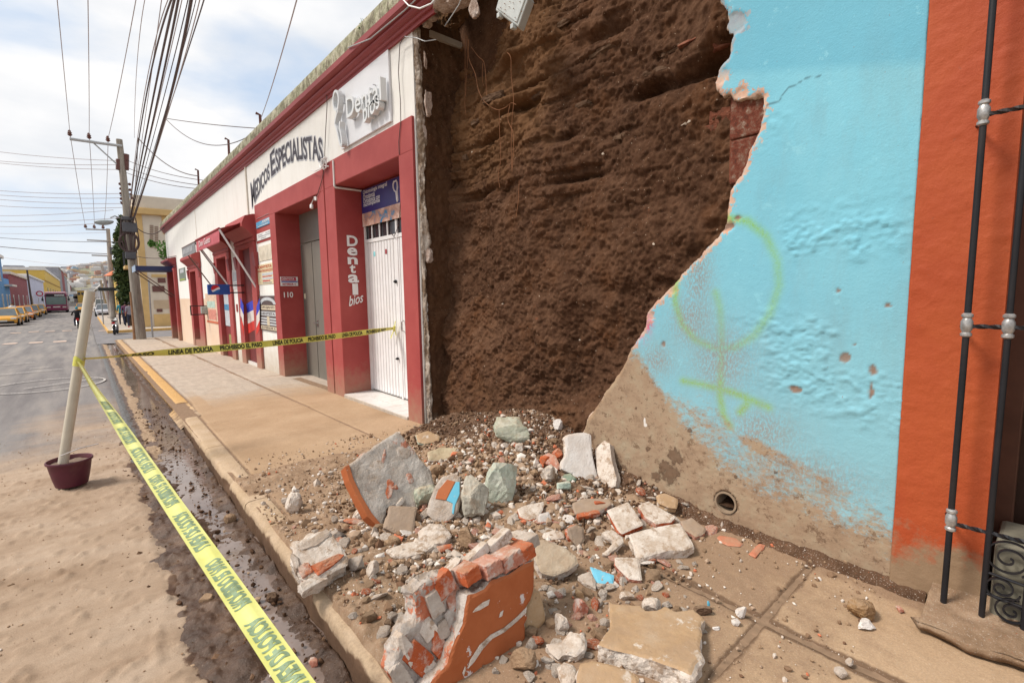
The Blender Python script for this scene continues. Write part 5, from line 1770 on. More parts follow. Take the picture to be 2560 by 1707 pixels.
col = am_.mix(am_.ramp(am_.noise(62, 2, 0.4), [(0.735, 0.0), (0.76, .8)]), col, (0.46, 0.36, 0.27))
am_.color(col)
am_.bump(am_.noise(40, 7, 0.75), 0.5, 0.018)
am_.bump(am_.noise(120, 4, 0.7), 0.5, 0.008)
m_adobe = am_.m
warmv = sstep(2.2, 3.6, Z) * sstep(2.6, 3.8, Y) + .35 * sstep(1.2, .3, Z)
Fa = grid_faces(*sh)
cen = sde.ravel()[Fa].max(1)
Fa = Fa[cen < 0.09]
me = np_mesh('adobe_core', P3(X, Y, Z), Fa[:, ::-1], [m_adobe], attrs={'warm': np.clip(warmv, 0, 1)})
core = shift(link('adobe_core', me), house)
XG, YG, ZG = X, ay, az
def core_x(y, z):
 i = int(np.clip((y - ay[0]) / .0115, 0, len(ay) - 1))
 j = int(np.clip((z - az[0]) / .0115, 0, len(az) - 1))
 return float(XG[i, j])
def core_hit(px, py):
 d_ = ray(px, py)
 t = 2.0
 for _ in range(900):
  q = CAM + d_ * t
  if q.x > ADB_X and q.x >= core_x(q.y, q.z):
   return q
  t += .006
 return onx(px, py, 3.35)
m = MB()
m.box(ADB_X + .55, ADB_X + .95, .52, 5.07, -.3, 6.2)
m.box(ADB_X + .06, ADB_X + .55, .52, 1.15, -.3, 6.2)
m.box(ADB_X + .30, ADB_X + .95, 5.52, 5.9, 4.0, 6.2)
m.build('wall_core', m_adobe, house)
m = MB()
m.box(ADB_X + .03, ADB_X + .54, 1.15, 5.07, 5.1, 6.2)
m.box(ADB_X - .01, ADB_X + .05, .50, 1.15, 4.14, 6.2)
m.build('upper_wall', flat('blue_upper', (0.16, 0.48, 0.63), .8, .1, 2, .2, world=True), house)
_ico = {}
def ico(sub):
 if sub not in _ico:
  b = bmesh.new()
  bmesh.ops.create_icosphere(b, subdivisions=sub, radius=1.0)
  b.verts.ensure_lookup_table()
  V = np.array([v.co[:] for v in b.verts])
  F = np.array([[v.index for v in f.verts] for f in b.faces])
  b.free()
  _ico[sub] = (V, F)
 return _ico[sub]
def lump_mesh(name, dims, seed, mats, sub=3, boxy=0.6, rough=0.12, cuts=0, fine=0.03, midx_fn=None):
 """angular stone: sphere squared towards a box, cut by random planes, roughened"""
 V, F = ico(sub)
 V = V.copy()
 rng = np.random.RandomState(seed)
 inf = np.abs(V).max(1)[:, None]
 V = V * (1 - boxy) + V / inf * boxy * 0.86
 for _ in range(cuts):
  n = rng.normal(size=3)
  n /= np.linalg.norm(n)
  o_ = rng.uniform(0.52, 0.80)
  dd_ = V @ n - o_
  V = V - np.maximum(0, dd_)[:, None] * n
 V = V + V * (rough * fbm(V + seed * 3.7, 1.6, 4, 0.55, seed=seed))[:, None]
 V = V + V * (fine * fbm(V + seed * 1.3, 7, 3, 0.6, seed=seed + 1))[:, None]
 V = V * np.array(dims) / 2
 mi = None
 if midx_fn is not None:
  c = V[F].mean(1)
  nrm = np.cross(V[F[:, 1]] - V[F[:, 0]], V[F[:, 2]] - V[F[:, 0]])
  nrm /= np.linalg.norm(nrm, axis=1)[:, None] + 1e-9
  mi = midx_fn(c, nrm)
 return np_mesh(name, V, F, mats, mi, smooth=False)
Zq_, Xq_ = np.meshgrid(np.arange(-.1, 4.75, .016), np.arange(3.095, 3.85, .016), indexing='ij')
pq_3 = P3(Xq_, Zq_, 0 * Xq_)
Yq_ = 5.03 - .05 * fbm(pq_3, 3, 5, .62, seed=151).reshape(Xq_.shape) - .02 * np.maximum(0, fbm(pq_3, 12, 4, .65, seed=152)).reshape(Xq_.shape) + .03 * sstep(3.16, 3.095, Xq_)
me = np_mesh('side_earth', P3(Xq_, Yq_, Zq_), grid_faces(*Xq_.shape), [m_adobe], attrs={'warm': .4 + 0 * Xq_})
shift(link('side_earth', me), house)
bkm = Mat('old_red_brick', 0.92, 0.15, world=False)
bka = bkm.noise(9, 6, 0.7)
bkm.color(bkm.mix(bkm.ramp(bkm.noise(5, 6, .75), [(0.52, 0.0), (0.64, 1.0)]), bkm.ramp(bka, [(0.3, (0.30, 0.062, 0.028)), (0.6, (0.42, 0.105, 0.048)), (0.8, (0.50, 0.17, 0.09))]), (0.56, 0.42, 0.35)))
bkm.bump(bkm.noise(45, 6, .7), .8, .01)
m_brick = bkm.m
bkd = Mat('earthy_brick', 0.95, 0.1, world=False)
bkd.color(bkd.ramp(bkd.noise(9, 6, 0.75), [(0.35, (0.10, 0.052, 0.034)), (0.5, (0.175, 0.060, 0.036)), (0.62, (0.25, 0.11, 0.07)), (0.72, (0.34, 0.25, 0.19))]))
bkd.bump(bkd.noise(45, 6, .7), .8, .01)
m_brickd = bkd.m
cbed = Mat('adobe_block_tone', 0.97, 0.08, world=False)
cbed.color(cbed.ramp(cbed.noise(10, 7, 0.75), [(0.35, (0.080, 0.046, 0.029)), (0.5, (0.12, 0.072, 0.046)), (0.68, (0.19, 0.125, 0.083))]))
cbed.bump(cbed.noise(50, 6, .7), .9, .012)
m_block = cbed.m
def bedded(px, py, dims, mat, name, seed, rot=(0, 0, 0), inset=.6, boxy=.8):
 q = core_hit(px, py)
 o = link(name, lump_mesh(name, dims, seed, [mat], 4, boxy * .8, .22, 3, .10), house)
 o.rotation_euler = rot
 o.location = Vector((q.x + dims[0] * inset * .5, q.y, q.z)) - wloc(house)
 return o
for k, (px, py, dm, mt) in enumerate([
  (1735, 95, (.12, .30, .06), m_brickd), (1690, 120, (.12, .32, .055), m_block), (1640, 175, (.1, .26, .06), m_block), (1800, 110, (.10, .16, .06), m_brickd), (1500, 130, (.1, .3, .07), m_block),
  (1240, 128, (.16, .34, .10), m_block), (1230, 245, (.16, .36, .09), m_block), (1395, 65, (.1, .28, .07), m_block), (1195, 300, (.1, .3, .08), m_block), (1340, 235, (.09, .3, .08), m_block),
  (1450, 265, (.09, .26, .07), m_block), (1085, 405, (.1, .2, .08), m_brick), (1105, 465, (.08, .16, .06), m_brickd), (1160, 395, (.08, .10, .07), m_block), (1560, 340, (.08, .24, .06), m_block),
  (1800, 290, (.05, .17, .12), m_brickd), (1790, 315, (.06, .2, .07), m_brickd), (1835, 255, (.05, .12, .10), m_brickd)]):
 bedded(px, py, dm, mt, 'brick' if mt is not m_block else 'adobe_block', 100 + k, (random.uniform(-.06, .06), random.uniform(-.1, .1), random.uniform(-.12, .12)))
m_bone = flat('pale_stone', (0.50, 0.42, 0.34), .9, .15, 20, .4)
for k, (px, py, s_) in enumerate([(1712, 305, .05), (1722, 303, .03), (1508, 384, .022), (1400, 965, .02), (1310, 735, .018), (1635, 610, .02), (1208, 150, .02), (1180, 380, .02), (1255, 760, .015), (1450, 850, .015)]):
 bedded(px, py, (s_, s_ * 1.8, s_), m_bone, 'pebble', 140 + k)
m_bpatch = Mat('exposed_brick_face', 0.92, 0.1)
m_bpatch.color(m_bpatch.ramp(m_bpatch.noise(22, 6, 0.72), [(0.34, (0.075, 0.035, 0.025)), (0.48, (0.16, 0.045, 0.028)), (0.58, (0.19, 0.105, 0.075)), (0.70, (0.38, 0.30, 0.24))]))
m_bpatch.bump(m_bpatch.noise(60, 6, .7), .8, .012)
m = MB()
a, b = onx(1829, 250, 3.2), onx(1910, 440, 3.2)
m.box(3.195, 3.27, b.y - .02, a.y, b.z, a.z)
m.build('mortar_bed', m_brickd, house)
zm_ = onx(1870, 341, 3.19).z
for (xa, ya, xb, yb) in ((1828, 240, 1912, 0), (1829, 0, 1890, 452)):
 a = onx(xa, ya or 341, 3.19)
 b = onx(xb, yb or 341, 3.19)
 a.z, b.z = (a.z, zm_) if ya else (zm_ - .008, b.z)
 m = MB()
 m.box(3.175, 3.26, b.y - .02, a.y, min(a.z, b.z) - .0, max(a.z, b.z))
 o = m.build('brick', m_bpatch.m, house, bev=.012)
m_root = flat('dry_root', (0.26, 0.115, 0.055), .9, .2, 30)
rsets = [[(1165, 88), (1163, 130), (1163, 230), (1162, 260), (1165, 288)], [(1168, 90), (1168, 160), (1164, 240)], [(1172, 100), (1172, 145), (1188, 185), (1196, 225), (1212, 255), (1240, 274), (1262, 270), (1278, 258), (1290, 262)],
   [(1178, 118), (1196, 142), (1210, 157), (1215, 200), (1216, 232), (1221, 258)], [(1268, 132), (1277, 145), (1278, 190), (1284, 250), (1280, 300), (1278, 370), (1280, 430)], [(1248, 275), (1249, 330), (1252, 395), (1246, 440), (1250, 470)],
   [(1275, 262), (1270, 300), (1284, 340), (1281, 420)], [(1298, 450), (1296, 500), (1290, 545)], [(1207, 158), (1206, 200), (1210, 215)]]
for rs in rsets:
 pts = []
 for (px, py) in rs:
  q = core_hit(px, py)
  pts.append(Vector((q.x, q.y, q.z)))
 xs_ = min(p_.x for p_ in pts) + .01
 pts = [ray(px, py) for px, py in rs]
 pts = [CAM + v_ * ((xs_ - .03) / v_.x) for v_ in pts]
 sm_ = []
 for i in range(len(pts) - 1):
  p0, p1, p2, p3_ = pts[max(i - 1, 0)], pts[i], pts[i + 1], pts[min(i + 2, len(pts) - 1)]
  for k in range(5):
   t = k / 5
   sm_.append(0.5 * ((2 * p1) + (-p0 + p2) * t + (2 * p0 - 5 * p1 + 4 * p2 - p3_) * t * t + (-p0 + 3 * p1 - 3 * p2 + p3_) * t ** 3))
 sm_.append(pts[-1])
 m = MB()
 m.tube(sm_, .0032, 5)
 m.build('root', m_root, house, smooth=True)
om = Mat('orange_plaster', 0.66, 0.35)
oc = om.ramp(om.noise(1.6, 5, .6), [(0.3, (0.345, 0.052, 0.014)), (0.7, (0.415, 0.082, 0.022))])
omf = om.rng(om.math('ADD', om.math('SUBTRACT', 0.30, om.xyz(2)), om.math('MULTIPLY', om.math('SUBTRACT', om.noise(5, 7, .72), .5), .75)), -.05, .10)
oc = om.mix(om.math('MULTIPLY', om.ramp(om.noise(34, 5, .7), [(0.66, 0.0), (0.71, 1.0)]), .5), oc, (0.20, 0.07, 0.04))
oc = om.mix(omf, oc, (0.265, 0.175, 0.105))
om.color(oc)
om.bump(om.noise(13, 5, .6), .3, .02)
om.bump(om.noise(70, 6, .7), .35, .005)
m_orange = om.m
oy = np.linspace(.158, .500, 38)
oz = np.arange(-.12, 4.6, .014)
Y, Z = np.meshgrid(oy, oz, indexing='ij')
p = P3(Y, Z, 0 * Y)
rel = 0.006 * fbm(p, 1.2, 3, seed=121) + 0.006 * np.maximum(0, fbm(p, 7, 4, seed=122)) + .004 * np.maximum(0, fbm(P3(Y, Z * 1.6, 0 * Y), 22, 4, .6, seed=123))
Xo = ADB_X - .012 - rel.reshape(Y.shape)
wob = .006 * fbm(P3(0 * Z[0], Z[0], 0 * Z[0]), 1.5, 3, seed=5)
Y2 = Y.copy()
Y2[-1] += wob
V = P3(Xo, Y2, Z)
nvz = len(oz)
V_ext = V.copy()
ret1 = V[-nvz:].copy()
ret1[:, 0] += .05
ret2 = V[:nvz].copy()
n_ = len(V)
F = grid_faces(len(oy), nvz)
k = np.arange(nvz - 1)
b1 = n_ + k
S1 = np.stack([n_ - nvz + k, b1, b1 + 1, n_ - nvz + k + 1], 1)
me = np_mesh('orange_pilaster', np.concatenate([V, ret1]), np.concatenate([F, S1])[:, ::-1], [m_orange])
shift(link('orange_pilaster', me), house)
rxs = np.linspace(ADB_X - .012, ADB_X + .38, 26)
Xr, Zr_ = np.meshgrid(rxs, oz, indexing='ij')
p = P3(Xr, Zr_, 0 * Xr)
Yr = .158 + .004 * fbm(p, 3, 4, seed=131).reshape(Xr.shape) + .004 * np.maximum(0, fbm(p, 15, 4, seed=132)).reshape(Xr.shape) * -1
Yr[0] = Y2[0]
Xr[0] = Xo[0]
me = np_mesh('window_reveal', P3(Xr, Yr, Zr_), grid_faces(26, nvz), [m_orange])
shift(link('window_reveal', me), house)
m = MB()
m.box(ADB_X + .38, ADB_X + .42, -1.5, .30, -.1, 4.6)
m.build('window_shutter', flat('dark_brown_timber', (0.045, 0.018, 0.010), .55, .2, 5, .2, world=True), house)
m = MB()
m.box(ADB_X + .30, ADB_X + .375, .08, .154, -.1, 4.6)
m.build('window_frame', flat('brown_timber_frame', (0.10, 0.042, 0.025), .5, .2, 6, world=True), house, bev=.006)
m = MB()
m.box(3.02, 3.40, -1.5, .12, -.05, .42)
o = m.build('window_plinth', flat('grey_green_stone', (0.20, 0.185, 0.14), .9, .2, 8, .5, world=True), house, bev=.02)
lx = np.linspace(2.74, 3.14, 30)
ly = np.linspace(-1.6, .33, 120)
Xl, Yl = np.meshgrid(lx, ly, indexing='ij')
p = P3(Xl, Yl, 0 * Xl)
t_ = (Xl - 2.74) / .4
top_ = .055 + .055 * t_ + .012 * fbm(p, 8, 4, seed=141).reshape(Xl.shape) + .006 * fbm(p, 30, 3, seed=142).reshape(Xl.shape)
Xl2 = np.where(t_ < .05, Xl + .035 * fbm(P3(0 * Yl, Yl, 0 * Yl), 6, 4, seed=143).reshape(Xl.shape) + .02, Xl)
me = np_mesh('ledge', P3(Xl2, Yl, top_), grid_faces(30, 120), [m_loose], attrs={'dark': .25 + 0 * Xl})
lo = link('ledge', me)
sol = lo.modifiers.new('thickness', 'SOLIDIFY')
sol.thickness = .035
sol.offset = -1
shift(lo, house)
m = MB()
m.box(3.02, 3.4, -1.6, .28, -.1, .06)
m.build('footing', flat('dark_footing', (0.06, 0.04, 0.03), .95), house)
grd = thing('window_guard', 'black wrought iron window guard with silver collars and scrolls at the bottom right', 'window guard', (3.0, .2, .1))
m_iron = flat('black_iron', (0.010, 0.010, 0.013), .5, .2, 10, spec=.35, dirt=.3, dirtc=(.06, .04, .03), world=True)
m_silvp = flat('silver_collar_paint', (0.42, 0.41, 0.40), .42, .3, 60, metal=.6, dirt=.6, dirtc=(.12, .1, .09))
GXX = 2.98
bars = [(.268, .02), (.136, .06), (.004, .08), (-.128, .08), (-.26, .08), (-.39, .08)]
for k, (y_, z0_) in enumerate(bars):
 m = MB()
 m.tube([(GXX, y_ + .004, z0_), (GXX, y_, 1.2), (GXX, y_ - .002, 3.4)], .0125 if k == 0 else .0115, 10)
 b_ = m.build('bar', m_iron, grd, smooth=True)
 cols = [2.34, 1.42, .50] if k == 0 else [1.42, .49]
 for zc_ in (cols if k < 1 else [1.42]):
  m = MB()
  lathe(m, [(.013, -.055), (.021, -.048), (.021, -.038), (.015, -.032), (.022, -.016), (.022, .016), (.015, .032), (.021, .038), (.021, .048), (.013, .055)], (GXX, y_, zc_), 14)
  m.build('collar', m_silvp, b_, smooth=True)
def twisted(a, b, r_, n=46, tw=26):
 a, b = Vector(a), Vector(b)
 t = (b - a).normalized()
 u0 = t.cross(Vector((1, 0, 0))).normalized()
 v0 = t.cross(u0)
 m = MB()
 for i in range(n + 1):
  c_ = a.lerp(b, i / n)
  for k in range(4):
   an = tw * i / n + math.pi / 2 * k
   m.v.append(tuple(c_ + (u0 * math.cos(an) + v0 * math.sin(an)) * r_))
 for i in range(n):
  for k in range(4):
   k2 = (k + 1) % 4
   m.f.append((i * 4 + k, i * 4 + k2, (i + 1) * 4 + k2, (i + 1) * 4 + k))
   m.m.append(0)
 return m
for zc_ in (2.33, 1.415, .485):
 twisted((GXX, .262, zc_), (GXX, -.5, zc_), .011).build('rail', m_iron, grd)
m = MB()
for zc_ in (2.33, 1.415, .485):
 m.tube([(GXX, .268, zc_), (ADB_X + .0, .30, zc_ - .01)], .008)
m.build('wall_fixing', m_iron, grd, smooth=True)
def scroll(cy, cz, r0, turns=1.9, sgn_=1, start=0.0, x=GXX):
 pts = []
 n = int(26 * turns)
 for i in range(n + 1):
  t = i / n
  an = start + sgn_ * 2 * math.pi * turns * t
  r_ = r0 * (1 - t) ** .9 + .006
  pts.append((x, cy + r_ * math.cos(an), cz + r_ * math.sin(an)))
 return pts
def flatbar(pts, w_, th_):
 m = MB()
 P_ = [Vector(q) for q in pts]
 for i in range(len(P_)):
  t = (P_[min(i + 1, len(P_) - 1)] - P_[max(i - 1, 0)]).normalized()
  n = Vector((1, 0, 0)).cross(t).normalized()
  c_ = P_[i]
  for a_, b_ in ((-1, -1), (1, -1), (1, 1), (-1, 1)):
   m.v.append(tuple(c_ + Vector((1, 0, 0)) * (w_ / 2 * a_) + n * (th_ / 2 * b_)))
 for i in range(len(P_) - 1):
  for k in range(4):
   k2 = (k + 1) % 4
   m.f.append((i * 4 + k, i * 4 + k2, (i + 1) * 4 + k2, (i + 1) * 4 + k))
   m.m.append(0)
 return m
for (px, py, r_, st_, sg_) in ((2522, 1398, .078, 2.3, -1), (2503, 1470, .055, 3.3, 1), (2530, 1530, .055, 1.9, -1), (2610, 1480, .07, 0.5, 1)):
 c_ = onx(px, py, GXX)
 flatbar(scroll(c_.y, c_.z, r_, 2.0, sg_, st_), .014, .006).build('scroll', m_iron, grd)
m = MB()
m.bar((GXX, .136, .30), (GXX, -.3, .26), .007)
m.bar((GXX, .136, .20), (GXX, -.3, .16), .007)
m.build('lower_rail', m_iron, grd, smooth=True)
jb = thing('junction_box', 'tilted pale grey electrical junction box hanging at the top of the broken wall', 'junction box', onx(1275, 20, 3.02))
m_box = flat('weathered_grey_plastic', (0.50, 0.53, 0.52), .5, .08, 8, spec=.4, dirt=.35, dirtc=(.35, .30, .24), world=True)
XB = 3.0
q = [onx(1238, 26, XB), onx(1295, 68, XB), onx(1322, -8, XB), onx(1300, -40, XB), onx(1262, -60, XB)]
m = MB()
m.prism([tuple(v) for v in q], (.10, .03, .0))
m.build('case', m_box, jb, bev=.012, seg=3)
m = MB()
ctr_ = sum((Vector(v) for v in q), Vector()) / len(q)
m.prism([tuple(ctr_ + (Vector(v) - ctr_) * .86 + Vector((-.012, 0, 0))) for v in q], (.02, 0, .0))
m.build('lid', m_box, jb, bev=.006)
for (px, py) in ((1249, 40), (1283, 67)):
 c_ = onx(px, py, XB - .005)
 m = MB()
 m.box(c_.x - .02, c_.x + .03, c_.y - .018, c_.y + .018, c_.z - .02, c_.z + .02)
 m.build('clip', m_box, jb, bev=.003)
m = MB()
for (px, py) in ((1252, 20), (1263, 25), (1262, 10), (1284, 22), (1283, 8), (1300, 5), (1288, 45), (1305, 30), (1262, 35), (1290, 55), (1273, 18), (1307, -8), (1275, 5)):
 c_ = onx(px, py, XB - .018)
 lathe(m, [(.0045, 0), (.0035, -.004)], (c_.x, c_.y, c_.z), 8, axis='X')
m.build('screws', flat('rusty_screw', (0.20, 0.075, 0.03), .8), jb)
m = MB()
m.tube([onx(1262, -30, XB + .05), onx(1258, -120, XB + .1), onx(1266, -260, XB + .15)], .012)
m.tube([onx(1300, -10, XB + .05), onx(1312, -110, XB + .1), onx(1300, -260, XB + .15)], .007)
m.build('cable', m_black, jb, smooth=True)
pl_ = thing('hanging_plaster_lump', 'rough pinkish lump of mortar hanging from wires left of the junction box', 'mortar lump', onx(1187, 20, 3.05))
m_pinkm = Mat('pink_mortar', .95, .1, world=False)
m_pinkm.color(m_pinkm.ramp(m_pinkm.noise(14, 6, .75), [(0.32, (0.25, 0.17, 0.13)), (0.5, (0.48, 0.37, 0.31)), (0.7, (0.60, 0.53, 0.48))]))
m_pinkm.bump(m_pinkm.noise(55, 6, .7), 1, .012)
c_ = onx(1187, 22, 3.05)
o = link('lump', lump_mesh('lump', (.10, .12, .17), 311, [m_pinkm.m], 4, .2, .2, 2, .08), pl_)
o.location = c_ - wloc(pl_)
m = MB()
m.tube([onx(1184, 0, 3.05), onx(1180, -60, 3.06), onx(1188, -200, 3.1)], .005)
m.tube([onx(1192, 5, 3.05), onx(1196, -60, 3.06), onx(1199, -200, 3.1)], .005)
m.build('wire', m_black, pl_, smooth=True)
m = MB()
lathe(m, [(.022, .0), (.022, .03), (.012, .032)], tuple(onx(1187, 46, 3.0)), 14)
m.build('socket_cap', m_pinkm.m, pl_, smooth=True)
for k, (px, py, dm) in enumerate([(1100, 8, (.18, .4, .08)), (1130, 0, (.3, .5, .14)), (1080, 40, (.12, .16, .10)), (1068, 62, (.10, .12, .08)), (1160, -20, (.3, .5, .2)), (1075, 20, (.15, .2, .12))]):
 c_ = onx(px, py, 3.12)
 o = link('mortar_remnant', lump_mesh('mortar_remnant', dm, 320 + k, [m_pinkm.m], 4, .5, .25, 2, .06), house)
 o.location = c_ - wloc(house)
for k, (px, py, dm) in enumerate([(1072, 262, (.09, .07, .32)), (1064, 330, (.05, .05, .22)), (1076, 640, (.09, .08, .18)), (1070, 590, (.05, .05, .18)), (1078, 1020, (.06, .05, .26)), (1066, 150, (.04, .04, .2)), (1083, 1045, (.14, .16, .16)), (1110, 1060, (.16, .22, .14))]):
 c_ = onx(px, py, 3.13)
 o = link('mortar_remnant', lump_mesh('mortar_remnant', dm, 340 + k, [m_pinkm.m if k not in (6, 7) else m_block], 4, .4, .45, 3, .16), house)
 o.location = c_ - wloc(house) + Vector((0, .02, 0))
def rub(name, stops, sc=9, bump=.9, over=None, fine=55, rough=.95, det=7, dusty=True):
 M_ = Mat(name, rough, .12, world=False)
 c = M_.ramp(M_.noise(sc, det, .72), stops)
 for (sc2, lo, hi, colr, am) in (over or []):
  c = M_.mix(M_.math('MULTIPLY', M_.ramp(M_.noise(sc2, 6, .72, vec=M_.map(loc=(sc2, lo * 9, 2))), [(lo, 0.0), (hi, 1.0)]), am), c, colr)
 gn = M_.t.nodes.new('ShaderNodeSeparateXYZ')
 M_.L(M_.t.nodes.new('ShaderNodeNewGeometry').outputs['Normal'], gn.inputs[0])
 du = M_.math('MULTIPLY', M_.rng(gn.outputs[2], .25, .85), M_.rng(M_.noise(9, 7, .75, vec=M_.map(loc=(7, 7, 7))), .40, .62, .08, .62 if dusty else .12))
 c = M_.mix(du, c, (0.36, 0.25, 0.165))
 M_.color(c)
 M_.bump(M_.noise(fine, 6, .72), bump, .01)
 return M_.m
DIRT = (0.20, 0.125, 0.075)
m_lime = rub('white_plaster_rubble', [(0.3, (0.48, 0.395, 0.325)), (0.5, (0.66, 0.585, 0.515)), (0.7, (0.74, 0.685, 0.62))], 10, .9, [(16, .52, .62, (0.30, 0.20, 0.13), .8), (60, .62, .68, (0.20, 0.12, 0.075), .8)])
m_clean = rub('clean_white_plaster', [(0.3, (0.62, 0.57, 0.53)), (0.7, (0.72, 0.69, 0.66))], 8, .5, [(45, .62, .68, (0.20, 0.12, 0.08), .9), (11, .64, .70, (0.60, 0.30, 0.20), .5)])
m_mort = rub('grey_mortar', [(0.3, (0.33, 0.27, 0.22)), (0.5, (0.48, 0.415, 0.36)), (0.7, (0.60, 0.54, 0.48))], 12, .9, [(9, .58, .66, (0.30, 0.205, 0.14), .7)])
m_bbr = rub('fresh_orange_brick', [(0.3, (0.36, 0.075, 0.028)), (0.55, (0.50, 0.120, 0.045)), (0.75, (0.56, 0.20, 0.11))], 13, .9, [(6, .50, .60, (0.60, 0.48, 0.41), .85), (17, .6, .66, (0.24, .13, .08), .6), (50, .64, .70, (0.66, 0.56, 0.50), .6)])
m_pbr = rub('pink_brick_with_mortar', [(0.3, (0.38, 0.12, 0.075)), (0.5, (0.50, 0.21, 0.145)), (0.7, (0.58, 0.40, 0.33))], 10, .8, [(14, .50, .60, (0.60, 0.53, 0.48), .8)])
m_grn = rub('pale_green_stone', [(0.3, (0.28, 0.31, 0.235)), (0.5, (0.43, 0.455, 0.36)), (0.7, (0.60, 0.60, 0.51))], 8, .9, [(6, .50, .62, (0.40, 0.31, 0.215), .75), (40, .66, .72, (0.16, 0.13, 0.1), .8)])
m_tilec = rub('dusty_clay_tile', [(0.3, (0.255, 0.185, 0.135)), (0.7, (0.345, 0.265, 0.205))], 7, .3, [(30, .62, .70, (0.45, 0.33, 0.25), .6)])
m_clod = rub('dry_clod', [(0.3, (0.20, 0.125, 0.075)), (0.7, (0.36, 0.24, 0.15))], 10, .8)
m_clodd = rub('dark_clod', [(0.3, (0.075, 0.042, 0.026)), (0.7, (0.15, 0.09, 0.057))], 10, .8)
m_tano = rub('tan_plaster_face', [(0.3, (0.34, 0.22, 0.125)), (0.5, (0.42, 0.275, 0.155)), (0.7, (0.46, 0.34, 0.23))], 7, .4, [(9, .56, .62, (0.63, 0.57, 0.50), .9), (30, .64, .70, (0.20, 0.12, 0.07), .7)])
m_opt = rub('orange_painted_face', [(0.3, (0.36, 0.100, 0.036)), (0.7, (0.44, 0.140, 0.055))], 3, .15, [(6, .665, .68, (0.62, 0.56, 0.54), .95), (26, .68, .70, (0.62, 0.56, 0.54), .9), (11, .70, .74, (0.12, 0.06, 0.04), .6)], fine=30, rough=.7, dusty=False)
m_bpt = rub('blue_painted_face', [(0.3, (0.11, 0.42, 0.58)), (0.7, (0.15, 0.49, 0.65))], 4, .1, [(18, .64, .67, (0.55, 0.45, 0.38), .8)], rough=.6, dusty=False)
m_masn = rub('broken_masonry', [(0.3, (0.30, 0.25, 0.21)), (0.5, (0.47, 0.42, 0.38)), (0.7, (0.60, 0.56, 0.52))], 10, 1.0, [(5.5, .56, .60, (0.52, 0.135, 0.055), .9), (14, .60, .68, (0.22, 0.15, 0.10), .7)])
def slab_np(poly2, thick, res, seed, rag=.006, face=.002, rimr=.012, bulge=0.0):
 poly2 = np.array(poly2, float)
 lo, hi = poly2.min(0) - 2 * res, poly2.max(0) + 2 * res
 gu = np.arange(lo[0], hi[0] + res, res)
 gv = np.arange(lo[1], hi[1] + res, res)
 U_, V_ = np.meshgrid(gu, gv, indexing='ij')
 nu_, nv_ = U_.shape
 P_ = np.stack([U_.ravel(), V_.ravel()], 1)
 s = sdf_poly(P_, poly2)
 p = P3(U_, V_, 0 * U_) + seed * 1.7
 s = s + rag * fbm(p, 14, 4, .62, seed=seed)
 S_ = s.reshape(U_.shape)
 a, b = np.gradient(S_, res)
 g = np.hypot(a, b) + 1e-3
 ins_ = S_ > 0
 F_ = grid_faces(nu_, nv_)
 F_ = F_[ins_.ravel()[F_].sum(1) >= 1]
 Us, Vs = U_.copy(), V_.copy()
 o_ = ~ins_
 lim = 1.2 * res
 Us[o_] = U_[o_] - np.clip(S_ * a / g ** 2, -lim, lim)[o_]
 Vs[o_] = V_[o_] - np.clip(S_ * b / g ** 2, -lim, lim)[o_]
 top = face * fbm(p, 5, 4, .6, seed=seed + 1).reshape(U_.shape) * 2 + .0015 * fbm(p, 40, 3, seed=seed + 2).reshape(U_.shape) - .006 * sstep(.012, 0, S_)
 bot = -thick + rimr * 1.2 * fbm(p, 9, 4, .6, seed=seed + 3).reshape(U_.shape)
 N_ = nu_ * nv_
 VT = np.stack([Us.ravel(), Vs.ravel(), top.ravel()], 1)
 VB = np.stack([Us.ravel() - (a / g).ravel() * 0, Vs.ravel(), bot.ravel()], 1)
 ed = np.concatenate([F_[:, [0, 1]], F_[:, [1, 2]], F_[:, [2, 3]], F_[:, [3, 0]]])
 key = np.sort(ed, 1)
 kk = key[:, 0].astype(np.int64) * N_ + key[:, 1]
 _, inv, cnt = np.unique(kk, return_inverse=True, return_counts=True)
 be = ed[cnt[inv] == 1]
 bv = np.unique(be)
 L_ = max(2, int(thick / res))
 lay = []
 idx = [np.zeros(N_, int)]
 idx[0][bv] = bv
 Vall = [VT, VB]
 off = 2 * N_
 nb = len(bv)
 for l in range(1, L_):
  t = l / L_
  base = VT[bv] * (1 - t) + VB[bv] * t
  q = np.stack([base[:, 0], base[:, 1], base[:, 2]], 1) + seed
  k = rimr * (fbm(q, 8, 4, .6, seed=seed + 5) * 1.6 + fbm(q, 30, 3, .6, seed=seed + 6) * .6) + bulge * math.sin(math.pi * t)
  base[:, 0] -= (a / g).ravel()[bv] * k
  base[:, 1] -= (b / g).ravel()[bv] * k
  Vall.append(base)
  m_ = np.zeros(N_, int)
  m_[bv] = off + np.arange(nb)
  idx.append(m_)
  off += nb
 mb_ = np.zeros(N_, int)
 mb_[bv] = N_ + bv
 idx.append(mb_)
 FF_ = [F_, F_[:, ::-1] + N_]
 mi_ = [np.zeros(len(F_), int), np.ones(len(F_), int)]
 dirs = []
 for l in range(L_):
  A, B = idx[l], idx[l + 1]
  q = np.stack([be[:, 1], be[:, 0]], 1)
  FF_.append(np.stack([A[q[:, 0]], A[q[:, 1]], B[q[:, 1]], B[q[:, 0]]], 1))
  mi_.append(np.full(len(be), 2))
 gdir = -np.stack([(a / g).ravel()[be[:, 0]], (b / g).ravel()[be[:, 0]]], 1)
 Vv = np.concatenate(Vall)
 Fv = np.concatenate(FF_)
 mv = np.concatenate(mi_)
 used = np.unique(Fv)
 rm = np.zeros(len(Vv), int)
 rm[used] = np.arange(len(used))
 return Vv[used], rm[Fv], mv, gdir, L_, len(F_)
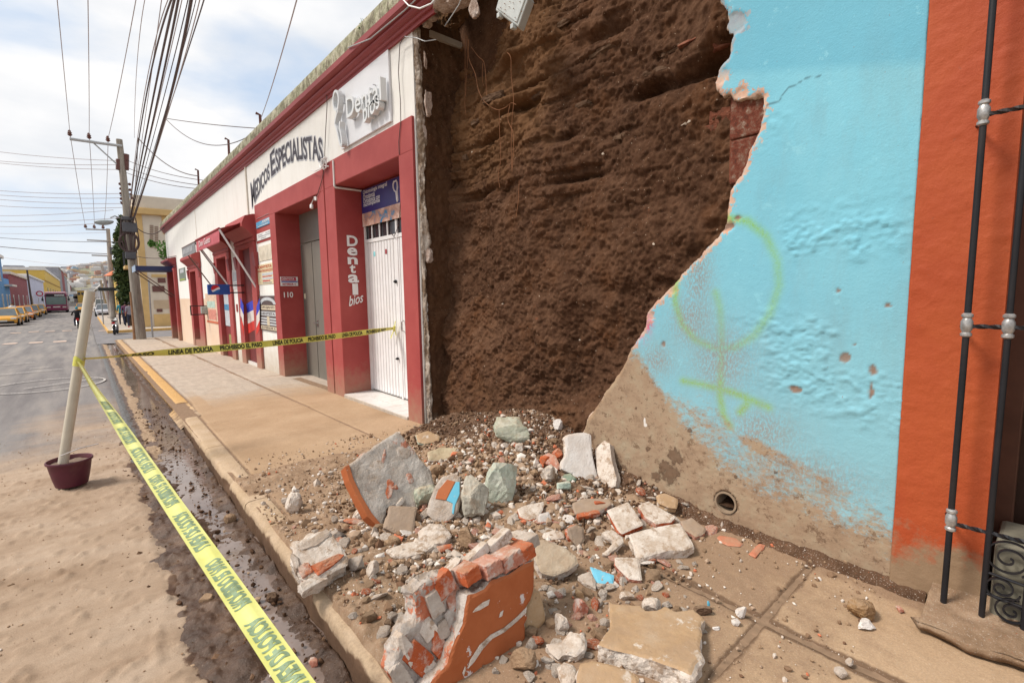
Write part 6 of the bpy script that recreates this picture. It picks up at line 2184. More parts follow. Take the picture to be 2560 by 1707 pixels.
def facing(px, py, a=1.0, b=0.0, c=0.0):
 d = -ray(px, py).normalized()
 d.z = 0
 d.normalize()
 side = Vector((0, 0, 1)).cross(d)
 return (d * a + Vector((0, 0, 1)) * b + side * c).normalized()
def chunk(label, poly, contact, n, thick, front, side, back=None, lift=0.0, res=None, seed=1, rag=.006, rimr=.012, rimdir=None, rimmat=None, name='rubble_chunk', cat='rubble', face=.002, parent_group=None):
 g = hit(*contact)
 n = Vector(n).normalized()
 u = Vector((0, 0, 1)).cross(n)
 if u.length < .2:
  u = c_r.cross(n).cross(n) * -1
  u = Vector((c_r.x, c_r.y, 0))
  u = (u - n * u.dot(n))
 u.normalize()
 v = n.cross(u)
 p0 = g + Vector((0, 0, lift))
 if n.z > .85:
  p0 = p0 + n * thick
 P_ = []
 for (px, py) in poly:
  q = onplane(px, py, p0, n) - p0
  P_.append((q.dot(u), q.dot(v)))
 w_ = (CAM - p0).length
 res = res or max(.006, .0042 * w_)
 V_, F_, mi, gd, L_, nf = slab_np(P_, thick, res, seed, rag, face, rimr)
 mats = [front, back or side, side]
 if rimmat is not None:
  mats.append(rimmat)
  rm_ = (gd @ np.array(rimdir)) > .6
  for l in range(L_):
   s0 = 2 * nf + l * len(gd)
   mi[s0:s0 + len(gd)] = np.where(rm_, 3, 2)
 M3 = np.array([list(u), list(v), list(n)])
 cen = V_.mean(0)
 Vw = (V_ - cen) @ M3
 loc = p0 + u * float(cen[0]) + v * float(cen[1]) + n * float(cen[2])
 o = link(name, np_mesh(name, Vw, F_, mats, mi, smooth=False))
 o.location = loc
 tag(o, label, cat, parent_group)
 o['axes'] = 0
 del o['axes']
 return o, (p0, u, v, n)
def sub_lump(parent, q, dims, axes, mat, seed, name='brick', boxy=.85, rough=.08, cuts=2, sub=3, rot=0.0, fine=.03):
 u, v, n = axes
 V, F = ico(sub)
 me = lump_mesh(name, dims, seed, [mat], sub, boxy, rough, cuts, fine)
 o = link(name, me, parent)
 R3 = Matrix((u, v, n)).transposed()
 o.rotation_euler = (R3 @ Matrix.Rotation(rot, 3, 'Z')).to_euler()
 o.location = Vector(q) - parent.location
 return o
def strip(parent, pix, p_, n_, w_, th_, mat, nm):
 m = MB()
 pts = [onplane(px, py, p_, n_) for px, py in pix]
 pts = [Vector(q) for q in pts]
 c = sum(pts, Vector()) / len(pts)
 m.prism([tuple(q) for q in pts], tuple(-n_ * th_))
 return m.build(nm, mat, parent, bev=.003)
G1, G2 = onz(1062, 1765, .03), onz(1314, 1602, .03)
e_ = (G2 - G1).normalized()
nn = e_.cross(Vector((0, 0, 1)))
if nn.dot(CAM - G1) < 0:
 nn = -nn
nn = (nn + Vector((0, 0, .22))).normalized()
H1 = [(1171, 1487), (1190, 1484), (1212, 1474), (1228, 1452), (1250, 1444), (1275, 1436), (1300, 1418), (1337, 1400), (1336, 1469), (1328, 1500), (1316, 1520), (1320, 1545), (1313, 1560), (1314, 1598), (1296, 1618), (1262, 1648), (1240, 1660), (1200, 1690), (1140, 1722), (1062, 1768), (1040, 1760), (1062, 1728), (1092, 1690), (1118, 1662), (1127, 1636), (1140, 1600), (1158, 1560), (1160, 1530)]
o1, (p0, u, v, n) = chunk('largest rubble slab with an orange painted face standing at the bottom of the picture', H1, (1314, 1602), nn, .13, m_opt, m_masn, seed=3, rag=.007, rimr=.016, name='wall_slab')
ax = (u, v, n)
def on1(px, py, off):
 return onplane(px, py, p0 - n * off, n)
oc_, _ = chunk('x', [(1328, 1388), (1262, 1398), (1205, 1425), (1150, 1446), (1085, 1466), (1058, 1496), (1070, 1560), (1036, 1600), (1012, 1650), (1004, 1700), (1060, 1768), (1300, 1606)], (1314, 1602), nn, .10, m_masn, m_masn, seed=4, rag=.014, rimr=.022, lift=0, face=.02)
for k_ in ('label', 'category'):
 del oc_[k_]
oc_.name = 'masonry_core'
oc_.location = oc_.location - n * .085 - o1.location
oc_.parent = o1
specs = [((1262, 1395), (.13, .075, .16), m_pbr, .10, 1, .1), ((1215, 1415), (.10, .07, .16), m_pbr, .09, 2, .05), ((1300, 1378), (.10, .07, .15), m_bbr, .10, 3, .12), ((1165, 1432), (.09, .07, .14), m_bbr, .10, 4, .15),
   ((1105, 1458), (.10, .10, .15), m_bbr, .12, 5, .3), ((1130, 1490), (.08, .08, .12), m_pbr, .08, 6, .1), ((1080, 1500), (.07, .13, .10), m_mort, .17, 7, .2), ((1125, 1540), (.07, .09, .12), m_masn, .10, 8, .2), ((1100, 1570), (.06, .08, .1), m_mort, .13, 9, .2),
   ((1060, 1560), (.07, .12, .09), m_lime, .16, 10, .4), ((1090, 1610), (.065, .15, .08), m_bbr, .10, 11, .5), ((1040, 1640), (.09, .15, .08), m_bbr, .13, 12, .6), ((1010, 1620), (.06, .14, .10), m_lime, .18, 13, .5), ((1075, 1670), (.06, .12, .06), m_lime, .09, 14, .55),
   ((1000, 1690), (.06, .14, .1), m_mort, .18, 15, .4), ((1320, 1352), (.09, .06, .10), m_mort, .14, 16, .1), ((1245, 1352), (.16, .05, .07), m_lime, .19, 17, .3), ((1190, 1385), (.14, .05, .07), m_lime, .19, 18, .35), ((1130, 1425), (.12, .05, .07), m_lime, .19, 19, .35)]
for (pp_, dm, mt, off, sd2, rt) in specs:
 nm = 'brick' if mt in (m_bbr, m_pbr) else 'mortar_piece'
 sub_lump(o1, on1(pp_[0], pp_[1], off * .8 - .01 if sd2 < 5 or sd2 > 15 else .098), (dm[0] * 1.1, dm[1] * 1.1, dm[2] if sd2 < 5 or sd2 > 15 else .07), ax, mt, 400 + sd2, nm, .97, .05, 2 if sd2 > 4 else 0, 4, rt, .03)
strip(o1, [(1170, 1672), (1176, 1650), (1200, 1612), (1228, 1586), (1262, 1568), (1295, 1540), (1318, 1516), (1316, 1532), (1290, 1556), (1262, 1580), (1232, 1596), (1208, 1622), (1186, 1655)], p0 + n * .006, n, 0, .006, m_lime, 'paint_scar')
strip(o1, [(1182, 1531), (1190, 1520), (1208, 1505), (1226, 1497), (1222, 1512), (1200, 1525)], p0 + n * .006, n, 0, .006, m_lime, 'paint_scar')
strip(o1, [(1248, 1544), (1252, 1530), (1260, 1524), (1256, 1540)], p0 + n * .006, n, 0, .006, m_lime, 'paint_scar')
strip(o1, [(1157, 1682), (1164, 1664), (1166, 1672), (1160, 1690)], p0 + n * .006, n, 0, .006, m_lime, 'paint_scar')
chunk('white mortar wedge with tan face leaning behind the right edge of the big orange slab', [(1316, 1510), (1333, 1470), (1350, 1478), (1362, 1530), (1364, 1555), (1345, 1572), (1312, 1590), (1310, 1555)], (1330, 1582), facing(1330, 1540, 1, .4, .5), .07, m_tano, m_lime, seed=5)
m_mslab = rub('mortar_slab_face', [(0.3, (0.33, 0.285, 0.245)), (0.5, (0.50, 0.455, 0.41)), (0.7, (0.62, 0.58, 0.53))], 8, 1.0, [(4.5, .60, .66, (0.46, 0.13, 0.06), .85), (7, .60, .70, (0.28, 0.225, 0.18), .8), (30, .64, .70, (0.22, 0.15, 0.10), .8)])
L2 = [(870, 1163), (900, 1140), (935, 1117), (975, 1088), (996, 1080), (1010, 1092), (1022, 1112), (1040, 1128), (1052, 1150), (1078, 1178), (1086, 1215), (1066, 1240), (1048, 1262), (1022, 1282), (1005, 1262), (968, 1268), (962, 1300), (955, 1318), (935, 1308), (915, 1275), (898, 1235), (885, 1200)]
o2, (p0b, ub, vb, nb_) = chunk('leaning masonry slab with an orange painted left edge beside the clean pavement', L2, (950, 1322), facing(950, 1250, .75, .55, .35), .09, m_mslab, m_masn, seed=9, rag=.008, rimr=.014, rimdir=(-1, 0), rimmat=m_opt, name='wall_slab', face=.008)
for k, (px, py, dm, mt, rt) in enumerate([(972, 1222, (.07, .16, .05), m_bbr, -.5), (985, 1218, (.06, .07, .06), m_bbr, .2), (960, 1140, (.03, .16, .03), m_pbr, -.55), (1025, 1195, (.05, .09, .04), m_pbr, .1), (940, 1170, (.15, .12, .03), m_lime, .2), (1010, 1130, (.12, .12, .04), m_mort, .2), (1000, 1255, (.09, .05, .05), m_lime, .4)]):
 q = onplane(px, py, p0b, nb_)
 sub_lump(o2, q - nb_ * dm[2] * .25, dm, (ub, vb, nb_), mt, 430 + k, 'brick' if mt in (m_bbr, m_pbr) else 'mortar_piece', .6, .15, 2, 3, rt, .06)
strip(o2, [(862, 1166), (873, 1160), (884, 1196), (905, 1240), (930, 1282), (958, 1316), (948, 1318), (918, 1290), (893, 1243), (872, 1200)], p0b + nb_ * .012, nb_, 0, .10, m_opt, 'painted_edge')
chunk('dusty brown square clay tile leaning on the foot of the slab with the orange edge', [(972, 1263), (1042, 1266), (1034, 1340), (1000, 1336), (960, 1318), (968, 1290)], (1000, 1342), facing(1000, 1300, .6, .75, .1), .035, m_tilec, m_tilec, seed=12, rag=.003, name='clay_tile', cat='tile')
o3, fr3 = chunk('rubble block with a blue and orange painted corner above grey cement', [(1105, 1190), (1135, 1182), (1150, 1196), (1151, 1235), (1142, 1275), (1132, 1290), (1115, 1308), (1080, 1296), (1066, 1282), (1074, 1245), (1090, 1210)], (1110, 1312), facing(1110, 1250, .8, .6, -.1), .10, m_mort, m_masn, seed=14)
strip(o3, [(1095, 1225), (1118, 1198), (1138, 1203), (1115, 1250), (1088, 1246)], fr3[0] + fr3[3] * .006, fr3[3], 0, .008, m_opt, 'orange_paint')
strip(o3, [(1140, 1204), (1149, 1204), (1149, 1235), (1138, 1262), (1134, 1285), (1130, 1282), (1132, 1258), (1116, 1250)], fr3[0] + fr3[3] * .006, fr3[3], 0, .008, m_bpt, 'blue_paint')
chunk('tall clean white plaster slab leaning against the foot of the earth face', [(1412, 1095), (1420, 1086), (1462, 1080), (1478, 1086), (1480, 1115), (1482, 1140), (1490, 1175), (1496, 1200), (1478, 1203), (1434, 1198), (1433, 1185), (1403, 1172), (1404, 1152), (1413, 1140), (1414, 1118)], (1440, 1204), facing(1440, 1150, .8, .45, .25), .06, m_clean, m_lime, seed=16, rag=.004, name='wall_slab')
chunk('grey and white mortar piece standing against the right side of the tall white plaster slab', [(1486, 1122), (1510, 1100), (1524, 1108), (1528, 1150), (1540, 1195), (1538, 1215), (1524, 1221), (1500, 1210), (1492, 1180)], (1520, 1224), facing(1510, 1160, .7, .5, -.5), .07, m_lime, m_mort, seed=18)
B3 = [(735, 1358), (790, 1330), (822, 1322), (834, 1342), (855, 1366), (872, 1395), (868, 1412), (840, 1425), (800, 1446), (776, 1450), (752, 1430), (735, 1400)]
o4, fr4 = chunk('white mortar block with bright orange brick broken open, lying on the kerb edge', B3, (800, 1462), facing(800, 1390, .5, .85, .1), .12, m_lime, m_lime, seed=21, rimr=.02, lift=.0)
for k, (px, py, dm, mt, rt) in enumerate([(820, 1404, (.20, .09, .09), m_bbr, .35), (764, 1424, (.07, .08, .07), m_bbr, .2), (790, 1352, (.2, .08, .05), m_mort, .3), (785, 1455, (.16, .08, .08), m_lime, .2), (745, 1400, (.06, .12, .08), m_mort, .1)]):
 q = onplane(px, py, fr4[0], fr4[3])
 sub_lump(o4, q - fr4[3] * dm[2] * .28, dm, fr4[1:], mt, 450 + k, 'brick' if mt is m_bbr else 'mortar_piece', .75, .13, 3, 4, rt, .05)
chunk('large flat slab with tan dusty top and thick white edges, bottom right of rubble', [(1522, 1500), (1532, 1505), (1600, 1510), (1615, 1524), (1640, 1522), (1662, 1512), (1690, 1525), (1735, 1520), (1762, 1545), (1750, 1560), (1756, 1580), (1748, 1610), (1754, 1640), (1735, 1660), (1728, 1684), (1690, 1668), (1640, 1650), (1580, 1632), (1530, 1620), (1495, 1608), (1508, 1590), (1525, 1565)], (1600, 1690), (.06, .05, 1), .085, m_tano, m_lime, seed=24, rimr=.014, name='wall_slab')
chunk('white stained brick tile lying nearest the wall end of the flat brick tiles', [(1596, 1262), (1622, 1250), (1640, 1262), (1690, 1290), (1678, 1304), (1640, 1308), (1612, 1290)], (1650, 1316), (-.2, -.25, 1), .05, m_lime, m_bbr, seed=26, name='brick_tile', cat='brick tile')
chunk('buff tile fragment resting on the stained brick tile closest to the wall', [(1645, 1235), (1662, 1230), (1696, 1246), (1693, 1270), (1670, 1268), (1645, 1255)], (1675, 1278), (-.1, -.35, 1), .035, m_tano, m_tano, seed=27, lift=.045, name='brick_tile', cat='brick tile')
chunk('square dirty white brick tile with an orange front corner, tilted towards the camera', [(1516, 1275), (1570, 1252), (1610, 1310), (1555, 1335), (1545, 1325)], (1560, 1338), (-.35, -.35, 1), .045, m_lime, m_bbr, seed=28, rag=.004, name='brick_tile', cat='brick tile')
chunk('wide white slab of two bricks under mortar, right of the blue paint chip', [(1570, 1335), (1610, 1322), (1655, 1312), (1700, 1305), (1735, 1362), (1712, 1374), (1668, 1374), (1640, 1382), (1602, 1392), (1580, 1358)], (1640, 1400), (-.12, -.12, 1), .06, m_lime, m_lime, seed=29, name='wall_slab')
chunk('brown grey dusty slab fragment right of the wide white two-brick slab', [(1700, 1300), (1730, 1292), (1765, 1318), (1762, 1330), (1740, 1340), (1712, 1322)], (1745, 1346), (-.1, -.2, 1), .04, m_tilec, m_pbr, seed=30)
chunk('thick rough buff stone beside the top of the big orange slab', [(1337, 1348), (1360, 1346), (1412, 1366), (1440, 1388), (1446, 1406), (1420, 1425), (1385, 1438), (1352, 1430), (1338, 1400)], (1390, 1448), (-.35, -.45, 1), .07, rub('buff_stone', [(0.3, (0.33, 0.255, 0.18)), (0.5, (0.43, 0.35, 0.26)), (0.7, (0.52, 0.45, 0.36))], 9, .8), m_mort, seed=31, rimr=.016, face=.006)
o5, fr5 = chunk('flat white slab speckled with dirt just behind the blue paint chip', [(1535, 1392), (1598, 1392), (1605, 1448), (1572, 1445), (1550, 1425), (1537, 1410)], (1580, 1462), (-.25, -.25, 1), .03, m_lime, m_pbr, seed=32)
chunk('kite-shaped plaster chip with a bright turquoise painted face', [(1474, 1413), (1500, 1422), (1535, 1436), (1533, 1456), (1495, 1464), (1488, 1448)], (1510, 1470), facing(1505, 1440, .35, .95, .1), .02, m_bpt, m_lime, seed=33, rag=.002, name='plaster_chip', cat='plaster chip')
chunk('grey mortar wedge tucked under the turquoise plaster chip', [(1440, 1438), (1475, 1425), (1490, 1450), (1490, 1470), (1462, 1456)], (1478, 1474), (-.2, -.2, 1), .03, m_mort, m_lime, seed=34)
chunk('flat terracotta tile piece with rounded end lying along the foot of the wall', [(1792, 1340), (1800, 1335), (1840, 1342), (1858, 1356), (1850, 1364), (1820, 1362), (1800, 1352)], (1825, 1368), (0, 0, 1), .014, rub('terracotta', [(0.3, (0.44, 0.13, 0.07)), (0.7, (0.54, 0.20, 0.12))], 7, .3, [(20, .6, .68, (0.42, 0.30, 0.22), .6)]), m_bbr, seed=35, rag=.003, name='roof_tile_piece', cat='tile')
chunk('small flat square terracotta tile farthest right along the foot of the wall', [(1870, 1382), (1898, 1356), (1914, 1360), (1888, 1391)], (1890, 1392), (0, 0, 1), .016, bpy.data.materials['terracotta'], m_bbr, seed=36, rag=.002, name='roof_tile_piece', cat='tile')
chunk('broken white slab with a tan face cut by the bottom edge of the picture', [(1440, 1700), (1452, 1655), (1480, 1648), (1540, 1660), (1575, 1672), (1600, 1690), (1590, 1740), (1500, 1760), (1440, 1740)], (1500, 1765), (-.1, -.1, 1), .06, m_tano, m_lime, seed=37, name='wall_slab')
chunk('white plaster piece with a brown stain at the bottom edge between the slabs', [(1392, 1665), (1410, 1652), (1432, 1660), (1440, 1690), (1425, 1720), (1405, 1700)], (1420, 1725), (-.2, -.1, 1), .04, m_lime, m_lime, seed=38)
chunk('white and grey split plaster piece lying left of the large flat tan-topped slab', [(1364, 1603), (1400, 1600), (1425, 1575), (1462, 1590), (1464, 1620), (1440, 1638), (1410, 1632), (1396, 1645), (1375, 1625)], (1410, 1650), (-.2, -.2, 1), .05, m_lime, m_lime, seed=39, rimr=.02, face=.012)
chunk('long thin white plaster slab lying behind the big orange slab', [(962, 1372), (990, 1362), (1030, 1352), (1060, 1350), (1085, 1362), (1060, 1380), (1020, 1387), (985, 1388)], (1020, 1396), (-.15, -.2, 1), .035, m_lime, m_lime, seed=40)
chunk('dirty pitted mortar slab with lumps between the brown tile and the big orange slab', [(1045, 1330), (1075, 1310), (1110, 1312), (1130, 1335), (1110, 1355), (1070, 1362), (1050, 1350)], (1090, 1368), (-.1, -.1, 1), .05, m_lime, m_mort, seed=41, face=.014)
chunk('short red brick stub with a pale side, lying flat above the big orange slab', [(1087, 1364), (1130, 1356), (1133, 1366), (1100, 1378), (1088, 1376)], (1110, 1382), (-.3, -.5, 1), .03, m_bbr, m_bbr, seed=42, rag=.003, name='brick_piece', cat='brick')
chunk('pitted white plaster plate with a thin red underside in the middle of the heap', [(1292, 1270), (1320, 1258), (1360, 1252), (1357, 1275), (1348, 1288), (1325, 1298), (1300, 1290)], (1325, 1304), (-.2, -.3, 1), .025, m_lime, m_bbr, seed=43)
chunk('sharp-edged pale grey cement corner standing upright in the middle of the heap', [(1347, 1285), (1372, 1278), (1380, 1295), (1376, 1312), (1352, 1318), (1346, 1300)], (1362, 1320), facing(1362, 1300, .8, .5, .3), .05, m_clean, m_mort, seed=44, rag=.002)
o6, fr6 = chunk('earth-covered brick slab showing two red bricks along its front edge', [(1430, 1255), (1465, 1243), (1525, 1245), (1530, 1258), (1500, 1275), (1475, 1280), (1440, 1282), (1432, 1270)], (1480, 1292), (-.15, -.25, 1), .05, m_tilec, m_masn, seed=45, face=.006, name='wall_slab')
for k, (px, py) in enumerate([(1458, 1286), (1484, 1281), (1500, 1254)]):
 q = onplane(px, py, fr6[0], fr6[3])
 sub_lump(o6, q - fr6[3] * .012, (.10, .04, .045), fr6[1:], m_bbr, 470 + k, 'brick', .9, .06, 1, 3, .1, .03)
chunk('orange and brown broken brick standing behind the buff stone', [(1418, 1320), (1440, 1310), (1460, 1318), (1462, 1350), (1446, 1368), (1425, 1345)], (1448, 1372), facing(1440, 1340, .7, .6, .4), .05, m_tilec, m_bbr, seed=46, name='brick_piece', cat='brick')
chunk('thin white plate with a dark hollow under it behind the buff stone', [(1357, 1330), (1385, 1322), (1408, 1330), (1412, 1342), (1380, 1348), (1360, 1340)], (1388, 1352), (-.2, -.3, 1), .018, m_lime, m_lime, seed=47)
chunk('white plate with brick red edge lying just above the top of the big orange slab', [(1268, 1330), (1295, 1322), (1322, 1328), (1322, 1342), (1300, 1346), (1275, 1340)], (1300, 1350), (-.15, -.3, 1), .025, m_lime, m_bbr, seed=48)
chunk('mud-spattered white mortar slab leaning between the square tile and the wide white slab', [(1502, 1330), (1530, 1322), (1556, 1340), (1558, 1352), (1520, 1388), (1505, 1384), (1535, 1352)], (1525, 1392), (-.3, -.3, 1), .035, m_lime, m_lime, seed=49)
chunk('orange-edged brick with white mortar leaning on the back of the heap beside the white slab', [(1352, 1140), (1370, 1130), (1388, 1138), (1402, 1165), (1392, 1178), (1375, 1160), (1358, 1158)], (1380, 1182), facing(1375, 1155, .7, .6, -.2), .05, m_pbr, m_bbr, seed=50, name='brick_piece', cat='brick')
chunk('flat dark-edged buff slab at the left end of the heap near the red door frame', [(1040, 1085), (1070, 1075), (1100, 1088), (1098, 1102), (1062, 1108), (1045, 1104)], (1072, 1112), (-.1, -.3, 1), .03, m_tano, m_grn, seed=51)
chunk('thin plate of yellowish plaster bent over the earth near the top left of the heap', [(1068, 1130), (1100, 1118), (1152, 1118), (1148, 1138), (1112, 1146), (1072, 1150)], (1110, 1154), (-.2, -.35, 1), .02, rub('yellowish_plaster', [(0.3, (0.36, 0.29, 0.18)), (0.7, (0.55, 0.48, 0.33))], 8, .6), m_lime, seed=52, face=.008)
def lump(label, px, py, wpx, hpx, mat, seed, cat='stone', name='stone', boxy=.45, cuts=6, rot=0.0, sub=4, deep=.8, group=None, fine=.035, rough=.13, sink=.12):
 g = hit(px, py + hpx * .42)
 dist = (g - CAM).dot(c_f)
 W_, H_ = wpx / PF * dist, hpx / PF * dist
 me = lump_mesh(name, (W_ * 1.06, min(W_, H_) * deep + W_ * .2, H_ * 1.06), seed, [mat], sub, boxy, rough + .04, cuts + 2, fine + .03)
 o = link(name, me)
 o.rotation_euler = (rot * .3, rot, -YAW + rot)
 o.location = g + Vector((0, 0, H_ * (.5 - sink)))
 tag(o, label, cat, group)
 return o
lump('pale green stone block resting at the foot of the dark earth face', 1283, 1073, 100, 58, m_grn, 501, boxy=.6, cuts=5, rot=.1)
lump('upright grey-white boulder in the middle, between the blue-cornered block and the green stone', 1196, 1240, 78, 120, rub('grey_green_boulder', [(0.3, (0.33, 0.31, 0.25)), (0.7, (0.58, 0.55, 0.47))], 7, .9, [(7, .5, .62, (.36, .27, .19), .7), (45, .62, .70, (.2, .15, .1), .7)]), 502, boxy=.5, cuts=4)
lump('angular pale mint-green boulder with white facets in the centre of the heap', 1258, 1195, 82, 122, rub('mint_boulder', [(0.3, (0.31, 0.36, 0.285)), (0.5, (0.48, 0.52, 0.43)), (0.72, (0.68, 0.67, 0.59))], 6, .9, [(6, .54, .64, (.42, .33, .24), .65), (40, .66, .72, (.2, .15, .1), .8)]), 503, boxy=.5, cuts=7, rot=.25)
lump('squat green-grey stone pushed behind the leaning slab with the orange edge', 1068, 1232, 60, 70, m_grn, 504, boxy=.4)
lump('small upright white stone on the bare pavement left of the heap', 735, 1256, 38, 58, m_lime, 505, boxy=.4, cuts=5, rot=.2)
lump('little grey pebble touching the small upright white stone', 712, 1252, 16, 18, m_mort, 506, sub=3)
lump('round brown clod below the grey-white boulder', 1168, 1342, 44, 48, m_clod, 507, cat='clod', name='clod', boxy=.2, cuts=3)
lump('round brown clod sitting left of the big orange slab under the clay tile', 932, 1352, 24, 28, m_clod, 508, cat='clod', name='clod', boxy=.2, cuts=3)
lump('flattened brown clod beside the one under the clay tile', 984, 1350, 38, 24, m_clod, 509, cat='clod', name='clod', boxy=.2, cuts=3)
lump('dark brown clod leaning on the blue-cornered rubble block', 1088, 1174, 38, 34, m_clod, 510, cat='clod', name='clod', boxy=.2, cuts=3)
lump('oval white pebble lying alone in front of the orange brick block', 933, 1420, 30, 46, m_lime, 511, boxy=.3, cuts=4, rot=.3)
lump('grey splinter of mortar beside the oval white pebble', 895, 1408, 34, 44, m_mort, 512, boxy=.5, cuts=6, rot=-.4)
lump('black and grey crumpled fitting on the kerb side of the heap', 850, 1338, 36, 22, rub('dark_slag', [(0.3, (0.05, .05, .055)), (0.7, (0.2, .2, .2))], 9, .5), 513, cat='debris', name='debris', boxy=.6, cuts=6, rot=.5)
lump('white lump with an orange brick core left of the tall white slab', 1372, 1180, 44, 44, m_lime, 514, boxy=.3, cuts=4)
lump('orange brick nub on top of the white lump by the tall white slab', 1366, 1152, 34, 26, m_bbr, 515, cat='brick', name='brick_piece', boxy=.3, cuts=4)
lump('orange brick shard pointing up beside the tall white slab', 1394, 1134, 28, 30, m_bbr, 516, cat='brick', name='brick_piece', boxy=.3, cuts=6)
lump('small mint-green stone under the lower left corner of the tall white slab', 1410, 1214, 36, 26, rub('mint_stone', [(0.3, (0.34, .46, .38)), (0.7, (.58, .64, .56))], 9, .5), 517, boxy=.5, cuts=6)
lump('dark green stone wedged beneath the tall white slab', 1425, 1194, 36, 22, rub('dark_green_stone', [(0.3, (0.13, .19, .14)), (0.7, (.26, .33, .26))], 9, .5), 518, boxy=.4, cuts=4)
lump('white lump of plaster at the foot of the earth face beside the tall white slab', 1397, 1062, 26, 26, m_clean, 519, boxy=.3, cuts=4)
lump('yellowish white pebble on the dark earth below the green block', 1298, 1120, 22, 24, m_lime, 520, boxy=.4, cuts=5)
lump('brown clod with a dry grassy crust alone on the pavement below the orange wall', 2155, 1522, 72, 48, rub('grassy_clod', [(0.3, (0.19, .11, .06)), (0.7, (.38, .23, .11))], 14, 1), 521, cat='clod', name='clod', boxy=.2, cuts=3, rot=.35, fine=.08)
lump('white rectangular stone just below the grassy clod', 2167, 1562, 50, 24, m_clean, 522, boxy=.75, cuts=3, rot=.15)
lump('small pinkish cube-like stone near the ledge below the orange wall', 2250, 1524, 18, 18, m_pbr, 523, boxy=.6, sub=3)
lump('twisted white plaster piece beside the joint of the right pavement slabs', 1852, 1530, 26, 34, m_clean, 524, boxy=.2, cuts=6, rot=.5)
lump('second white plaster bit lying just below the twisted one', 1840, 1552, 22, 20, m_clean, 525, boxy=.3, cuts=6, sub=3)
lump('dark mud clod lying right of the large tan-topped slab', 1757, 1525, 44, 24, m_clodd, 526, cat='clod', name='clod', boxy=.2, cuts=3)
lump('brown lump of wet earth beside the foot of the big orange slab', 1308, 1648, 64, 54, m_clod, 527, cat='clod', name='clod', boxy=.2, cuts=3)
lump('tiny turquoise flake on the brown lump beside the big orange slab', 1304, 1650, 16, 14, m_bpt, 528, cat='plaster chip', name='plaster_chip', boxy=.5, cuts=5, sub=2)
lump('thin turquoise and white sliver standing in the dirt above the tan-topped slab', 1771, 1512, 9, 32, m_bpt, 529, cat='plaster chip', name='plaster_chip', boxy=.5, cuts=4, sub=3)
lump('slender white chip lying on the pavement right of the tan-topped slab', 1790, 1572, 24, 8, m_clean, 530, cat='plaster chip', name='plaster_chip', boxy=.5, sub=3)
lump('grey pebble, largest of the two near the bottom right pavement joint', 2100, 1682, 28, 28, m_mort, 531, sub=3)
lump('grey pebble, smaller and higher of the two near the bottom right joint', 2124, 1656, 18, 20, m_mort, 532, sub=3)
lump('pinkish white brick end lying under the white fragments left of the tan-topped slab', 1452, 1515, 34, 46, m_pbr, 533, cat='brick', name='brick_piece', boxy=.7, cuts=3, rot=.2)
lump('small orange-tan clay cube above the pinkish brick end', 1448, 1483, 24, 22, m_tano, 534, boxy=.8, cuts=2, sub=3)
lump('buff nodule set on the back edge of the tan-topped slab', 1630, 1512, 48, 40, m_lime, 535, boxy=.3, cuts=4)
lump('white pebble resting on top of the tan-topped slab', 1600, 1535, 22, 20, m_clean, 536, boxy=.4, cuts=4, sub=3)
lump('oval white pebble above the tan-topped slab', 1568, 1490, 38, 22, m_lime, 537, boxy=.3, cuts=4, sub=3)
lump('mottled white stone right of the big orange slab', 1404, 1555, 38, 46, m_lime, 538, boxy=.3, cuts=4)
lump('earth-coloured stone under the left side of the orange brick block', 776, 1468, 60, 28, m_lime, 539, boxy=.3, cuts=3)
lump('fallen orange brick shard lying flat left of the brown clay tile', 888, 1302, 66, 14, m_bbr, 540, cat='brick', name='brick_piece', boxy=.6, cuts=4, rot=.05)
lump('white mortar wedge under the orange edge of the leaning slab', 900, 1286, 34, 34, m_lime, 541, boxy=.3, cuts=6)
lump('tan clod in the wet gutter beneath the police tape', 516, 1494, 34, 22, m_clod, 542, cat='clod', name='clod', boxy=.2, cuts=2)
lump('rounded tan stone at the edge of the gutter puddle', 575, 1296, 28, 24, m_clod, 543, cat='clod', name='clod', boxy=.2, cuts=2)
lump('dark mud ball standing in the puddle', 681, 1494, 26, 30, m_clodd, 544, cat='clod', name='clod', boxy=.1, cuts=2)
lump('red brick bit lying in the gutter water at the bottom', 786, 1652, 24, 20, m_pbr, 545, cat='brick', name='brick_piece', boxy=.7, cuts=3, sub=3)
lump('white pebble in the dark mud left of the tape, higher one', 652, 1644, 20, 18, m_lime, 546, sub=3)
lump('white pebble in the dark mud left of the tape, lowest one', 682, 1684, 18, 20, m_lime, 547, sub=3)
random.seed(21)
rs = np.random.RandomState(5)
kinds = [(m_lime, 'white', .44), (m_mort, 'grey', .10), (m_bbr, 'orange', .07), (m_pbr, 'pink', .10), (m_clod, 'brown', .21), (m_clodd, 'dark', .05), (m_grn, 'green', .03)]
protos = {}
for mt, nm, w_ in kinds:
 protos[nm] = [lump_mesh('fragment_mesh', (1, 1, 1), 700 + k * 13 + len(protos) * 101, [mt], 3, .45 + .2 * (k % 3), .16, 9, .10) for k in range(4)]
NAMES = {'white': ('small white plaster fragment scattered in the rubble heap', 'plaster fragment'), 'grey': ('small grey mortar fragment scattered in the rubble heap', 'mortar fragment'), 'orange': ('small orange brick fragment scattered in the rubble heap', 'brick fragment'),
   'pink': ('small pinkish brick fragment scattered in the rubble heap', 'brick fragment'), 'brown': ('small brown earth clod scattered in the rubble heap', 'clod'), 'dark': ('small dark earth clod scattered in the rubble heap', 'clod'), 'green': ('small pale green stone fragment scattered in the rubble heap', 'stone fragment')}
count = 0
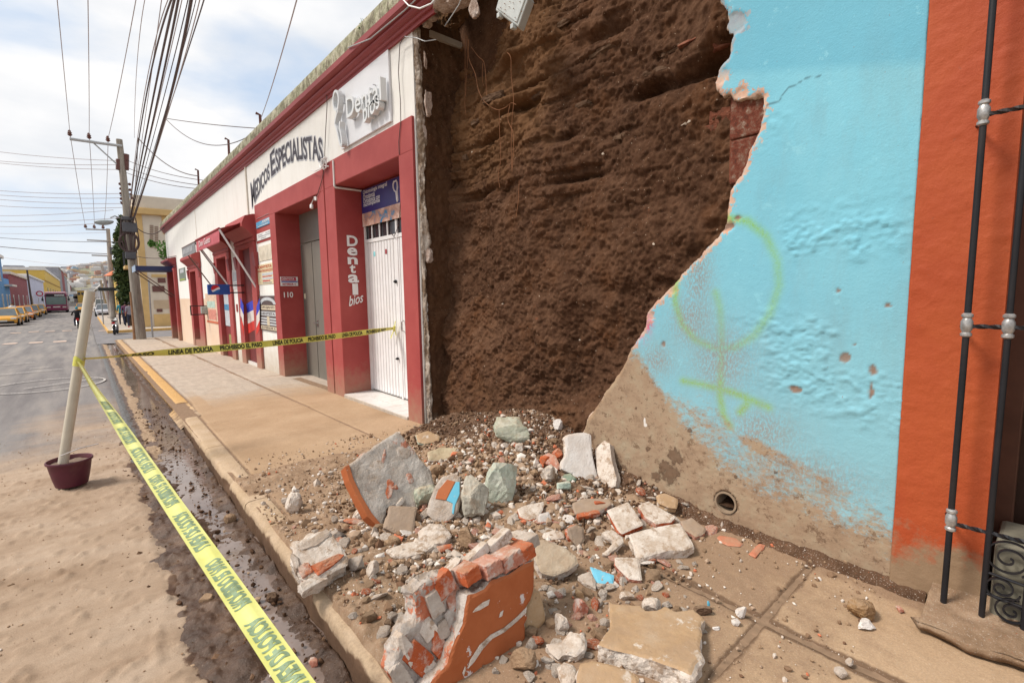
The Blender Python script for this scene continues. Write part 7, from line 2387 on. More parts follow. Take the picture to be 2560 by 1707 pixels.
poly_r = np.array([(900, 1300), (960, 1230), (1000, 1110), (1100, 1060), (1240, 1065), (1420, 1080), (1560, 1180), (1700, 1270), (1800, 1330), (1820, 1400), (1760, 1500), (1820, 1600), (1700, 1700), (1300, 1707), (900, 1600), (820, 1450), (800, 1300)], float)
while count < 600:
 px, py = rs.uniform(700, 1900), rs.uniform(1060, 1700)
 s_ = sdf_poly(np.array([[px, py]]), poly_r)[0]
 pr = 1.0 if s_ > 60 else (max(0.0, .25 + s_ / 80) if s_ > -40 else 0.03)
 if py > 1500 or px > 1650:
  pr *= .5
 if rs.rand() > pr:
  continue
 g = hit(px, py)
 if g.x < 0.83:
  continue
 r_ = rs.rand()
 acc = 0
 for mt, nm, w_ in kinds:
  acc += w_
  if r_ <= acc:
   break
 s0 = .020 + .058 * rs.rand() ** 2.0
 if py < 1120:
  s0 *= 1.2
 if nm in ('white', 'brown') and sum(1 for q_ in COL.objects if q_.name.startswith('fragment_' + nm)) > 290:
  continue
 o = link('fragment_' + nm, protos[nm][rs.randint(4)])
 o.scale = (s0 * rs.uniform(.8, 1.7), s0 * rs.uniform(.7, 1.2), s0 * rs.uniform(.5, 1.0))
 o.rotation_euler = (rs.uniform(-.5, .5), rs.uniform(-.5, .5), rs.uniform(0, 6.28))
 o.location = g + Vector((0, 0, s0 * .22))
 tag(o, NAMES[nm][0], NAMES[nm][1], nm + ' fragments in the rubble')
 count += 1
pp_ = [lump_mesh('plate_mesh', (1, 1, .42), 900 + k, [mt], 3, .62, .14, 11, .09) for k, mt in enumerate((m_lime, m_lime, m_clean, m_pbr, m_lime, m_mort))]
count = 0
while count < 95:
 px, py = rs.normal(1330, 230), rs.normal(1330, 120)
 if sdf_poly(np.array([[px, py]]), poly_r)[0] < 10 or py < 1110:
  continue
 g = hit(px, py)
 if g.x < .95:
  continue
 k = rs.randint(6)
 s0 = rs.uniform(.045, .10)
 o = link('plaster_plate', pp_[k])
 o.scale = (s0 * rs.uniform(.9, 1.7), s0, s0 * rs.uniform(.7, 1.1))
 o.rotation_euler = (rs.uniform(-.45, .45), rs.uniform(-.45, .45), rs.uniform(0, 6.28))
 o.location = g + Vector((0, 0, s0 * .10))
 tg = ('white', 'white', 'clean white', 'pinkish brick', 'white', 'grey')[k]
 tag(o, 'angular ' + tg + ' plate of broken wall lying in the middle of the heap', 'rubble', tg + ' plates in the heap')
 count += 1
def crumbs(name, n, gen, size, mat, seed, smin=.3):
 V0, F0 = ico(1)
 rg = np.random.RandomState(seed)
 P_ = gen(rg, n)
 n = len(P_)
 s = size * (smin + (1 - smin) * rg.rand(n) ** 2.5)
 A = V0[None] * (0.6 + .8 * rg.rand(n, len(V0), 1)) * (0.6 + .7 * rg.rand(n, 1, 3)) * s[:, None, None]
 V_ = (A + P_[:, None, :]).reshape(-1, 3)
 F_ = (F0[None] + (np.arange(n) * len(V0))[:, None, None]).reshape(-1, 3)
 o = link(name, np_mesh(name, V_, F_, [mat], smooth=False))
 return o
def grain_mat(name, stops):
 M_ = Mat(name, .95, .1)
 v_ = M_.t.nodes.new('ShaderNodeNewGeometry').outputs['Random Per Island']
 M_.color(M_.ramp(v_, stops, 'CONSTANT'))
 return M_.m
m_gr1 = grain_mat('crumb_mix', [(0.0, (0.30, 0.20, 0.125)), (0.22, (0.21, 0.13, 0.08)), (0.44, (0.54, 0.46, 0.39)), (0.58, (0.38, 0.27, 0.19)), (0.76, (0.66, 0.60, 0.54)), (0.84, (0.44, 0.37, 0.31)), (0.90, (0.52, 0.17, 0.09)), (0.94, (0.16, 0.09, 0.055))])
m_gr2 = grain_mat('clod_mix', [(0.0, (0.105, 0.058, 0.034)), (0.35, (0.15, 0.088, 0.053)), (0.7, (0.075, 0.041, 0.024)), (0.95, (0.34, 0.24, 0.16))])
m_gr3 = grain_mat('dust_clod_mix', [(0.0, (0.28, 0.185, 0.115)), (0.4, (0.36, 0.25, 0.165)), (0.75, (0.22, 0.14, 0.085)), (0.95, (0.60, 0.54, 0.48))])
def gen_heap(rg, n):
 P_ = []
 x = rg.uniform(.86, 3.35, n * 3)
 y = rg.uniform(.5, 5.2, n * 3)
 dens = (np.exp(-((y - 2.9) / .95) ** 2) * .9 + .10) * np.interp(x, [.85, 1.5, 3.3], [.45, 1, .9])
 nz = fbm(P3(x, y, 0 * x), 2.2, 3, seed=77)
 k = rg.rand(len(x)) < dens * (.7 + .9 * nz)
 x, y = x[k][:n], y[k][:n]
 z = zsn(y) + np.maximum(0, heap_h(x, y)) + .006
 return np.stack([x, y, z], 1)
tag(crumbs('gravel', 15000, gen_heap, .011, m_gr1, 91, .25), 'pale plaster crumbs and gravel strewn over the heap and pavement', 'gravel', kind='stuff')
tag(crumbs('rubble_grit', 2000, gen_heap, .022, m_gr1, 92, .4), 'coarser plaster grit and brick crumbs among the rubble pieces', 'grit', kind='stuff')
def gen_mid(rg, n):
 x = rg.uniform(1.0, 3.1, n * 4)
 y = rg.uniform(1.5, 4.6, n * 4)
 k = rg.rand(len(x)) < np.exp(-((y - 2.9) / .75) ** 2 - ((x - 2.0) / .8) ** 2)
 x, y = x[k][:n], y[k][:n]
 return np.stack([x, y, zsn(y) + np.maximum(0, heap_h(x, y)) + .010], 1)
tag(crumbs('plaster_grit', 1800, gen_mid, .034, m_gr1, 97, .35), 'pale broken plaster bits packed between the larger rubble pieces', 'grit', kind='stuff')
def gen_dark(rg, n):
 x = rg.uniform(2.3, 3.45, n * 2)
 y = rg.uniform(1.9, 5.1, n * 2)
 h_ = heap_h(x, y)
 k = h_ > .02
 x, y, h_ = x[k][:n], y[k][:n], h_[k][:n]
 return np.stack([x, y, zsn(y) + h_ + .01], 1)
tag(crumbs('earth_crumbs', 2600, gen_dark, .019, m_gr2, 93, .3), 'dark crumbled earth fallen along the foot of the adobe face', 'earth crumbs', kind='stuff')
def gen_gut(rg, n):
 y = 1.0 + 9 * rg.rand(n) ** 1.6
 x = rg.uniform(.05, .80, n)
 return np.stack([x, y, zsn(y) - .175 + .012 * fbm(P3(x, y, 0 * x), 2.3, 3, seed=21)], 1)
tag(crumbs('mud_clods', 1500, gen_gut, .019, m_gr2, 94, .25), 'wet dark mud clods lining the gutter beside the kerb', 'mud clods', kind='stuff')
def gen_road(rg, n):
 y = 1.2 + 8 * rg.rand(n) ** 1.5
 x = rg.uniform(-2.2, .25, n)
 return np.stack([x, y, zsn(y) - .15 + .03 * np.exp(-((x + 2.7) / 2.4) ** 2) - .017], 1)
tag(crumbs('road_grit', 2200, gen_road, .008, m_gr3, 95, .25), 'loose dusty grit scattered on the dirt-covered road', 'grit', kind='stuff')
PY_ = 6.12
bk = ony(180, 1207, PY_)
bucket = thing('bucket', 'dark maroon plastic bucket of cement holding up the leaning white pipe', 'bucket', (bk.x, PY_, -.15))
m_buck = flat('maroon_plastic', (0.085, 0.014, 0.028), .5, .15, 9, spec=.4, dirt=.35, dirtc=(.22, .13, .09))
m = MB()
lathe(m, [(.118, 0), (.122, .012), (.135, .07), (.150, .15), (.160, .215), (.164, .222), (.172, .224), (.174, .236), (.170, .245), (.163, .245), (.158, .235), (.150, .19)], (0, 0, 0), 40)
bx = (bk.x, PY_, -.15)
m.v = [(a + bx[0], b + bx[1], c + bx[2]) for a, b, c in m.v]
m.build('shell', m_buck, bucket, smooth=True)
n_ = 30
A_, B_ = np.meshgrid(np.linspace(0, .152, 12), np.linspace(0, 2 * math.pi, n_), indexing='ij')
Xc, Yc = A_ * np.cos(B_), A_ * np.sin(B_)
me = np_mesh('cement_fill', P3(bx[0] + Xc, bx[1] + Yc, bx[2] + .205 + .018 * fbm(P3(Xc, Yc, 0 * Xc), 18, 3, seed=4).reshape(Xc.shape)), grid_faces(12, n_), [flat('cement_fill', (0.20, 0.145, 0.11), .95, .2, 30, .6)])
shift(link('cement_fill', me), bucket)
m = MB()
h0, h1 = ony(150, 1140, PY_ - .15), ony(246, 1109, PY_ - .02)
m.tube([h0, h0.lerp(h1, .5) + Vector((0, 0, .015)), h1], .0055, 8)
m.build('handle', flat('white_handle', (0.62, 0.58, 0.56), .5), bucket, smooth=True)
pb, pt = ony(163, 1125, PY_), ony(225, 728, PY_ - .02)
pipe = thing('white_pipe', 'leaning off-white plastic pipe standing in the maroon bucket and carrying the yellow tape', 'pipe', tuple(pb))
m_pvc = flat('offwhite_pvc', (0.52, 0.47, 0.38), .45, .10, 5, spec=.4, dirt=.4, dirtc=(.40, .32, .22))
m = MB()
pr = 26 / PF * (pt - CAM).dot(c_f) * .40
axp = (pt - pb)
n_ = 28
u0 = axp.normalized().cross(Vector((0, 1, 0))).normalized()
v0 = axp.normalized().cross(u0)
for t, r_ in ((-.08, pr), (.995, pr), (1.0, pr * .97), (1.0, pr * .80), (.6, pr * .80)):
 c_ = pb + axp * t
 for k in range(n_):
  an = 2 * math.pi * k / n_
  m.v.append(tuple(c_ + (u0 * math.cos(an) + v0 * math.sin(an)) * r_))
for i in range(4):
 for k in range(n_):
  m.f.append((i * n_ + k, i * n_ + (k + 1) % n_, (i + 1) * n_ + (k + 1) % n_, (i + 1) * n_ + k))
  m.m.append(0)
pm_ = m.build('tube', m_pvc, pipe, smooth=True)
tm = Mat('yellow_tape', .38, .5)
tm.color(tm.ramp(tm.noise(9, 4, .6), [(.35, (0.58, 0.56, 0.09)), (.65, (0.68, 0.65, 0.15))]))
tb = tm.b
tb.inputs['Transmission Weight'].default_value = 0.0
tm.bump(tm.noise(22, 3, .5), .25, .01)
m_tape = tm.m
tm2 = Mat('yellow_tape_back', .38, .5)
tm2.color(tm2.ramp(tm2.noise(9, 4, .6), [(.35, (0.55, 0.54, 0.14)), (.65, (0.63, 0.62, 0.21))]))
m_tape2 = tm2.m
m_tink = flat('tape_black_print', (0.035, 0.035, 0.02), .5, .2, 20)
m_tink2 = flat('tape_print_through', (0.20, 0.27, 0.16), .5, .2, 20)
def tape(pts, twist, width, fold, name, label, mat, ink, texts, mirror=False, seg=220, thick_off=.0012, flipn=1):
 """pts: 3D spine; twist(t): roll angle; fold(t,w): out-of-plane offset"""
 P_ = [Vector(p) for p in pts]
 ln = [0]
 for a, b in zip(P_[:-1], P_[1:]):
  ln.append(ln[-1] + (b - a).length)
 T = ln[-1]
 def spine(s):
  s = max(0, min(T, s))
  for i in range(len(P_) - 1):
   if s <= ln[i + 1] + 1e-9:
    return P_[i].lerp(P_[i + 1], (s - ln[i]) / max(1e-9, ln[i + 1] - ln[i]))
  return P_[-1]
 def frame_(s):
  c = spine(s)
  t = (spine(s + .02) - spine(s - .02)).normalized()
  view = (CAM - c).normalized()
  up_ = t.cross(view).normalized()
  if up_.z < 0:
   up_ = -up_
  nrm = t.cross(up_).normalized()
  if nrm.dot(view) < 0:
   nrm = -nrm
  a = twist(s / T)
  w_ = up_ * math.cos(a) + nrm * math.sin(a)
  n2 = nrm * math.cos(a) - up_ * math.sin(a)
  return c, t, w_, n2
 def fn(s, w, off=0.0):
  c, t, w_, n2 = frame_(s)
  sg = 1 if n2.dot((CAM - c)) > 0 else -1
  return c + w_ * (w * width) + n2 * (fold(s / T, w) + sg * off)
 nw = 9
 V_ = []
 for i in range(seg + 1):
  for k in range(nw):
   V_.append(tuple(fn(T * i / seg, -.5 + k / (nw - 1))))
 tp_ = thing(name, label, 'police tape', tuple(P_[0]))
 me = np_mesh('strip', np.array(V_), grid_faces(seg + 1, nw), [mat])
 shift(link('strip', me), tp_)
 for (s_, a, b) in texts:
  V, F = text_pts(s_, 1.0, .045)
  x0, x1, y0, y1 = V[:, 0].min(), V[:, 0].max(), V[:, 1].min(), V[:, 1].max()
  bmx = bmesh.new()
  vs_ = [bmx.verts.new(((v[0] - x0) / (x1 - x0), (v[1] - y0) / (y1 - y0), 0)) for v in V]
  for f in F:
   try:
    bmx.faces.new([vs_[i] for i in f])
   except ValueError:
    pass
  bmesh.ops.triangulate(bmx, faces=bmx.faces)
  for _ in range(3):
   es = [e for e in bmx.edges if abs(e.verts[0].co.y - e.verts[1].co.y) > .15]
   if es:
    bmesh.ops.subdivide_edges(bmx, edges=es, cuts=1)
    bmesh.ops.triangulate(bmx, faces=bmx.faces)
  mbx = MB()
  bmx.verts.index_update()
  pts_ = []
  for v in bmx.verts:
   s = a + (b - a) * v.co.x
   pts_.append(tuple(fn(s * T, (-.5 + .14 + .72 * v.co.y) * (1 if True else -1), thick_off)))
  mbx.add(pts_, [tuple(v.index for v in f.verts) for f in bmx.faces])
  bmx.free()
  mbx.build('lettering', ink, tp_)
 return tp_
A0 = ony(206, 897, PY_ - .03)
Bk = onx(986, 821, DX - .05)
sp = [A0.lerp(Bk, i / 12) + Vector((0, 0, -.035 * math.sin(math.pi * i / 12))) for i in range(13)]
def tw1(t):
 return 1.25 * (1 - float(sstep(.06, .30, np.array(t)))) * (1 if t > .1 else 1) + 1.15 * float(sstep(.82, 1.0, np.array(t)))
F1 = lambda t, w: .004 * math.sin(9 * t + 4 * w) + .003 * math.sin(31 * t)
def tpar(px):
 best, bt = 1e9, 0
 for i in range(401):
  q = A0.lerp(Bk, i / 400)
  d = q - CAM
  x_ = PW / 2 + PF * d.dot(c_r) / d.dot(c_f)
  if abs(x_ - px) < best:
   best, bt = abs(x_ - px), i / 400
 return bt
tape(sp, tw1, .076, F1, 'police_tape', 'yellow police tape stretched from the pipe across the pavement to the white door', m_tape, m_tink,
  [('EL PASO', tpar(300), tpar(384)), ('LINEA DE POLICIA', tpar(420), tpar(532)), ('PROHIBIDO EL PASO', tpar(549), tpar(656)), ('LINEA DE POLICIA', tpar(681), tpar(757)), ('PROHIBIDO EL PASO', tpar(769), tpar(838)), ('LINEA DE POLICIA', tpar(855), tpar(905)), ('PROHIBIDO EL PASO', tpar(915), tpar(965))], thick_off=.0015)
kn = bpy.data.objects['police_tape']
m = MB()
for (pxa, pya, pxb, pyb) in ((986, 821, 990, 803), (986, 821, 978, 846), (986, 821, 992, 838)):
 a, b = onx(pxa, pya, DX - .05), onx(pxb, pyb, DX - .06)
 m.add([tuple(a + Vector((0, .012, 0))), tuple(a - Vector((0, .012, 0))), tuple(b - Vector((.01, .014, 0))), tuple(b + Vector((-.01, .016, 0)))], [(0, 1, 2, 3)])
m.tube([onx(986, 815, DX - .07), onx(986, 828, DX - .07)], .02, 8)
m.build('knot', m_tape, kn)
m = MB()
wc = pb + axp * .553
for k in range(25):
 an0, an1 = 2 * math.pi * k / 24, 2 * math.pi * (k + 1) / 24
 rr_ = pr * 1.08
 for an in (an0,):
  pass
ring0 = [wc + (u0 * math.cos(2 * math.pi * k / 24) + v0 * math.sin(2 * math.pi * k / 24)) * pr * 1.1 for k in range(24)]
sl = axp.normalized() * .038
m.add([tuple(p - sl) for p in ring0] + [tuple(p + sl * (1 + .5 * math.sin(k * .26 * 2))) for k, p in enumerate(ring0)], [(k, (k + 1) % 24, 24 + (k + 1) % 24, 24 + k) for k in range(24)])
m.build('wrap', m_tape, kn)
An = CAM + ray(865, 1890) * 1.02
Bn = ony(196, 905, PY_ - .05)
sp = [An.lerp(Bn, i / 14) + Vector((0, 0, -.02 * math.sin(math.pi * i / 14))) for i in range(15)]
def tw2(t):
 return -.35 - .75 * float(sstep(.35, .95, np.array(t))) + .08 * math.sin(5 * t)
def F2(t, w):
 return .0045 * math.exp(-((w - .10 - .1 * math.sin(4 * t)) / .16) ** 2) - .003 * math.exp(-((w + .22) / .18) ** 2) + .003 * math.sin(14 * t)
def tpar2(px, py):
 best, bt = 1e9, 0
 for i in range(801):
  q = An.lerp(Bn, i / 800)
  d = q - CAM
  w__ = d.dot(c_f)
  if w__ < .05:
   continue
  y_ = PH / 2 - PF * d.dot(c_u) / w__
  if abs(y_ - py) < best:
   best, bt = abs(y_ - py), i / 800
 return bt
S_ = [(1720, 1548), (1512, 1395), (1365, 1273), (1252, 1180), (1168, 1112), (1100, 1062), (1052, 1024), (1018, 998)]
tx_ = []
for i, (a, b) in enumerate(S_):
 tx_.append(('LINEA DE POLICIA' if i % 2 == 0 else 'PROHIBIDO EL PASO', tpar2(0, a), tpar2(0, b)))
tape(sp, tw2, .070, F2, 'police_tape', 'yellow police tape running from the pipe over the gutter towards the camera', m_tape2, m_tink2, tx_, thick_off=.0012, seg=300)
def rays_to(px, py, dist):
 d = ray(px, py)
 return CAM + d * dist
m_glass = flat('window_glass', (0.10, 0.12, 0.13), .12, .15, 2, spec=.7)
m_tyre = flat('tyre_rubber', (0.025, 0.024, 0.024), .8, .1)
m_chrome = flat('chrome_rim', (0.5, 0.5, 0.5), .3, .1, metal=.9)
m_headl = flat('headlight_lens', (0.62, 0.62, 0.60), .15, .05, spec=.7)
m_red_l = flat('tail_light_red', (0.45, 0.02, 0.02), .3)
m_plate = flat('number_plate', (0.6, 0.6, 0.58), .5)
def car(name, label, loc, rz, mat, L_=4.1, W_=1.66, H_=1.48, group=None, taxi=False, hatch=False):
 t = thing(name, label, 'taxi' if taxi else 'car', loc, rz, group)
 off = Vector(loc)
 secs = [(-.5, .62, .30, .50), (-.485, .78, .24, .62), (-.42, .90, .20, .70), (-.30, .97, .18, .76), (-.17, 1.0, .18, .82), (0, 1.0, .18, .86), (.2, 1.0, .18, .86), (.38, .98, .19, .86), (.46, .92, .24, .84), (.5, .74, .32, .74)]
 V_, F_ = [], []
 for (y_, w_, z0, z1) in secs:
  hw = W_ / 2 * w_
  pr_ = [(-hw * .90, z0), (-hw * .99, z0 + .10), (-hw, (z0 + z1) / 2), (-hw * .97, z1 - .10), (-hw * .88, z1 - .01), (-hw * .5, z1 + .035), (0, z1 + .045)]
  pr_ = pr_ + [(-a, b) for a, b in pr_[-2::-1]]
  V_ += [(a, y_ * L_, b) for a, b in pr_]
 k_ = 13
 for i in range(len(secs) - 1):
  for j in range(k_ - 1):
   F_.append((i * k_ + j, i * k_ + j + 1, (i + 1) * k_ + j + 1, (i + 1) * k_ + j))
  F_.append((i * k_ + k_ - 1, i * k_, (i + 1) * k_, (i + 1) * k_ + k_ - 1))
 F_.append(tuple(range(k_))[::-1])
 F_.append(tuple((len(secs) - 1) * k_ + j for j in range(k_)))
 me = np_mesh('body', V_, F_, [mat], smooth=True)
 b = link('body', me, t)
 zc = .84
 g = MB()
 ya, yb = -.20 * L_, .42 * L_ if hatch else .36 * L_
 ya2, yb2 = -.02 * L_, .30 * L_ if hatch else .22 * L_
 hb, ht = W_ / 2 * .90, W_ / 2 * .70
 g.add([(-hb, ya, zc), (hb, ya, zc), (hb, yb, zc), (-hb, yb, zc), (-ht, ya2, H_ - .05), (ht, ya2, H_ - .05), (ht, yb2, H_ - .05), (-ht, yb2, H_ - .05)], [(0, 1, 5, 4), (1, 2, 6, 5), (2, 3, 7, 6), (3, 0, 4, 7), (4, 5, 6, 7)])
 g.v = [(a + off.x, b_ + off.y, c + off.z) for a, b_, c in g.v]
 g.build('windows', m_glass, t, bev=.02)
 r = MB()
 r.add([(-ht - .01, ya2 - .03, H_ - .06), (ht + .01, ya2 - .03, H_ - .06), (ht + .01, yb2 + .04, H_ - .06), (-ht - .01, yb2 + .04, H_ - .06), (-ht * .9, ya2 + .06, H_), (ht * .9, ya2 + .06, H_), (ht * .9, yb2 - .04, H_), (-ht * .9, yb2 - .04, H_)], [(0, 1, 5, 4), (1, 2, 6, 5), (2, 3, 7, 6), (3, 0, 4, 7), (4, 5, 6, 7), (3, 2, 1, 0)])
 r.v = [(a + off.x, b_ + off.y, c + off.z) for a, b_, c in r.v]
 r.build('roof', mat, t, bev=.02)
 pl2 = MB()
 for sx in (-1, 1):
  for (y0, y1) in ((ya, ya2), (yb, yb2), (.10 * L_, .11 * L_)):
   pl2.tube([(off.x + sx * hb, off.y + y0, off.z + zc), (off.x + sx * (ht + .005), off.y + y1, off.z + H_ - .05)], .032, 6)
 pl2.build('pillars', mat, t)
 for sx in (-1, 1):
  for yw in (-.31, .30):
   m = MB()
   lathe(m, [(.30, -.09), (.31, -.07), (.31, .07), (.30, .09)], (off.x + sx * (W_ / 2 - .06), off.y + yw * L_, off.z + .31), 18, axis='X')
   wv = m.build('wheel', m_tyre, t, smooth=True)
   m = MB()
   lathe(m, [(.19, -.10), (.17, .0), (.19, .10)], (off.x + sx * (W_ / 2 - .06), off.y + yw * L_, off.z + .31), 12, axis='X')
   m.build('rim', m_chrome, wv, smooth=True)
 for sx in (-1, 1):
  m = MB()
  m.box(off.x + sx * W_ * .34 - .17, off.x + sx * W_ * .34 + .17, off.y - .49 * L_ - .01, off.y - .44 * L_, off.z + .56, off.z + .70)
  m.build('headlight', m_headl, t, bev=.03)
  m = MB()
  m.box(off.x + sx * (W_ / 2 + .08) - .08, off.x + sx * (W_ / 2 + .08) + .08, off.y - .16 * L_, off.y - .13 * L_, off.z + .88, off.z + 1.0)
  m.build('mirror', mat, t, bev=.02)
  m = MB()
  m.box(off.x + sx * W_ * .36 - .12, off.x + sx * W_ * .36 + .12, off.y + .47 * L_, off.y + .497 * L_, off.z + .60, off.z + .78)
  m.build('tail_light', m_red_l, t, bev=.02)
 m = MB()
 m.box(off.x - W_ * .36, off.x + W_ * .36, off.y - .505 * L_, off.y - .47 * L_, off.z + .24, off.z + .44)
 m.build('bumper_grille', m_black, t, bev=.03)
 m = MB()
 m.box(off.x - .2, off.x + .2, off.y - .512 * L_, off.y - .505 * L_, off.z + .40, off.z + .50)
 m.build('number_plate', m_plate, t)
 return t
def roadz(x, y):
 return zs(y) - .15 + .03 * math.exp(-((x + 2.7) / 2.4) ** 2) - .02
m_taxi = flat('taxi_yellow', (0.62, 0.30, 0.015), .3, .06, 3, spec=.6)
m_taxio = flat('taxi_orange', (0.62, 0.20, 0.012), .3, .06, 3, spec=.6)
m_silver2 = flat('silver_car_paint', (0.50, 0.51, 0.54), .3, .05, spec=.6)
m_whitec = flat('white_car_paint', (0.68, 0.68, 0.68), .3, .05, spec=.6)
tl = ['yellow taxi parked nearest the camera at the left edge', 'yellow taxi second in the parked row with a pale windscreen', 'orange taxi third in the parked row, its nose turned out', 'yellow taxi fourth in the parked row', 'yellow taxi farthest in the parked row before the bus']
for k, (px, py, mt) in enumerate([(12, 824, m_taxi), (35, 818, m_taxi), (58, 812, m_taxio), (77, 804, m_taxi), (95, 798, m_taxi)]):
 c = onstreet(px, py)
 x_ = -5.05 + (.12 if k == 2 else 0)
 d = ray(px, py)
 y_ = x_ / d.x * d.y
 car('taxi', tl[k], (x_, y_ + 2.0, roadz(x_, y_ + 2)), R(2 if k == 2 else 0), mt, taxi=True, group='taxis parked along the left kerb', hatch=(k % 2 == 1))
def at_y(px, y_):
 d = ray(px, 760)
 return d.x / d.y * y_
car('silver_car', 'silver hatchback driving away or waiting in the right lane past the crossing', (at_y(259, 78), 78, roadz(0, 78)), 0, m_silver2, W_=1.75, hatch=True)
car('white_van', 'white van farther up the street behind the silver hatchback', (at_y(254, 104), 104, roadz(0, 104)), 0, m_whitec, W_=1.9, H_=2.1, hatch=True)
car('taxi', 'yellow taxi in moving traffic just left of the white pipe top', (at_y(205, 104), 104, roadz(0, 104)), 0, m_taxi, taxi=True)
m_bus = flat('bus_magenta', (0.20, 0.018, 0.075), .35, .08, 2, spec=.5)
m_busr = flat('bus_roof_pink', (0.55, 0.33, 0.42), .4, .05)
bd = ray(140, 782)
BX, BY = at_y(141, 106), 106.0
bz = roadz(0, 106)
bus = thing('bus', 'magenta city bus with a pale roof and wide windscreen coming down the street', 'bus', (BX, BY, bz))
BW, BH, BL = 2.55, 3.35, 10.5
hw = BW / 2
m = MB()
m.box(BX - hw, BX + hw, BY, BY + BL, bz + .38, bz + 1.32)
m.build('lower_body', m_bus, bus, bev=.08, seg=3)
m = MB()
m.box(BX - hw, BX + hw, BY + .12, BY + BL, bz + 1.32, bz + BH - .32)
m.build('upper_body', m_bus, bus, bev=.05)
m = MB()
m.box(BX - hw * .97, BX + hw * .97, BY + .04, BY + BL, bz + BH - .32, bz + BH)
m.build('roof', m_busr, bus, bev=.12, seg=3)
m = MB()
m.box(BX - hw * .92, BX + hw * .92, BY + .06, BY + .13, bz + 1.25, bz + 2.55)
m.build('windscreen', flat('bus_glass_green', (0.09, 0.15, 0.15), .1, .2, 1.5, spec=.8), bus, bev=.04)
m = MB()
m.box(BX - hw * .85, BX + hw * .85, BY + .06, BY + .13, bz + 2.62, bz + 2.98)
m.build('destination_panel', m_black, bus)
m = MB()
m.box(BX - hw * .1, BX + hw * .8, BY + .04, BY + .059, bz + 2.70, bz + 2.88)
m.build('destination_text', flat('pale_led', (0.55, 0.6, 0.62), .5), bus)
m = MB()
m.box(BX - .42, BX + .42, BY - .03, BY - .005, bz + .86, bz + 1.02)
m.build('badge', m_whp, bus)
for sx in (-1, 1):
 m = MB()
 m.box(BX + sx * hw * .72 - .22, BX + sx * hw * .72 + .22, BY - .03, BY, bz + .82, bz + .98)
 m.build('headlight', m_headl, bus)
 m = MB()
 m.tube([(BX + sx * hw * .95, BY + .1, bz + 2.7), (BX + sx * (hw + .25), BY - .2, bz + 2.6), (BX + sx * (hw + .25), BY - .2, bz + 2.2)], .05)
 m.box(BX + sx * (hw + .25) - .12, BX + sx * (hw + .25) + .12, BY - .25, BY - .15, bz + 1.9, bz + 2.3)
 m.build('mirror', m_black, bus)
 for yw in (1.8, 7.8):
  m = MB()
  lathe(m, [(.45, -.14), (.47, -.1), (.47, .1), (.45, .14)], (BX + sx * (hw - .16), BY + yw, bz + .47), 18, axis='X')
  m.build('wheel', m_tyre, bus, smooth=True)
 for j in range(6):
  m = MB()
  m.box(BX + sx * (hw + .001) - .004, BX + sx * (hw + .001) + .004, BY + .7 + j * 1.55, BY + 2.05 + j * 1.55, bz + 1.45, bz + 2.7)
  m.build('window', m_glass, bus)
m = MB()
m.box(BX - hw * .9, BX + hw * .9, BY + .03, BY + .2, bz + .26, bz + .42)
m.build('bumper', m_black, bus)
m_skin = flat('skin', (0.30, 0.15, 0.09), .6, .08)
m_hair = flat('dark_hair', (0.015, 0.011, 0.009), .7)
def skinned(name, pts, edges, radii, mats, matfn=None, parent=None, sub=1):
 me = bpy.data.meshes.new(name)
 me.from_pydata(pts, edges, [])
 o = link(name, me)
 md = o.modifiers.new('skin', 'SKIN')
 for i, r_ in enumerate(radii):
  me.skin_vertices[0].data[i].radius = (r_, r_)
 me.skin_vertices[0].data[0].use_root = True
 s_ = o.modifiers.new('sub', 'SUBSURF')
 s_.levels = sub
 s_.render_levels = sub
 dg = bpy.context.evaluated_depsgraph_get()
 me2 = bpy.data.meshes.new_from_object(o.evaluated_get(dg))
 bpy.data.objects.remove(o)
 o = link(name, me2, parent)
 me2.materials.clear()
 for q in mats:
  me2.materials.append(q)
 for p_ in me2.polygons:
  p_.use_smooth = True
  if matfn:
   p_.material_index = matfn(p_.center)
 return o
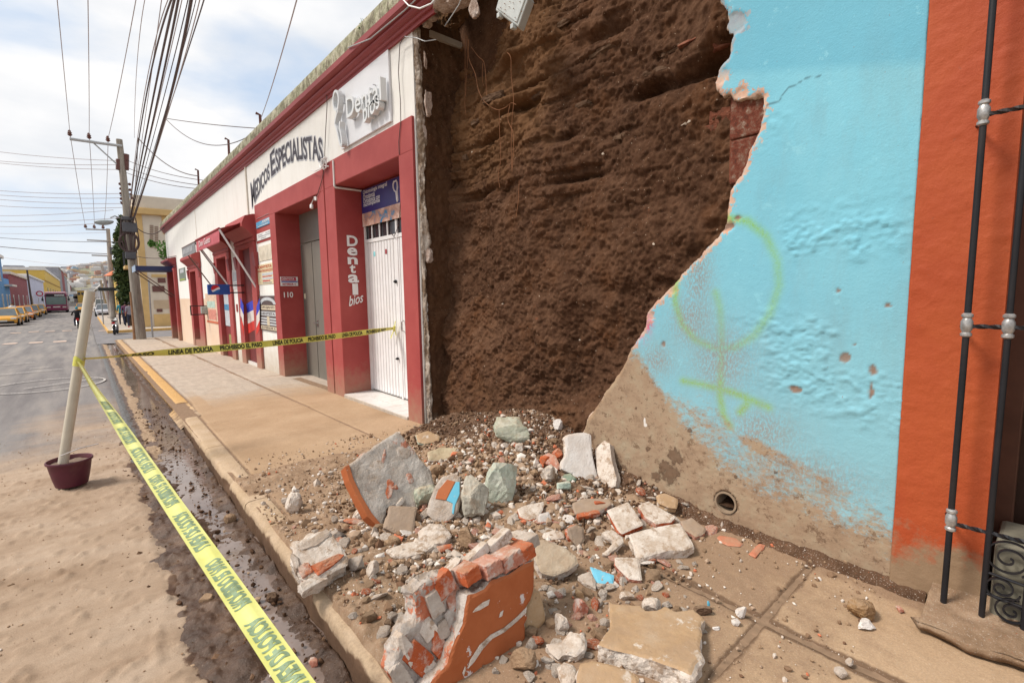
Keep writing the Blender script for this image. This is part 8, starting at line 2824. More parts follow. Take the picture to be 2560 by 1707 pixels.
def person(label, loc, rz, top, legs, shoes, h=1.68, stride=.22, sit=False, group=None, hat=None, sleeve=.6):
 t = thing('person', label, 'person', loc, rz, group)
 k = h / 1.7
 if not sit:
  hipz, kz = .90, .49
  P_ = [(0, 0, .94), (0, .01, 1.18), (0, 0, 1.40), (0, -.01, 1.50), (0, -.03, 1.60),
    (.09, 0, .90), (.10, -stride * .5, .50), (.10, -stride * .6, .09), (.10, -stride * .6 - .13, .04),
    (-.09, 0, .90), (-.10, stride * .35, .50), (-.10, stride * .9, .10), (-.10, stride * .9 - .12, .04),
    (.19, 0, 1.40), (.24, .05, 1.12), (.25, -.06, .88), (.25, -.10, .80),
    (-.19, 0, 1.40), (-.24, -.04, 1.12), (-.24, -.12, .90), (-.24, -.15, .82)]
 else:
  P_ = [(0, 0, .80), (0, -.06, 1.03), (0, -.14, 1.26), (0, -.17, 1.36), (0, -.20, 1.46),
    (.10, -.03, .78), (.17, -.42, .66), (.17, -.30, .25), (.17, -.42, .20),
    (-.10, -.03, .78), (-.17, -.42, .66), (-.17, -.30, .25), (-.17, -.42, .20),
    (.19, -.14, 1.26), (.30, -.25, 1.04), (.29, -.50, .98), (.27, -.57, .98),
    (-.19, -.14, 1.26), (-.30, -.25, 1.04), (-.29, -.50, .98), (-.27, -.57, .98)]
 Rr = [.13, .12, .13, .055, .06, .095, .065, .045, .04, .095, .065, .045, .04, .065, .045, .034, .035, .065, .045, .034, .035]
 E_ = [(0, 1), (1, 2), (2, 3), (3, 4), (0, 5), (5, 6), (6, 7), (7, 8), (0, 9), (9, 10), (10, 11), (11, 12), (2, 13), (13, 14), (14, 15), (15, 16), (2, 17), (17, 18), (18, 19), (19, 20)]
 P_ = [(a * k, b * k, c * k) for a, b, c in P_]
 hz = .93 * k if not sit else .80 * k
 def mf(c):
  if c.z > 1.50 * k and not sit or (sit and c.z > 1.36 * k):
   return 3
  if abs(c.x) > .20 * k and c.z < (1.10 if not sit else .99) * k and c.z > .72 * k and not (sit and c.y > -.45 * k):
   return 3
  if c.z > hz or (abs(c.x) > .2 * k and c.z > .7 * k):
   return 0
  if c.z < .11 * k and not sit:
   return 2
  return 1
 skinned('body', P_, E_, [r_ * k for r_ in Rr], [top, legs, shoes, m_skin], mf, t)
 hc = Vector(P_[4]) + Vector((0, -.01, .03))
 V, F = ico(3)
 V = V.copy() * np.array([.075, .092, .115]) * k
 V[:, 1] -= .015 * np.exp(-((V[:, 2] + .01) / .02) ** 2 - (V[:, 0] / .015) ** 2) * (V[:, 1] < 0)
 V[:, 0] *= 1 - .25 * np.clip(-V[:, 2] / .11, 0, 1)
 o = link('head', np_mesh('head', V, F, [m_skin]), t)
 o.location = hc
 V2, F2 = ico(3)
 V2 = V2.copy() * np.array([.083, .098, .120]) * k
 keep = V2[F2].mean(1)
 kf = (keep[:, 2] > .02 * k) | (keep[:, 1] > .02 * k)
 hr = link('hair' if not hat else 'helmet', np_mesh('hair', V2, F2[kf], [hat or m_hair]), t)
 hr.location = hc + Vector((0, .006, .008))
 m = MB()
 for sx in (-1, 1):
  lathe(m, [(.007, 0), (.006, -.004)], (hc.x + sx * .026 + t.location.x, hc.y - .086 * k + t.location.y, hc.z + .012 + t.location.z), 8, axis='Y')
 m.box(hc.x - .02 + t.location.x, hc.x + .02 + t.location.x, hc.y - .088 * k + t.location.y, hc.y - .080 * k + t.location.y, hc.z - .05 + t.location.z, hc.z - .044 + t.location.z)
 m.build('eyes_and_mouth', m_hair, t)
 return t
m_teal = flat('teal_cloth', (0.05, 0.26, 0.33), .9, .1)
m_navyc = flat('navy_cloth', (0.02, 0.025, 0.05), .9, .1)
m_jean = flat('dark_jeans', (0.025, 0.03, 0.055), .9, .2, 30)
m_grayc = flat('grey_cloth', (0.22, 0.21, 0.24), .9, .1)
m_purp = flat('purple_cloth', (0.13, 0.05, 0.10), .9, .1)
m_blk = flat('black_cloth', (0.015, 0.015, 0.017), .9, .1)
m_redsh = flat('red_shoe', (0.60, 0.05, 0.05), .6)
m_brownc = flat('brown_cloth', (0.13, 0.07, 0.045), .9, .1)
zc_ = zs(44)
for (lab, px, y_, rz, tp_, lg, sh, h_) in (
  ('person in a grey top, dark jeans and red shoes walking nearest the wooden pole', 323, 41.0, R(190), m_grayc, m_jean, m_redsh, 1.66),
  ('person in purple clothes walking behind the one with red shoes', 313, 43.5, R(175), m_purp, m_navyc, m_blk, 1.68),
  ('person in a teal shirt farthest left of the walkers on the corner pavement', 301, 46.0, R(185), m_teal, m_jean, m_blk, 1.7)):
 person(lab, (at_y(px, y_), y_, zs(y_)), rz, tp_, lg, sh, h_)
person('person in a white shirt standing behind the parked taxis on the left pavement', (at_y(30, 62), 62, zs(62)), 0, m_whitec, m_jean, m_blk)
def motorbike(label, loc, rz, mat):
 t = thing('motorcycle', label, 'motorcycle', loc, rz)
 off = Vector(loc)
 def O(*p):
  return (off.x + p[0], off.y + p[1], off.z + p[2])
 for yw in (-.64, .64):
  m = MB()
  pts = [(off.x, off.y + yw + .26 * math.cos(2 * math.pi * k / 20), off.z + .30 + .26 * math.sin(2 * math.pi * k / 20)) for k in range(21)]
  m.tube(pts, .05, 8, cap=False)
  w_ = m.build('wheel', m_tyre, t, smooth=True)
  m = MB()
  lathe(m, [(.20, -.012), (.21, 0), (.20, .012)], O(0, yw, .30), 16, axis='X')
  m.build('rim', m_chrome, w_)
 m = MB()
 m.prism([O(-.09, -.35, .55), O(-.09, .05, .50), O(-.09, .10, .80), O(-.09, -.25, .88)], (.18, 0, 0))
 m.build('fuel_tank', mat, t, bev=.05, seg=3)
 m = MB()
 m.prism([O(-.11, .05, .74), O(-.11, .62, .78), O(-.11, .66, .86), O(-.11, .05, .82)], (.22, 0, 0))
 m.build('seat', m_black, t, bev=.03)
 m = MB()
 m.box(off.x - .12, off.x + .12, off.y - .25, off.y + .15, off.z + .24, off.z + .52)
 m.build('engine', flat('engine_grey', (.10, .10, .11), .4), t, bev=.03)
 m = MB()
 for sx in (-.07, .07):
  m.tube([O(sx, -.64, .30), O(sx, -.42, .92)], .022)
  m.tube([O(sx, .64, .30), O(sx, .25, .70)], .02)
 m.build('fork', m_chrome, t, smooth=True)
 m = MB()
 m.tube([O(-.36, -.28, 1.02), O(-.12, -.40, .98), O(.12, -.40, .98), O(.36, -.28, 1.02)], .016)
 m.build('handlebar', m_black, t, smooth=True)
 m = MB()
 lathe(m, [(.03, .08), (.09, .03), (.10, -.03)], O(0, -.50, .86), 14, axis='Y')
 m.build('headlight', m_headl, t, smooth=True)
 m = MB()
 m.box(off.x - .08, off.x + .08, off.y + .80, off.y + .86, off.z + .66, off.z + .76)
 m.build('tail_light', m_red_l, t)
 m = MB()
 m.prism([O(-.07, .40, .70), O(-.07, .86, .58), O(-.07, .90, .64), O(-.07, .44, .78)], (.14, 0, 0))
 m.build('mudguard', mat, t, bev=.02)
 return t
m_redb = flat('red_bike_paint', (0.42, 0.02, 0.02), .3, spec=.6)
ry_ = 47.0
rxp = at_y(190, ry_)
motorbike('motorcycle ridden away from the camera in the middle of the road', (rxp, ry_, roadz(rxp, ry_) + .0), R(180), m_redb)
person('rider in a black jacket and teal helmet on the moving motorcycle', (rxp, ry_ - .35, roadz(rxp, ry_)), R(180), m_blk, m_jean, m_blk, sit=True, hat=m_teal)
py2 = 37.0
px2 = at_y(283, py2 + 3)
motorbike('parked black and white motorcycle standing at the kerb by the corner pavement', (at_y(283, 37.0), 37.0, zs(37) - .156), R(172), m_whitec)
m_yel = flat('ochre_yellow_wall', (0.58, 0.39, 0.17), .85, .1, 2, .15, world=True, dirt=.2, dirtc=(.4, .27, .14))
m_crm = flat('cream_wall', (0.62, 0.54, 0.44), .85, .08, 2, .15, world=True, dirt=.2, dirtc=(.45, .36, .26))
m_tanb = flat('tan_band', (0.50, 0.38, 0.26), .85, .08, 2, world=True)
YB = 41.0
FX = 2.95                     # street facade of the corner building
def atp(px, py, y_):
 return ony(px, py, y_)
zt = atp(400, 540, YB).z
zb = zs(YB)
yb = thing('corner_building', 'two storey cream and ochre corner building across the side street, with a small balcony', 'building', (FX, YB, zb))
m = MB()
m.box(FX, 16, YB, 62, zb - .5, zt)
m.build('wall', m_crm, yb)
m = MB()
m.box(FX - .35, 16, YB - .35, 62.3, zt, zt + .42)
m.build('cornice', m_yel, yb, bev=.05)
m = MB()
m.box(FX - .1, 16, YB - .1, 62, zt + .425, zt + 1.25)
m.build('parapet', m_crm, yb, bev=.04)
m = MB()
x1 = atp(372, 700, YB).x
m.box(FX - .04, atp(369, 700, YB).x, YB - .05, YB - .001, zb, zt)
m.build('corner_pilaster', m_yel, yb, bev=.02)
zq0 = atp(400, 815, YB).z
m = MB()
m.box(atp(376, 700, YB).x + .001, 8.5, YB - .06, YB - .001, zb, zb + .85)
m.build('plinth', m_yel, yb, bev=.02)
xa, xb = atp(384, 750, YB).x, atp(422, 750, YB).x
m = MB()
m.box(xb, xb + .9, YB - .05, YB - .001, zb + .86, atp(420, 690, YB).z)
m.build('pilaster', m_yel, yb, bev=.02)
za, zb_ = atp(400, 772, YB).z, atp(400, 750, YB).z
m = MB()
m.box(xa, xb, YB - .03, YB - .001, za, zb_)
m.build('tan_band', m_tanb, yb)
m = MB()
m.box(xa, 9, YB - .05, YB - .001, atp(400, 693, YB).z, atp(400, 686, YB).z)
m.build('storey_band', m_yel, yb)
xo = atp(405, 560, YB).x
m = MB()
m.box(xo, xo + 2.6, YB - .04, YB - .001, atp(405, 585, YB).z, zt - .01)
m.build('ochre_panel', m_yel, yb)
m = MB()
for j in range(2):
 for k in range(11):
  c = atp(379 + j * 12, 565 + k * 5.2 + j * 3, YB)
  m.box(c.x - .10, c.x + .10, YB - .03, YB - .002, c.z - .055, c.z + .055)
m.build('vertical_lettering', flat('brown_lettering', (0.30, 0.22, 0.17), .8), yb)
tag(bpy.data.objects['vertical_lettering'], kind='stuff')
for (px, py, w_, h_) in ((396, 722, .34, .2), (399, 776, .16, .1), (404, 701, .22, .16)):
 c = atp(px, py, YB)
 m = MB()
 m.box(c.x - w_, c.x + w_, YB - .05, YB - .031, c.z - h_, c.z + h_)
 m.build('name_plate', flat('plate_maroon', (0.14, 0.06, 0.05), .6), yb)
for k in range(5):
 y0 = YB + 1.2 + k * 4.0
 m = MB()
 m.box(FX - .03, FX + .02, y0, y0 + 1.5, zb + .2, zb + 3.0)
 w1 = m.build('window', m_glass, yb)
 m = MB()
 m.box(FX - .08, FX - .001, y0 - .3, y0 - .005, zb + .1, zb + 3.3)
 m.box(FX - .08, FX - .001, y0 + 1.505, y0 + 1.8, zb + .1, zb + 3.3)
 m.build('window_surround', m_yel, yb)
 m = MB()
 m.box(FX - .03, FX + .02, y0, y0 + 1.5, zb + 4.3, zb + 6.8)
 m.build('window', m_glass, yb)
 m = MB()
 m.box(FX - .10, FX - .001, y0 - .3, y0 - .005, zb + 4.0, zb + 7.1)
 m.box(FX - .10, FX - .001, y0 + 1.505, y0 + 1.8, zb + 4.0, zb + 7.1)
 m.build('window_surround', m_yel, yb)
 bz_ = zb + 3.95
 m = MB()
 m.box(FX - .75, FX - .002, y0 - .5, y0 + 2.0, bz_, bz_ + .22)
 bl = m.build('balcony', m_yel, yb, bev=.03)
 m = MB()
 for q in range(9):
  yy_ = y0 - .45 + q * .3
  m.bar((FX - .72, yy_, bz_ + .22), (FX - .72, yy_, bz_ + 1.1), .018, 5)
 m.bar((FX - .72, y0 - .5, bz_ + 1.1), (FX - .72, y0 + 2.0, bz_ + 1.1), .03, 5)
 m.bar((FX - .72, y0 - .5, bz_ + 1.1), (FX, y0 - .5, bz_ + 1.1), .03, 5)
 m.build('railing', m_iron, bl)
m_nav = flat('navy_canopy', (0.025, 0.035, 0.10), .6, .1)
cn = thing('blue_canopy', 'flat dark blue canopy held by two slanting rods, below the white house cornice', 'canopy', (2.4, 26.2, 3))
CY = 25.6
a, b = ony(346, 681, CY + 3), ony(424, 694, CY + 1)
zc1 = onx(424, 680, 3.0).z
m = MB()
m.box(1.68, DEN_X, 25.3, 27.0, zc1 - .02, zc1 + .17)
m.build('panel', m_nav, cn, bev=.01)
m = MB()
m.box(1.66, 1.679, 25.3, 27.0, zc1 - .05, zc1 + .2)
m.build('fascia', flat('canopy_pale_edge', (0.30, 0.38, 0.50), .6), cn)
for yk in (25.4, 26.8):
 m = MB()
 m.tube([(1.72, yk, zc1), (DEN_X - .02, yk, zc1 - 1.15)], .02)
 m.build('rod', m_arm2, cn, smooth=True)
m_wood = Mat('weathered_pole', .9, .15)
m_wood.color(m_wood.ramp(m_wood.noise(4, 7, .7, vec=m_wood.map((3, 3, .35))), [(.3, (0.17, 0.145, 0.12)), (.55, (0.31, 0.275, 0.235)), (.75, (0.40, 0.36, 0.32))]))
m_wood.bump(m_wood.noise(25, 5, .7, vec=m_wood.map((1, 1, .1))), .6, .02)
m_polew = m_wood.m
m_polec = flat('concrete_pole', (0.40, 0.36, 0.32), .9, .12, 3, .3, world=True)
m_ins = flat('brown_insulator', (0.12, 0.045, 0.035), .35, .1)
m_galv = flat('galvanised_steel', (0.42, 0.43, 0.44), .5, .1, metal=.3)
m_wire = flat('black_cable', (0.085, 0.055, 0.052), .6)
m_wirel = flat('bare_aluminium_wire', (0.42, 0.36, 0.36), .5)
def insul(m, c, h=.16, r_=.07):
 lathe(m, [(r_ * .4, 0), (r_, h * .25), (r_ * .6, h * .4), (r_ * .9, h * .55), (r_ * .5, h * .7), (r_ * .6, h * .85), (r_ * .2, h)], tuple(c), 10)
Y1 = 27.9
b1 = ony(352, 845, Y1)
t1 = ony(298, 349, Y1)
P1 = thing('utility_pole', 'tall weathered main utility pole on the street corner with a long steel crossarm', 'utility pole', tuple(b1))
m = MB()
nn_ = 14
m.tube([b1.lerp(t1, i / nn_) - (Vector((0, 0, .3)) if i == 0 else Vector((0, 0, 0))) for i in range(nn_ + 1)], [.215 - .10 * i / nn_ for i in range(nn_ + 1)], 16)
m.build('trunk', m_polew, P1, smooth=True)
def pp(px, py, y_=Y1):
 return ony(px, py, y_)
m = MB()
ca_, cb_ = pp(174, 349), pp(305, 367)
m.tube([ca_ + Vector((0, -.1, 0)), cb_ + Vector((0, -.1, 0))], .06, 8)
m.build('crossarm', m_galv, P1, smooth=True)
m = MB()
m.tube([pp(228, 354) + Vector((0, -.1, 0)), pp(295, 414) + Vector((0, -.05, 0))], .03, 6)
m.build('brace', m_galv, P1, smooth=True)
insp = [(175, 338), (223, 345), (270, 352)]
for (px, py) in insp:
 m = MB()
 insul(m, pp(px, py + 4) + Vector((0, -.1, 0)), .25, .09)
 m.build('insulator', m_ins, P1, smooth=True)
m = MB()
for (px, py0, py1) in ((297, 399, 425), (315, 386, 425)):
 a, b = pp(px, py1), pp(px + .5, py0)
 m = MB()
 m.tube([a, b], .11, 8)
 m.build('cutout_fuse', m_ins, P1, smooth=True)
for (px, py) in ((300, 460), (302, 472), (302, 484), (303, 497), (305, 508), (324, 461), (325, 475), (327, 486), (329, 495), (333, 510)):
 m = MB()
 c = pp(px, py)
 lathe(m, [(.03, -.05), (.06, -.03), (.035, 0), (.06, .03), (.03, .05)], tuple(c), 8, axis='Y')
 m.build('insulator', m_ins, P1)
for py in (460, 490, 505):
 a, b = pp(300, py), pp(327, py + 1)
 m = MB()
 m.bar(a, b, .025, 6)
 m.build('rack_bar', m_iron, P1)
m = MB()
random.seed(9)
c0 = pp(322, 607)
pts = [c0 + Vector((.34 * math.cos(a_), -.22 - .05 * math.sin(3 * a_), .42 * math.sin(a_))) for a_ in np.linspace(0, 4 * math.pi, 50)]
m.tube(pts, .05, 6)
m.build('cable_coil', m_wire, P1, smooth=True)
for (px, py, w_, h_) in ((323, 570, .26, .42), (326, 640, .2, .3), (318, 548, .22, .16)):
 c = pp(px, py)
 m = MB()
 m.box(c.x - w_, c.x + w_, c.y - .34, c.y - .2, c.z - h_ / 2, c.z + h_ / 2)
 m.build('splice_box', flat('grey_splice_box', (0.10, 0.10, 0.11), .6), P1, bev=.03)
m = MB()
for k in range(9):
 x_ = random.uniform(-.28, .28)
 m.tube([pp(322, 545) + Vector((x_, -.2, 0)), pp(325, 590) + Vector((x_ * 1.3, -.27, random.uniform(-.2, .2))), pp(328, 650) + Vector((x_ * .5, -.22, 0))], .022, 5)
m.build('cable_drop', m_wire, P1, smooth=True)
tag(bpy.data.objects['cable_drop'], kind='stuff')
sl_ = thing('street_lamp', 'street lamp with a drooping grey head on a curved arm of the main pole', 'street lamp', tuple(pp(318, 556)))
m = MB()
a, b = pp(318, 556), pp(276, 550)
m.tube([a, a.lerp(b, .35) + Vector((0, -.15, .12)), a.lerp(b, .75) + Vector((0, -.3, .16)), b + Vector((0, -.4, .05))], .03, 8)
m.build('arm', m_galv, sl_, smooth=True)
m = MB()
V, F = ico(3)
c = pp(259, 557) + Vector((0, -.4, 0))
V2 = V.copy()
V2[:, 2] = np.where(V2[:, 2] > 0, V2[:, 2] * .22, V2[:, 2] * .42)
V2 = V2 * np.array([.34, .14, .36])
V2[:, 2] += V2[:, 0] * .10 + .0
m.add([tuple(q + np.array(c)) for q in V2], [tuple(f) for f in F])
m.build('head', flat('lamp_head', (0.30, 0.33, 0.33), .4), sl_, smooth=True, autos=False)
sp_2 = thing('wooden_post', 'short brown wooden post standing against the main utility pole', 'post', tuple(pp(338, 845)))
m = MB()
m.tube([pp(339, 848), pp(336, 800), pp(329, 730)], [.10, .10, .09], 10)
m.build('post', flat('brown_post', (0.24, 0.13, 0.07), .9, .2, 6, .3, world=True), sp_2, smooth=True)
ss = thing('sign_post', 'thin grey sign post with a small dark street sign near the corner', 'sign post', tuple(pp(381, 842)))
m = MB()
m.tube([pp(382, 843), pp(376, 770), pp(372, 700)], .035, 8)
m.build('post', m_galv, ss, smooth=True)
Y2 = 50.0
b2, t2 = ony(283, 800, Y2), ony(270, 572, Y2)
P2_ = thing('utility_pole', 'second pale concrete utility pole with two crossarms reaching over the street', 'utility pole', tuple(b2))
m = MB()
m.tube([b2, t2], [.20, .12], 12)
m.build('trunk', m_polec, P2_, smooth=True)
for (xa_, ya_, xb_, yb__) in ((214, 573, 273, 575), (217, 600, 276, 603), (229, 638, 272, 640), (252, 680, 278, 682)):
 m = MB()
 m.tube([ony(xa_, ya_, Y2), ony(xb_, yb__, Y2)], .06, 6)
 m.build('crossarm', m_galv, P2_, smooth=True)
for (px, py) in ((214, 567), (236, 568), (258, 569)):
 m = MB()
 insul(m, ony(px, py + 3, Y2), .28, .12)
 m.build('insulator', m_ins, P2_, smooth=True)
m = MB()
c = ony(285, 628, Y2)
lathe(m, [(.25, -.3), (.28, -.25), (.28, .25), (.25, .3)], tuple(c), 12)
m.build('transformer', flat('transformer_grey', (0.11, 0.11, 0.12), .6), P2_, smooth=True)
P3_ = None
for k, (px0, py0, px1, py1, y_, lab) in enumerate([(277, 795, 254, 660, 72, 'third utility pole farther up the street behind the second one'), (272, 790, 251, 700, 92, 'small distant utility pole up the street, last of the row')]):
 b3, t3 = ony(px0, py0, y_), ony(px1, py1, y_)
 q = thing('utility_pole', lab, 'utility pole', tuple(b3))
 m = MB()
 b3x = Vector((t3.x + .4, b3.y, b3.z))
 m.tube([b3x, t3], [.2, .13], 10)
 m.build('trunk', m_polec, q, smooth=True)
 for dz_ in (0, -1.1):
  m = MB()
  m.tube([t3 + Vector((-2.2, 0, dz_ - .2)), t3 + Vector((.1, 0, dz_ - .2))], .06, 6)
  m.build('crossarm', m_galv, q, smooth=True)
YL = 96
q = thing('utility_pole', 'dark utility pole on the left side of the street in front of the yellow block', 'utility pole', (at_y(80, YL), YL, zs(YL)))
m = MB()
m.tube([(at_y(80, YL), YL, zs(YL)), (at_y(80, YL) - .1, YL, ony(78, 675, YL).z)], [.13, .10], 10)
m.build('trunk', flat('dark_pole', (0.09, 0.07, 0.065), .9), q, smooth=True)
for k, (px, py0, py1) in enumerate([(652, 325, 288), (573, 400, 350), (497, 476, 426)]):
 a = onx(px, py0, DEN_X + .2)
 b = onx(px - 2, py1, DEN_X + .2)
 q = thing('roof_stub', ['rusty service pole nearest on the mossy parapet, with a drooping head', 'rusty pipe stub in the middle of the mossy parapet', 'rusty pipe stub farthest along the mossy parapet'][k], 'roof pipe', tuple(a))
 m = MB()
 m.tube([a - Vector((0, 0, .1)), b, b + Vector((-.08, .02, .03))], .03, 6)
 m.build('pipe', flat('rusty_pipe', (0.13, 0.055, 0.045), .8), q, smooth=True)
def cable(pts, r_, mat, label, group, sag=.0, n=24, name='cable'):
 P_ = [Vector(p) for p in pts]
 out = []
 for a, b in zip(P_[:-1], P_[1:]):
  for i in range(n):
   t = i / n
   out.append(a.lerp(b, t) - Vector((0, 0, 4 * sag * t * (1 - t))))
 out.append(P_[-1])
 m = MB()
 m.tube(out, r_, 5)
 o = m.build(name, mat, None, smooth=True)
 tag(o, label, 'cable', group)
 return o
for (px, py, tx_, lab) in ((175, 335, 143, 'leftmost'), (223, 341, 220, 'middle'), (270, 348, 340, 'rightmost')):
 a = pp(px, py) + Vector((0, -.1, 0))
 d = ray(tx_, 0)
 t = (a.z - CAM_H - .25) / d.z
 top = CAM + d * t
 ext_ = top + (top - a) * 1.2
 cable([a, top, ext_], .010, m_wirel, lab + ' of three thin bare wires running from the long crossarm overhead', None, .10, name='power_wire')
 e2_ = {143: (232, 637), 220: (240, 638), 340: (262, 638)}[tx_]
 cable([a, ony(*{143: (214, 567), 220: (236, 568), 340: (258, 569)}[tx_], Y2)], .012, m_wirel, lab + ' of the bare wires between the main pole and the second pole', None, .5, name='power_wire')
bund = [(428, 0, 322, 545, .022, 'black', 355, 300), (436, 0, 325, 548, .030, 'thick black', 372, 300), (446, 0, 326, 548, .028, 'second thick black', 383, 300), (478, 0, 330, 560, .040, 'thickest black', 402, 330), (510, 0, 330, 556, .018, 'thin dark', 430, 250),
  (500, -2, 332, 560, .014, 'thin grey', 415, 300), (470, 0, 327, 552, .014, 'thin dark', 395, 300), (455, 0, 326, 545, .013, 'thin grey', 388, 290), (420, 0, 322, 545, .013, 'thin grey', 352, 290), (362, 0, 336, 345, .010, 'thin pale', 340, 200), (404, 0, 330, 520, .012, 'thin pale', 365, 280), (490, 0, 330, 552, .012, 'thin dark', 410, 290)]
for k, (x0, y0, x1, y1, r_, kind_, xm, ym) in enumerate(bund):
 a = ony(x1, y1, Y1 - .1)
 zt_ = a.z + (.15 if k != 9 else 1.8)
 d0 = ray(x0, y0)
 yend = 9.0 + .25 * k
 top = CAM + d0 * (yend / d0.y)
 d1 = ray(xm, ym)
 mid_y = 17.0
 mid = CAM + d1 * (mid_y / d1.y)
 pts = []
 for i in range(25):
  t = i / 24
  pts.append(a * (1 - t) ** 2 + (mid * 2 - (a + top) * .5) * 2 * t * (1 - t) + top * t * t)
 dirv = (pts[-1] - pts[-2])
 for i in range(1, 6):
  pts.append(pts[24] + dirv * 4 * i)
 m = MB()
 m.tube(pts, r_ * .68, 6)
 o = m.build('cable', m_wire if 'pale' not in kind_ and 'grey' not in kind_ else m_wirel, None, smooth=True)
 tag(o, kind_ + ' cable of the bundle running from the main pole up over the street', 'cable', 'cable bundle over the street')
cross = [(300, 402, 0, 375), (297, 412, 0, 398), (298, 424, 0, 403), (302, 484, 0, 472), (303, 495, 0, 483), (304, 509, 0, 494), (305, 519, 0, 510), (300, 545, 0, 549), (283, 525, 0, 535), (272, 581, 0, 581), (308, 605, 0, 590), (272, 635, 0, 614), (280, 556, 0, 562), (255, 672, 0, 640)]
for k, (x1, y1, x0, y0) in enumerate(cross):
 yy_ = Y1 if k not in (9, 11, 13) else Y2
 a = ony(x1, y1, yy_)
 d0 = ray(x0, y0)
 b = CAM + d0 * ((yy_ + (5 if k < 7 else 9)) / d0.y)
 b = a + (b - a) * 1.35
 cable([a, b], .012 if k not in (11,) else .028, m_wirel if k not in (11, 10) else m_wire, 'thin wire crossing the pale sky from a pole to the left edge' if k != 11 else 'dark sagging cable crossing the sky lowest of the wires on the left', 'wires crossing the street to the left' if k != 11 else None, .12, name='street_wire')
drops = [((316, 400), (500, 445), Y1, 'upper'), ((318, 420), (520, 460), Y1, 'middle'), ((316, 432), (505, 468), Y1, 'lower')]
for (a_, b_, y_, nm) in drops:
 a = ony(*a_, y_)
 b = onx(*b_, DEN_X + .3)
 cable([a, b + (b - a) * .15], .012, m_wire, nm + ' dark service wire from the main pole to the white roof', None, .15, name='service_wire')
a, b = onx(652, 322, DEN_X + .2), ony(413, 296, 18)
cable([b, a], .010, m_wire, 'nearly straight drop wire from the cable bundle to the nearest roof stub', None, .03, name='service_wire')
cable([b, a], .010, m_wire, 'slack drop wire hanging in a curve to the nearest roof stub', None, .55, name='service_wire')
cable([ony(345, 345, 22), onx(497, 440, DEN_X + .2)], .016, m_wire, 'dark looping wire from mid air beside the pole to the far roof stub', None, .3, name='service_wire')
cable([ony(345, 345, 22), ony(333, 512, Y1)], .012, m_wire, 'short pale wire dropping beside the top of the main pole', None, .2, name='service_wire')
d0 = ray(742, 0)
cable([onx(654, 292, DEN_X + .2), CAM + d0 * 5.0], .007, m_wirel, 'twisted thin wire climbing from the nearest roof stub out of the top', None, .05, name='service_wire')
cable([ony(337, 565, Y1), onx(418, 560, DEN_X), ], .02, m_wire, 'black cable looping from the main pole to the corner of the white building', None, .4, name='service_wire')
cable([ony(337, 640, Y1), onx(440, 640, DEN_X - .02)], .015, m_wire, 'lower black cable from the main pole to the white wall below the cornice', None, .1, name='service_wire')
q = [(1215 - 60, -10), (1158, 20), (1138, 42), (1122, 58)]
pts = [onx(1157, -12, 2.98), onx(1148, 12, 3.0), onx(1130, 40, 3.05), onx(1112, 66, 3.14)]
cable(pts, .006, m_galv, 'grey cable curving down into the top of the dark hole', None, 0, 6)
pts = [onx(870, 120, 2.85), onx(925, 98, 2.84), onx(965, 65, 2.84), onx(1010, 28, 2.83), onx(1050, -10, 2.82)]
cable(pts, .007, m_galv, 'grey cable slung along the face of the shade-darkened red cornice', None, .0, 8)
pts = [onx(1000, -14, 2.80), onx(1008, 0, 2.78), onx(1022, 15, 2.78), onx(1050, 22, 2.80), onx(1078, 10, 2.84), onx(1092, -6, 2.88)]
cable(pts, .008, m_wprint, 'white cable looping below the cornice at the top edge of the picture', None, .0, 6)
pts = [onx(1012, 92, 2.97), onx(1000, 110, 2.985), onx(996, 180, 2.99), onx(1001, 250, 2.99), onx(1002, 300, 2.985), onx(997, 355, 2.985), onx(998, 385, 2.985), onx(1000, 395, 3.1), onx(1003, 470, 3.4), onx(998, 560, 3.41), onx(985, 592, 3.41), onx(975, 580, 3.41)]
cable(pts, .005, m_wire, 'thin black cable running down the white wall and over the dental door', None, .0, 5)
pts = [onx(1012, 92, 2.97), onx(1040, 95, 2.96), onx(1062, 104, 3.0), onx(1090, 100, 3.1)]
cable(pts, .005, m_galv, 'thin grey cable bridging from the white wall into the hole', None, .0, 5)
pts = [onx(815, 225, 2.98), onx(818, 260, 2.99), onx(814, 330, 2.99), onx(812, 380, 2.99), onx(812, 415, 2.98), onx(805, 450, 2.98), onx(792, 492, 2.98)]
cable(pts, .006, m_wire, 'black cable dropping beside the lettering to the hanging socket', None, .0, 5)
m_leaf = Mat('leaf_green', .6, .3, world=False)
m_leaf.color(m_leaf.ramp(m_leaf.t.nodes.new('ShaderNodeNewGeometry').outputs['Random Per Island'], [(0, (0.030, 0.050, 0.018)), (.5, (0.05, 0.085, 0.025)), (1, (0.09, 0.12, 0.035))]))
def foliage(name, parent, centres, n, leaf, mat, seed):
 rg = np.random.RandomState(seed)
 C_ = np.array([c[:3] for c in centres])
 R_ = np.array([c[3] for c in centres])
 k = rg.randint(len(C_), size=n)
 d = rg.normal(size=(n, 3))
 d /= np.linalg.norm(d, axis=1)[:, None]
 P_ = C_[k] + d * (R_[k] * rg.rand(n) ** .4)[:, None]
 a = rg.normal(size=(n, 3))
 a /= np.linalg.norm(a, axis=1)[:, None]
 b = np.cross(a, rg.normal(size=(n, 3)))
 b /= np.linalg.norm(b, axis=1)[:, None]
 s = leaf * (.6 + .8 * rg.rand(n))[:, None]
 V_ = np.stack([P_ - a * s, P_ + b * s * .45, P_ + a * s, P_ - b * s * .45], 1).reshape(-1, 3)
 F_ = np.arange(4 * n).reshape(-1, 4)
 return shift(link(name, np_mesh(name, V_, F_, [mat], smooth=False)), parent)
YT = 44.0
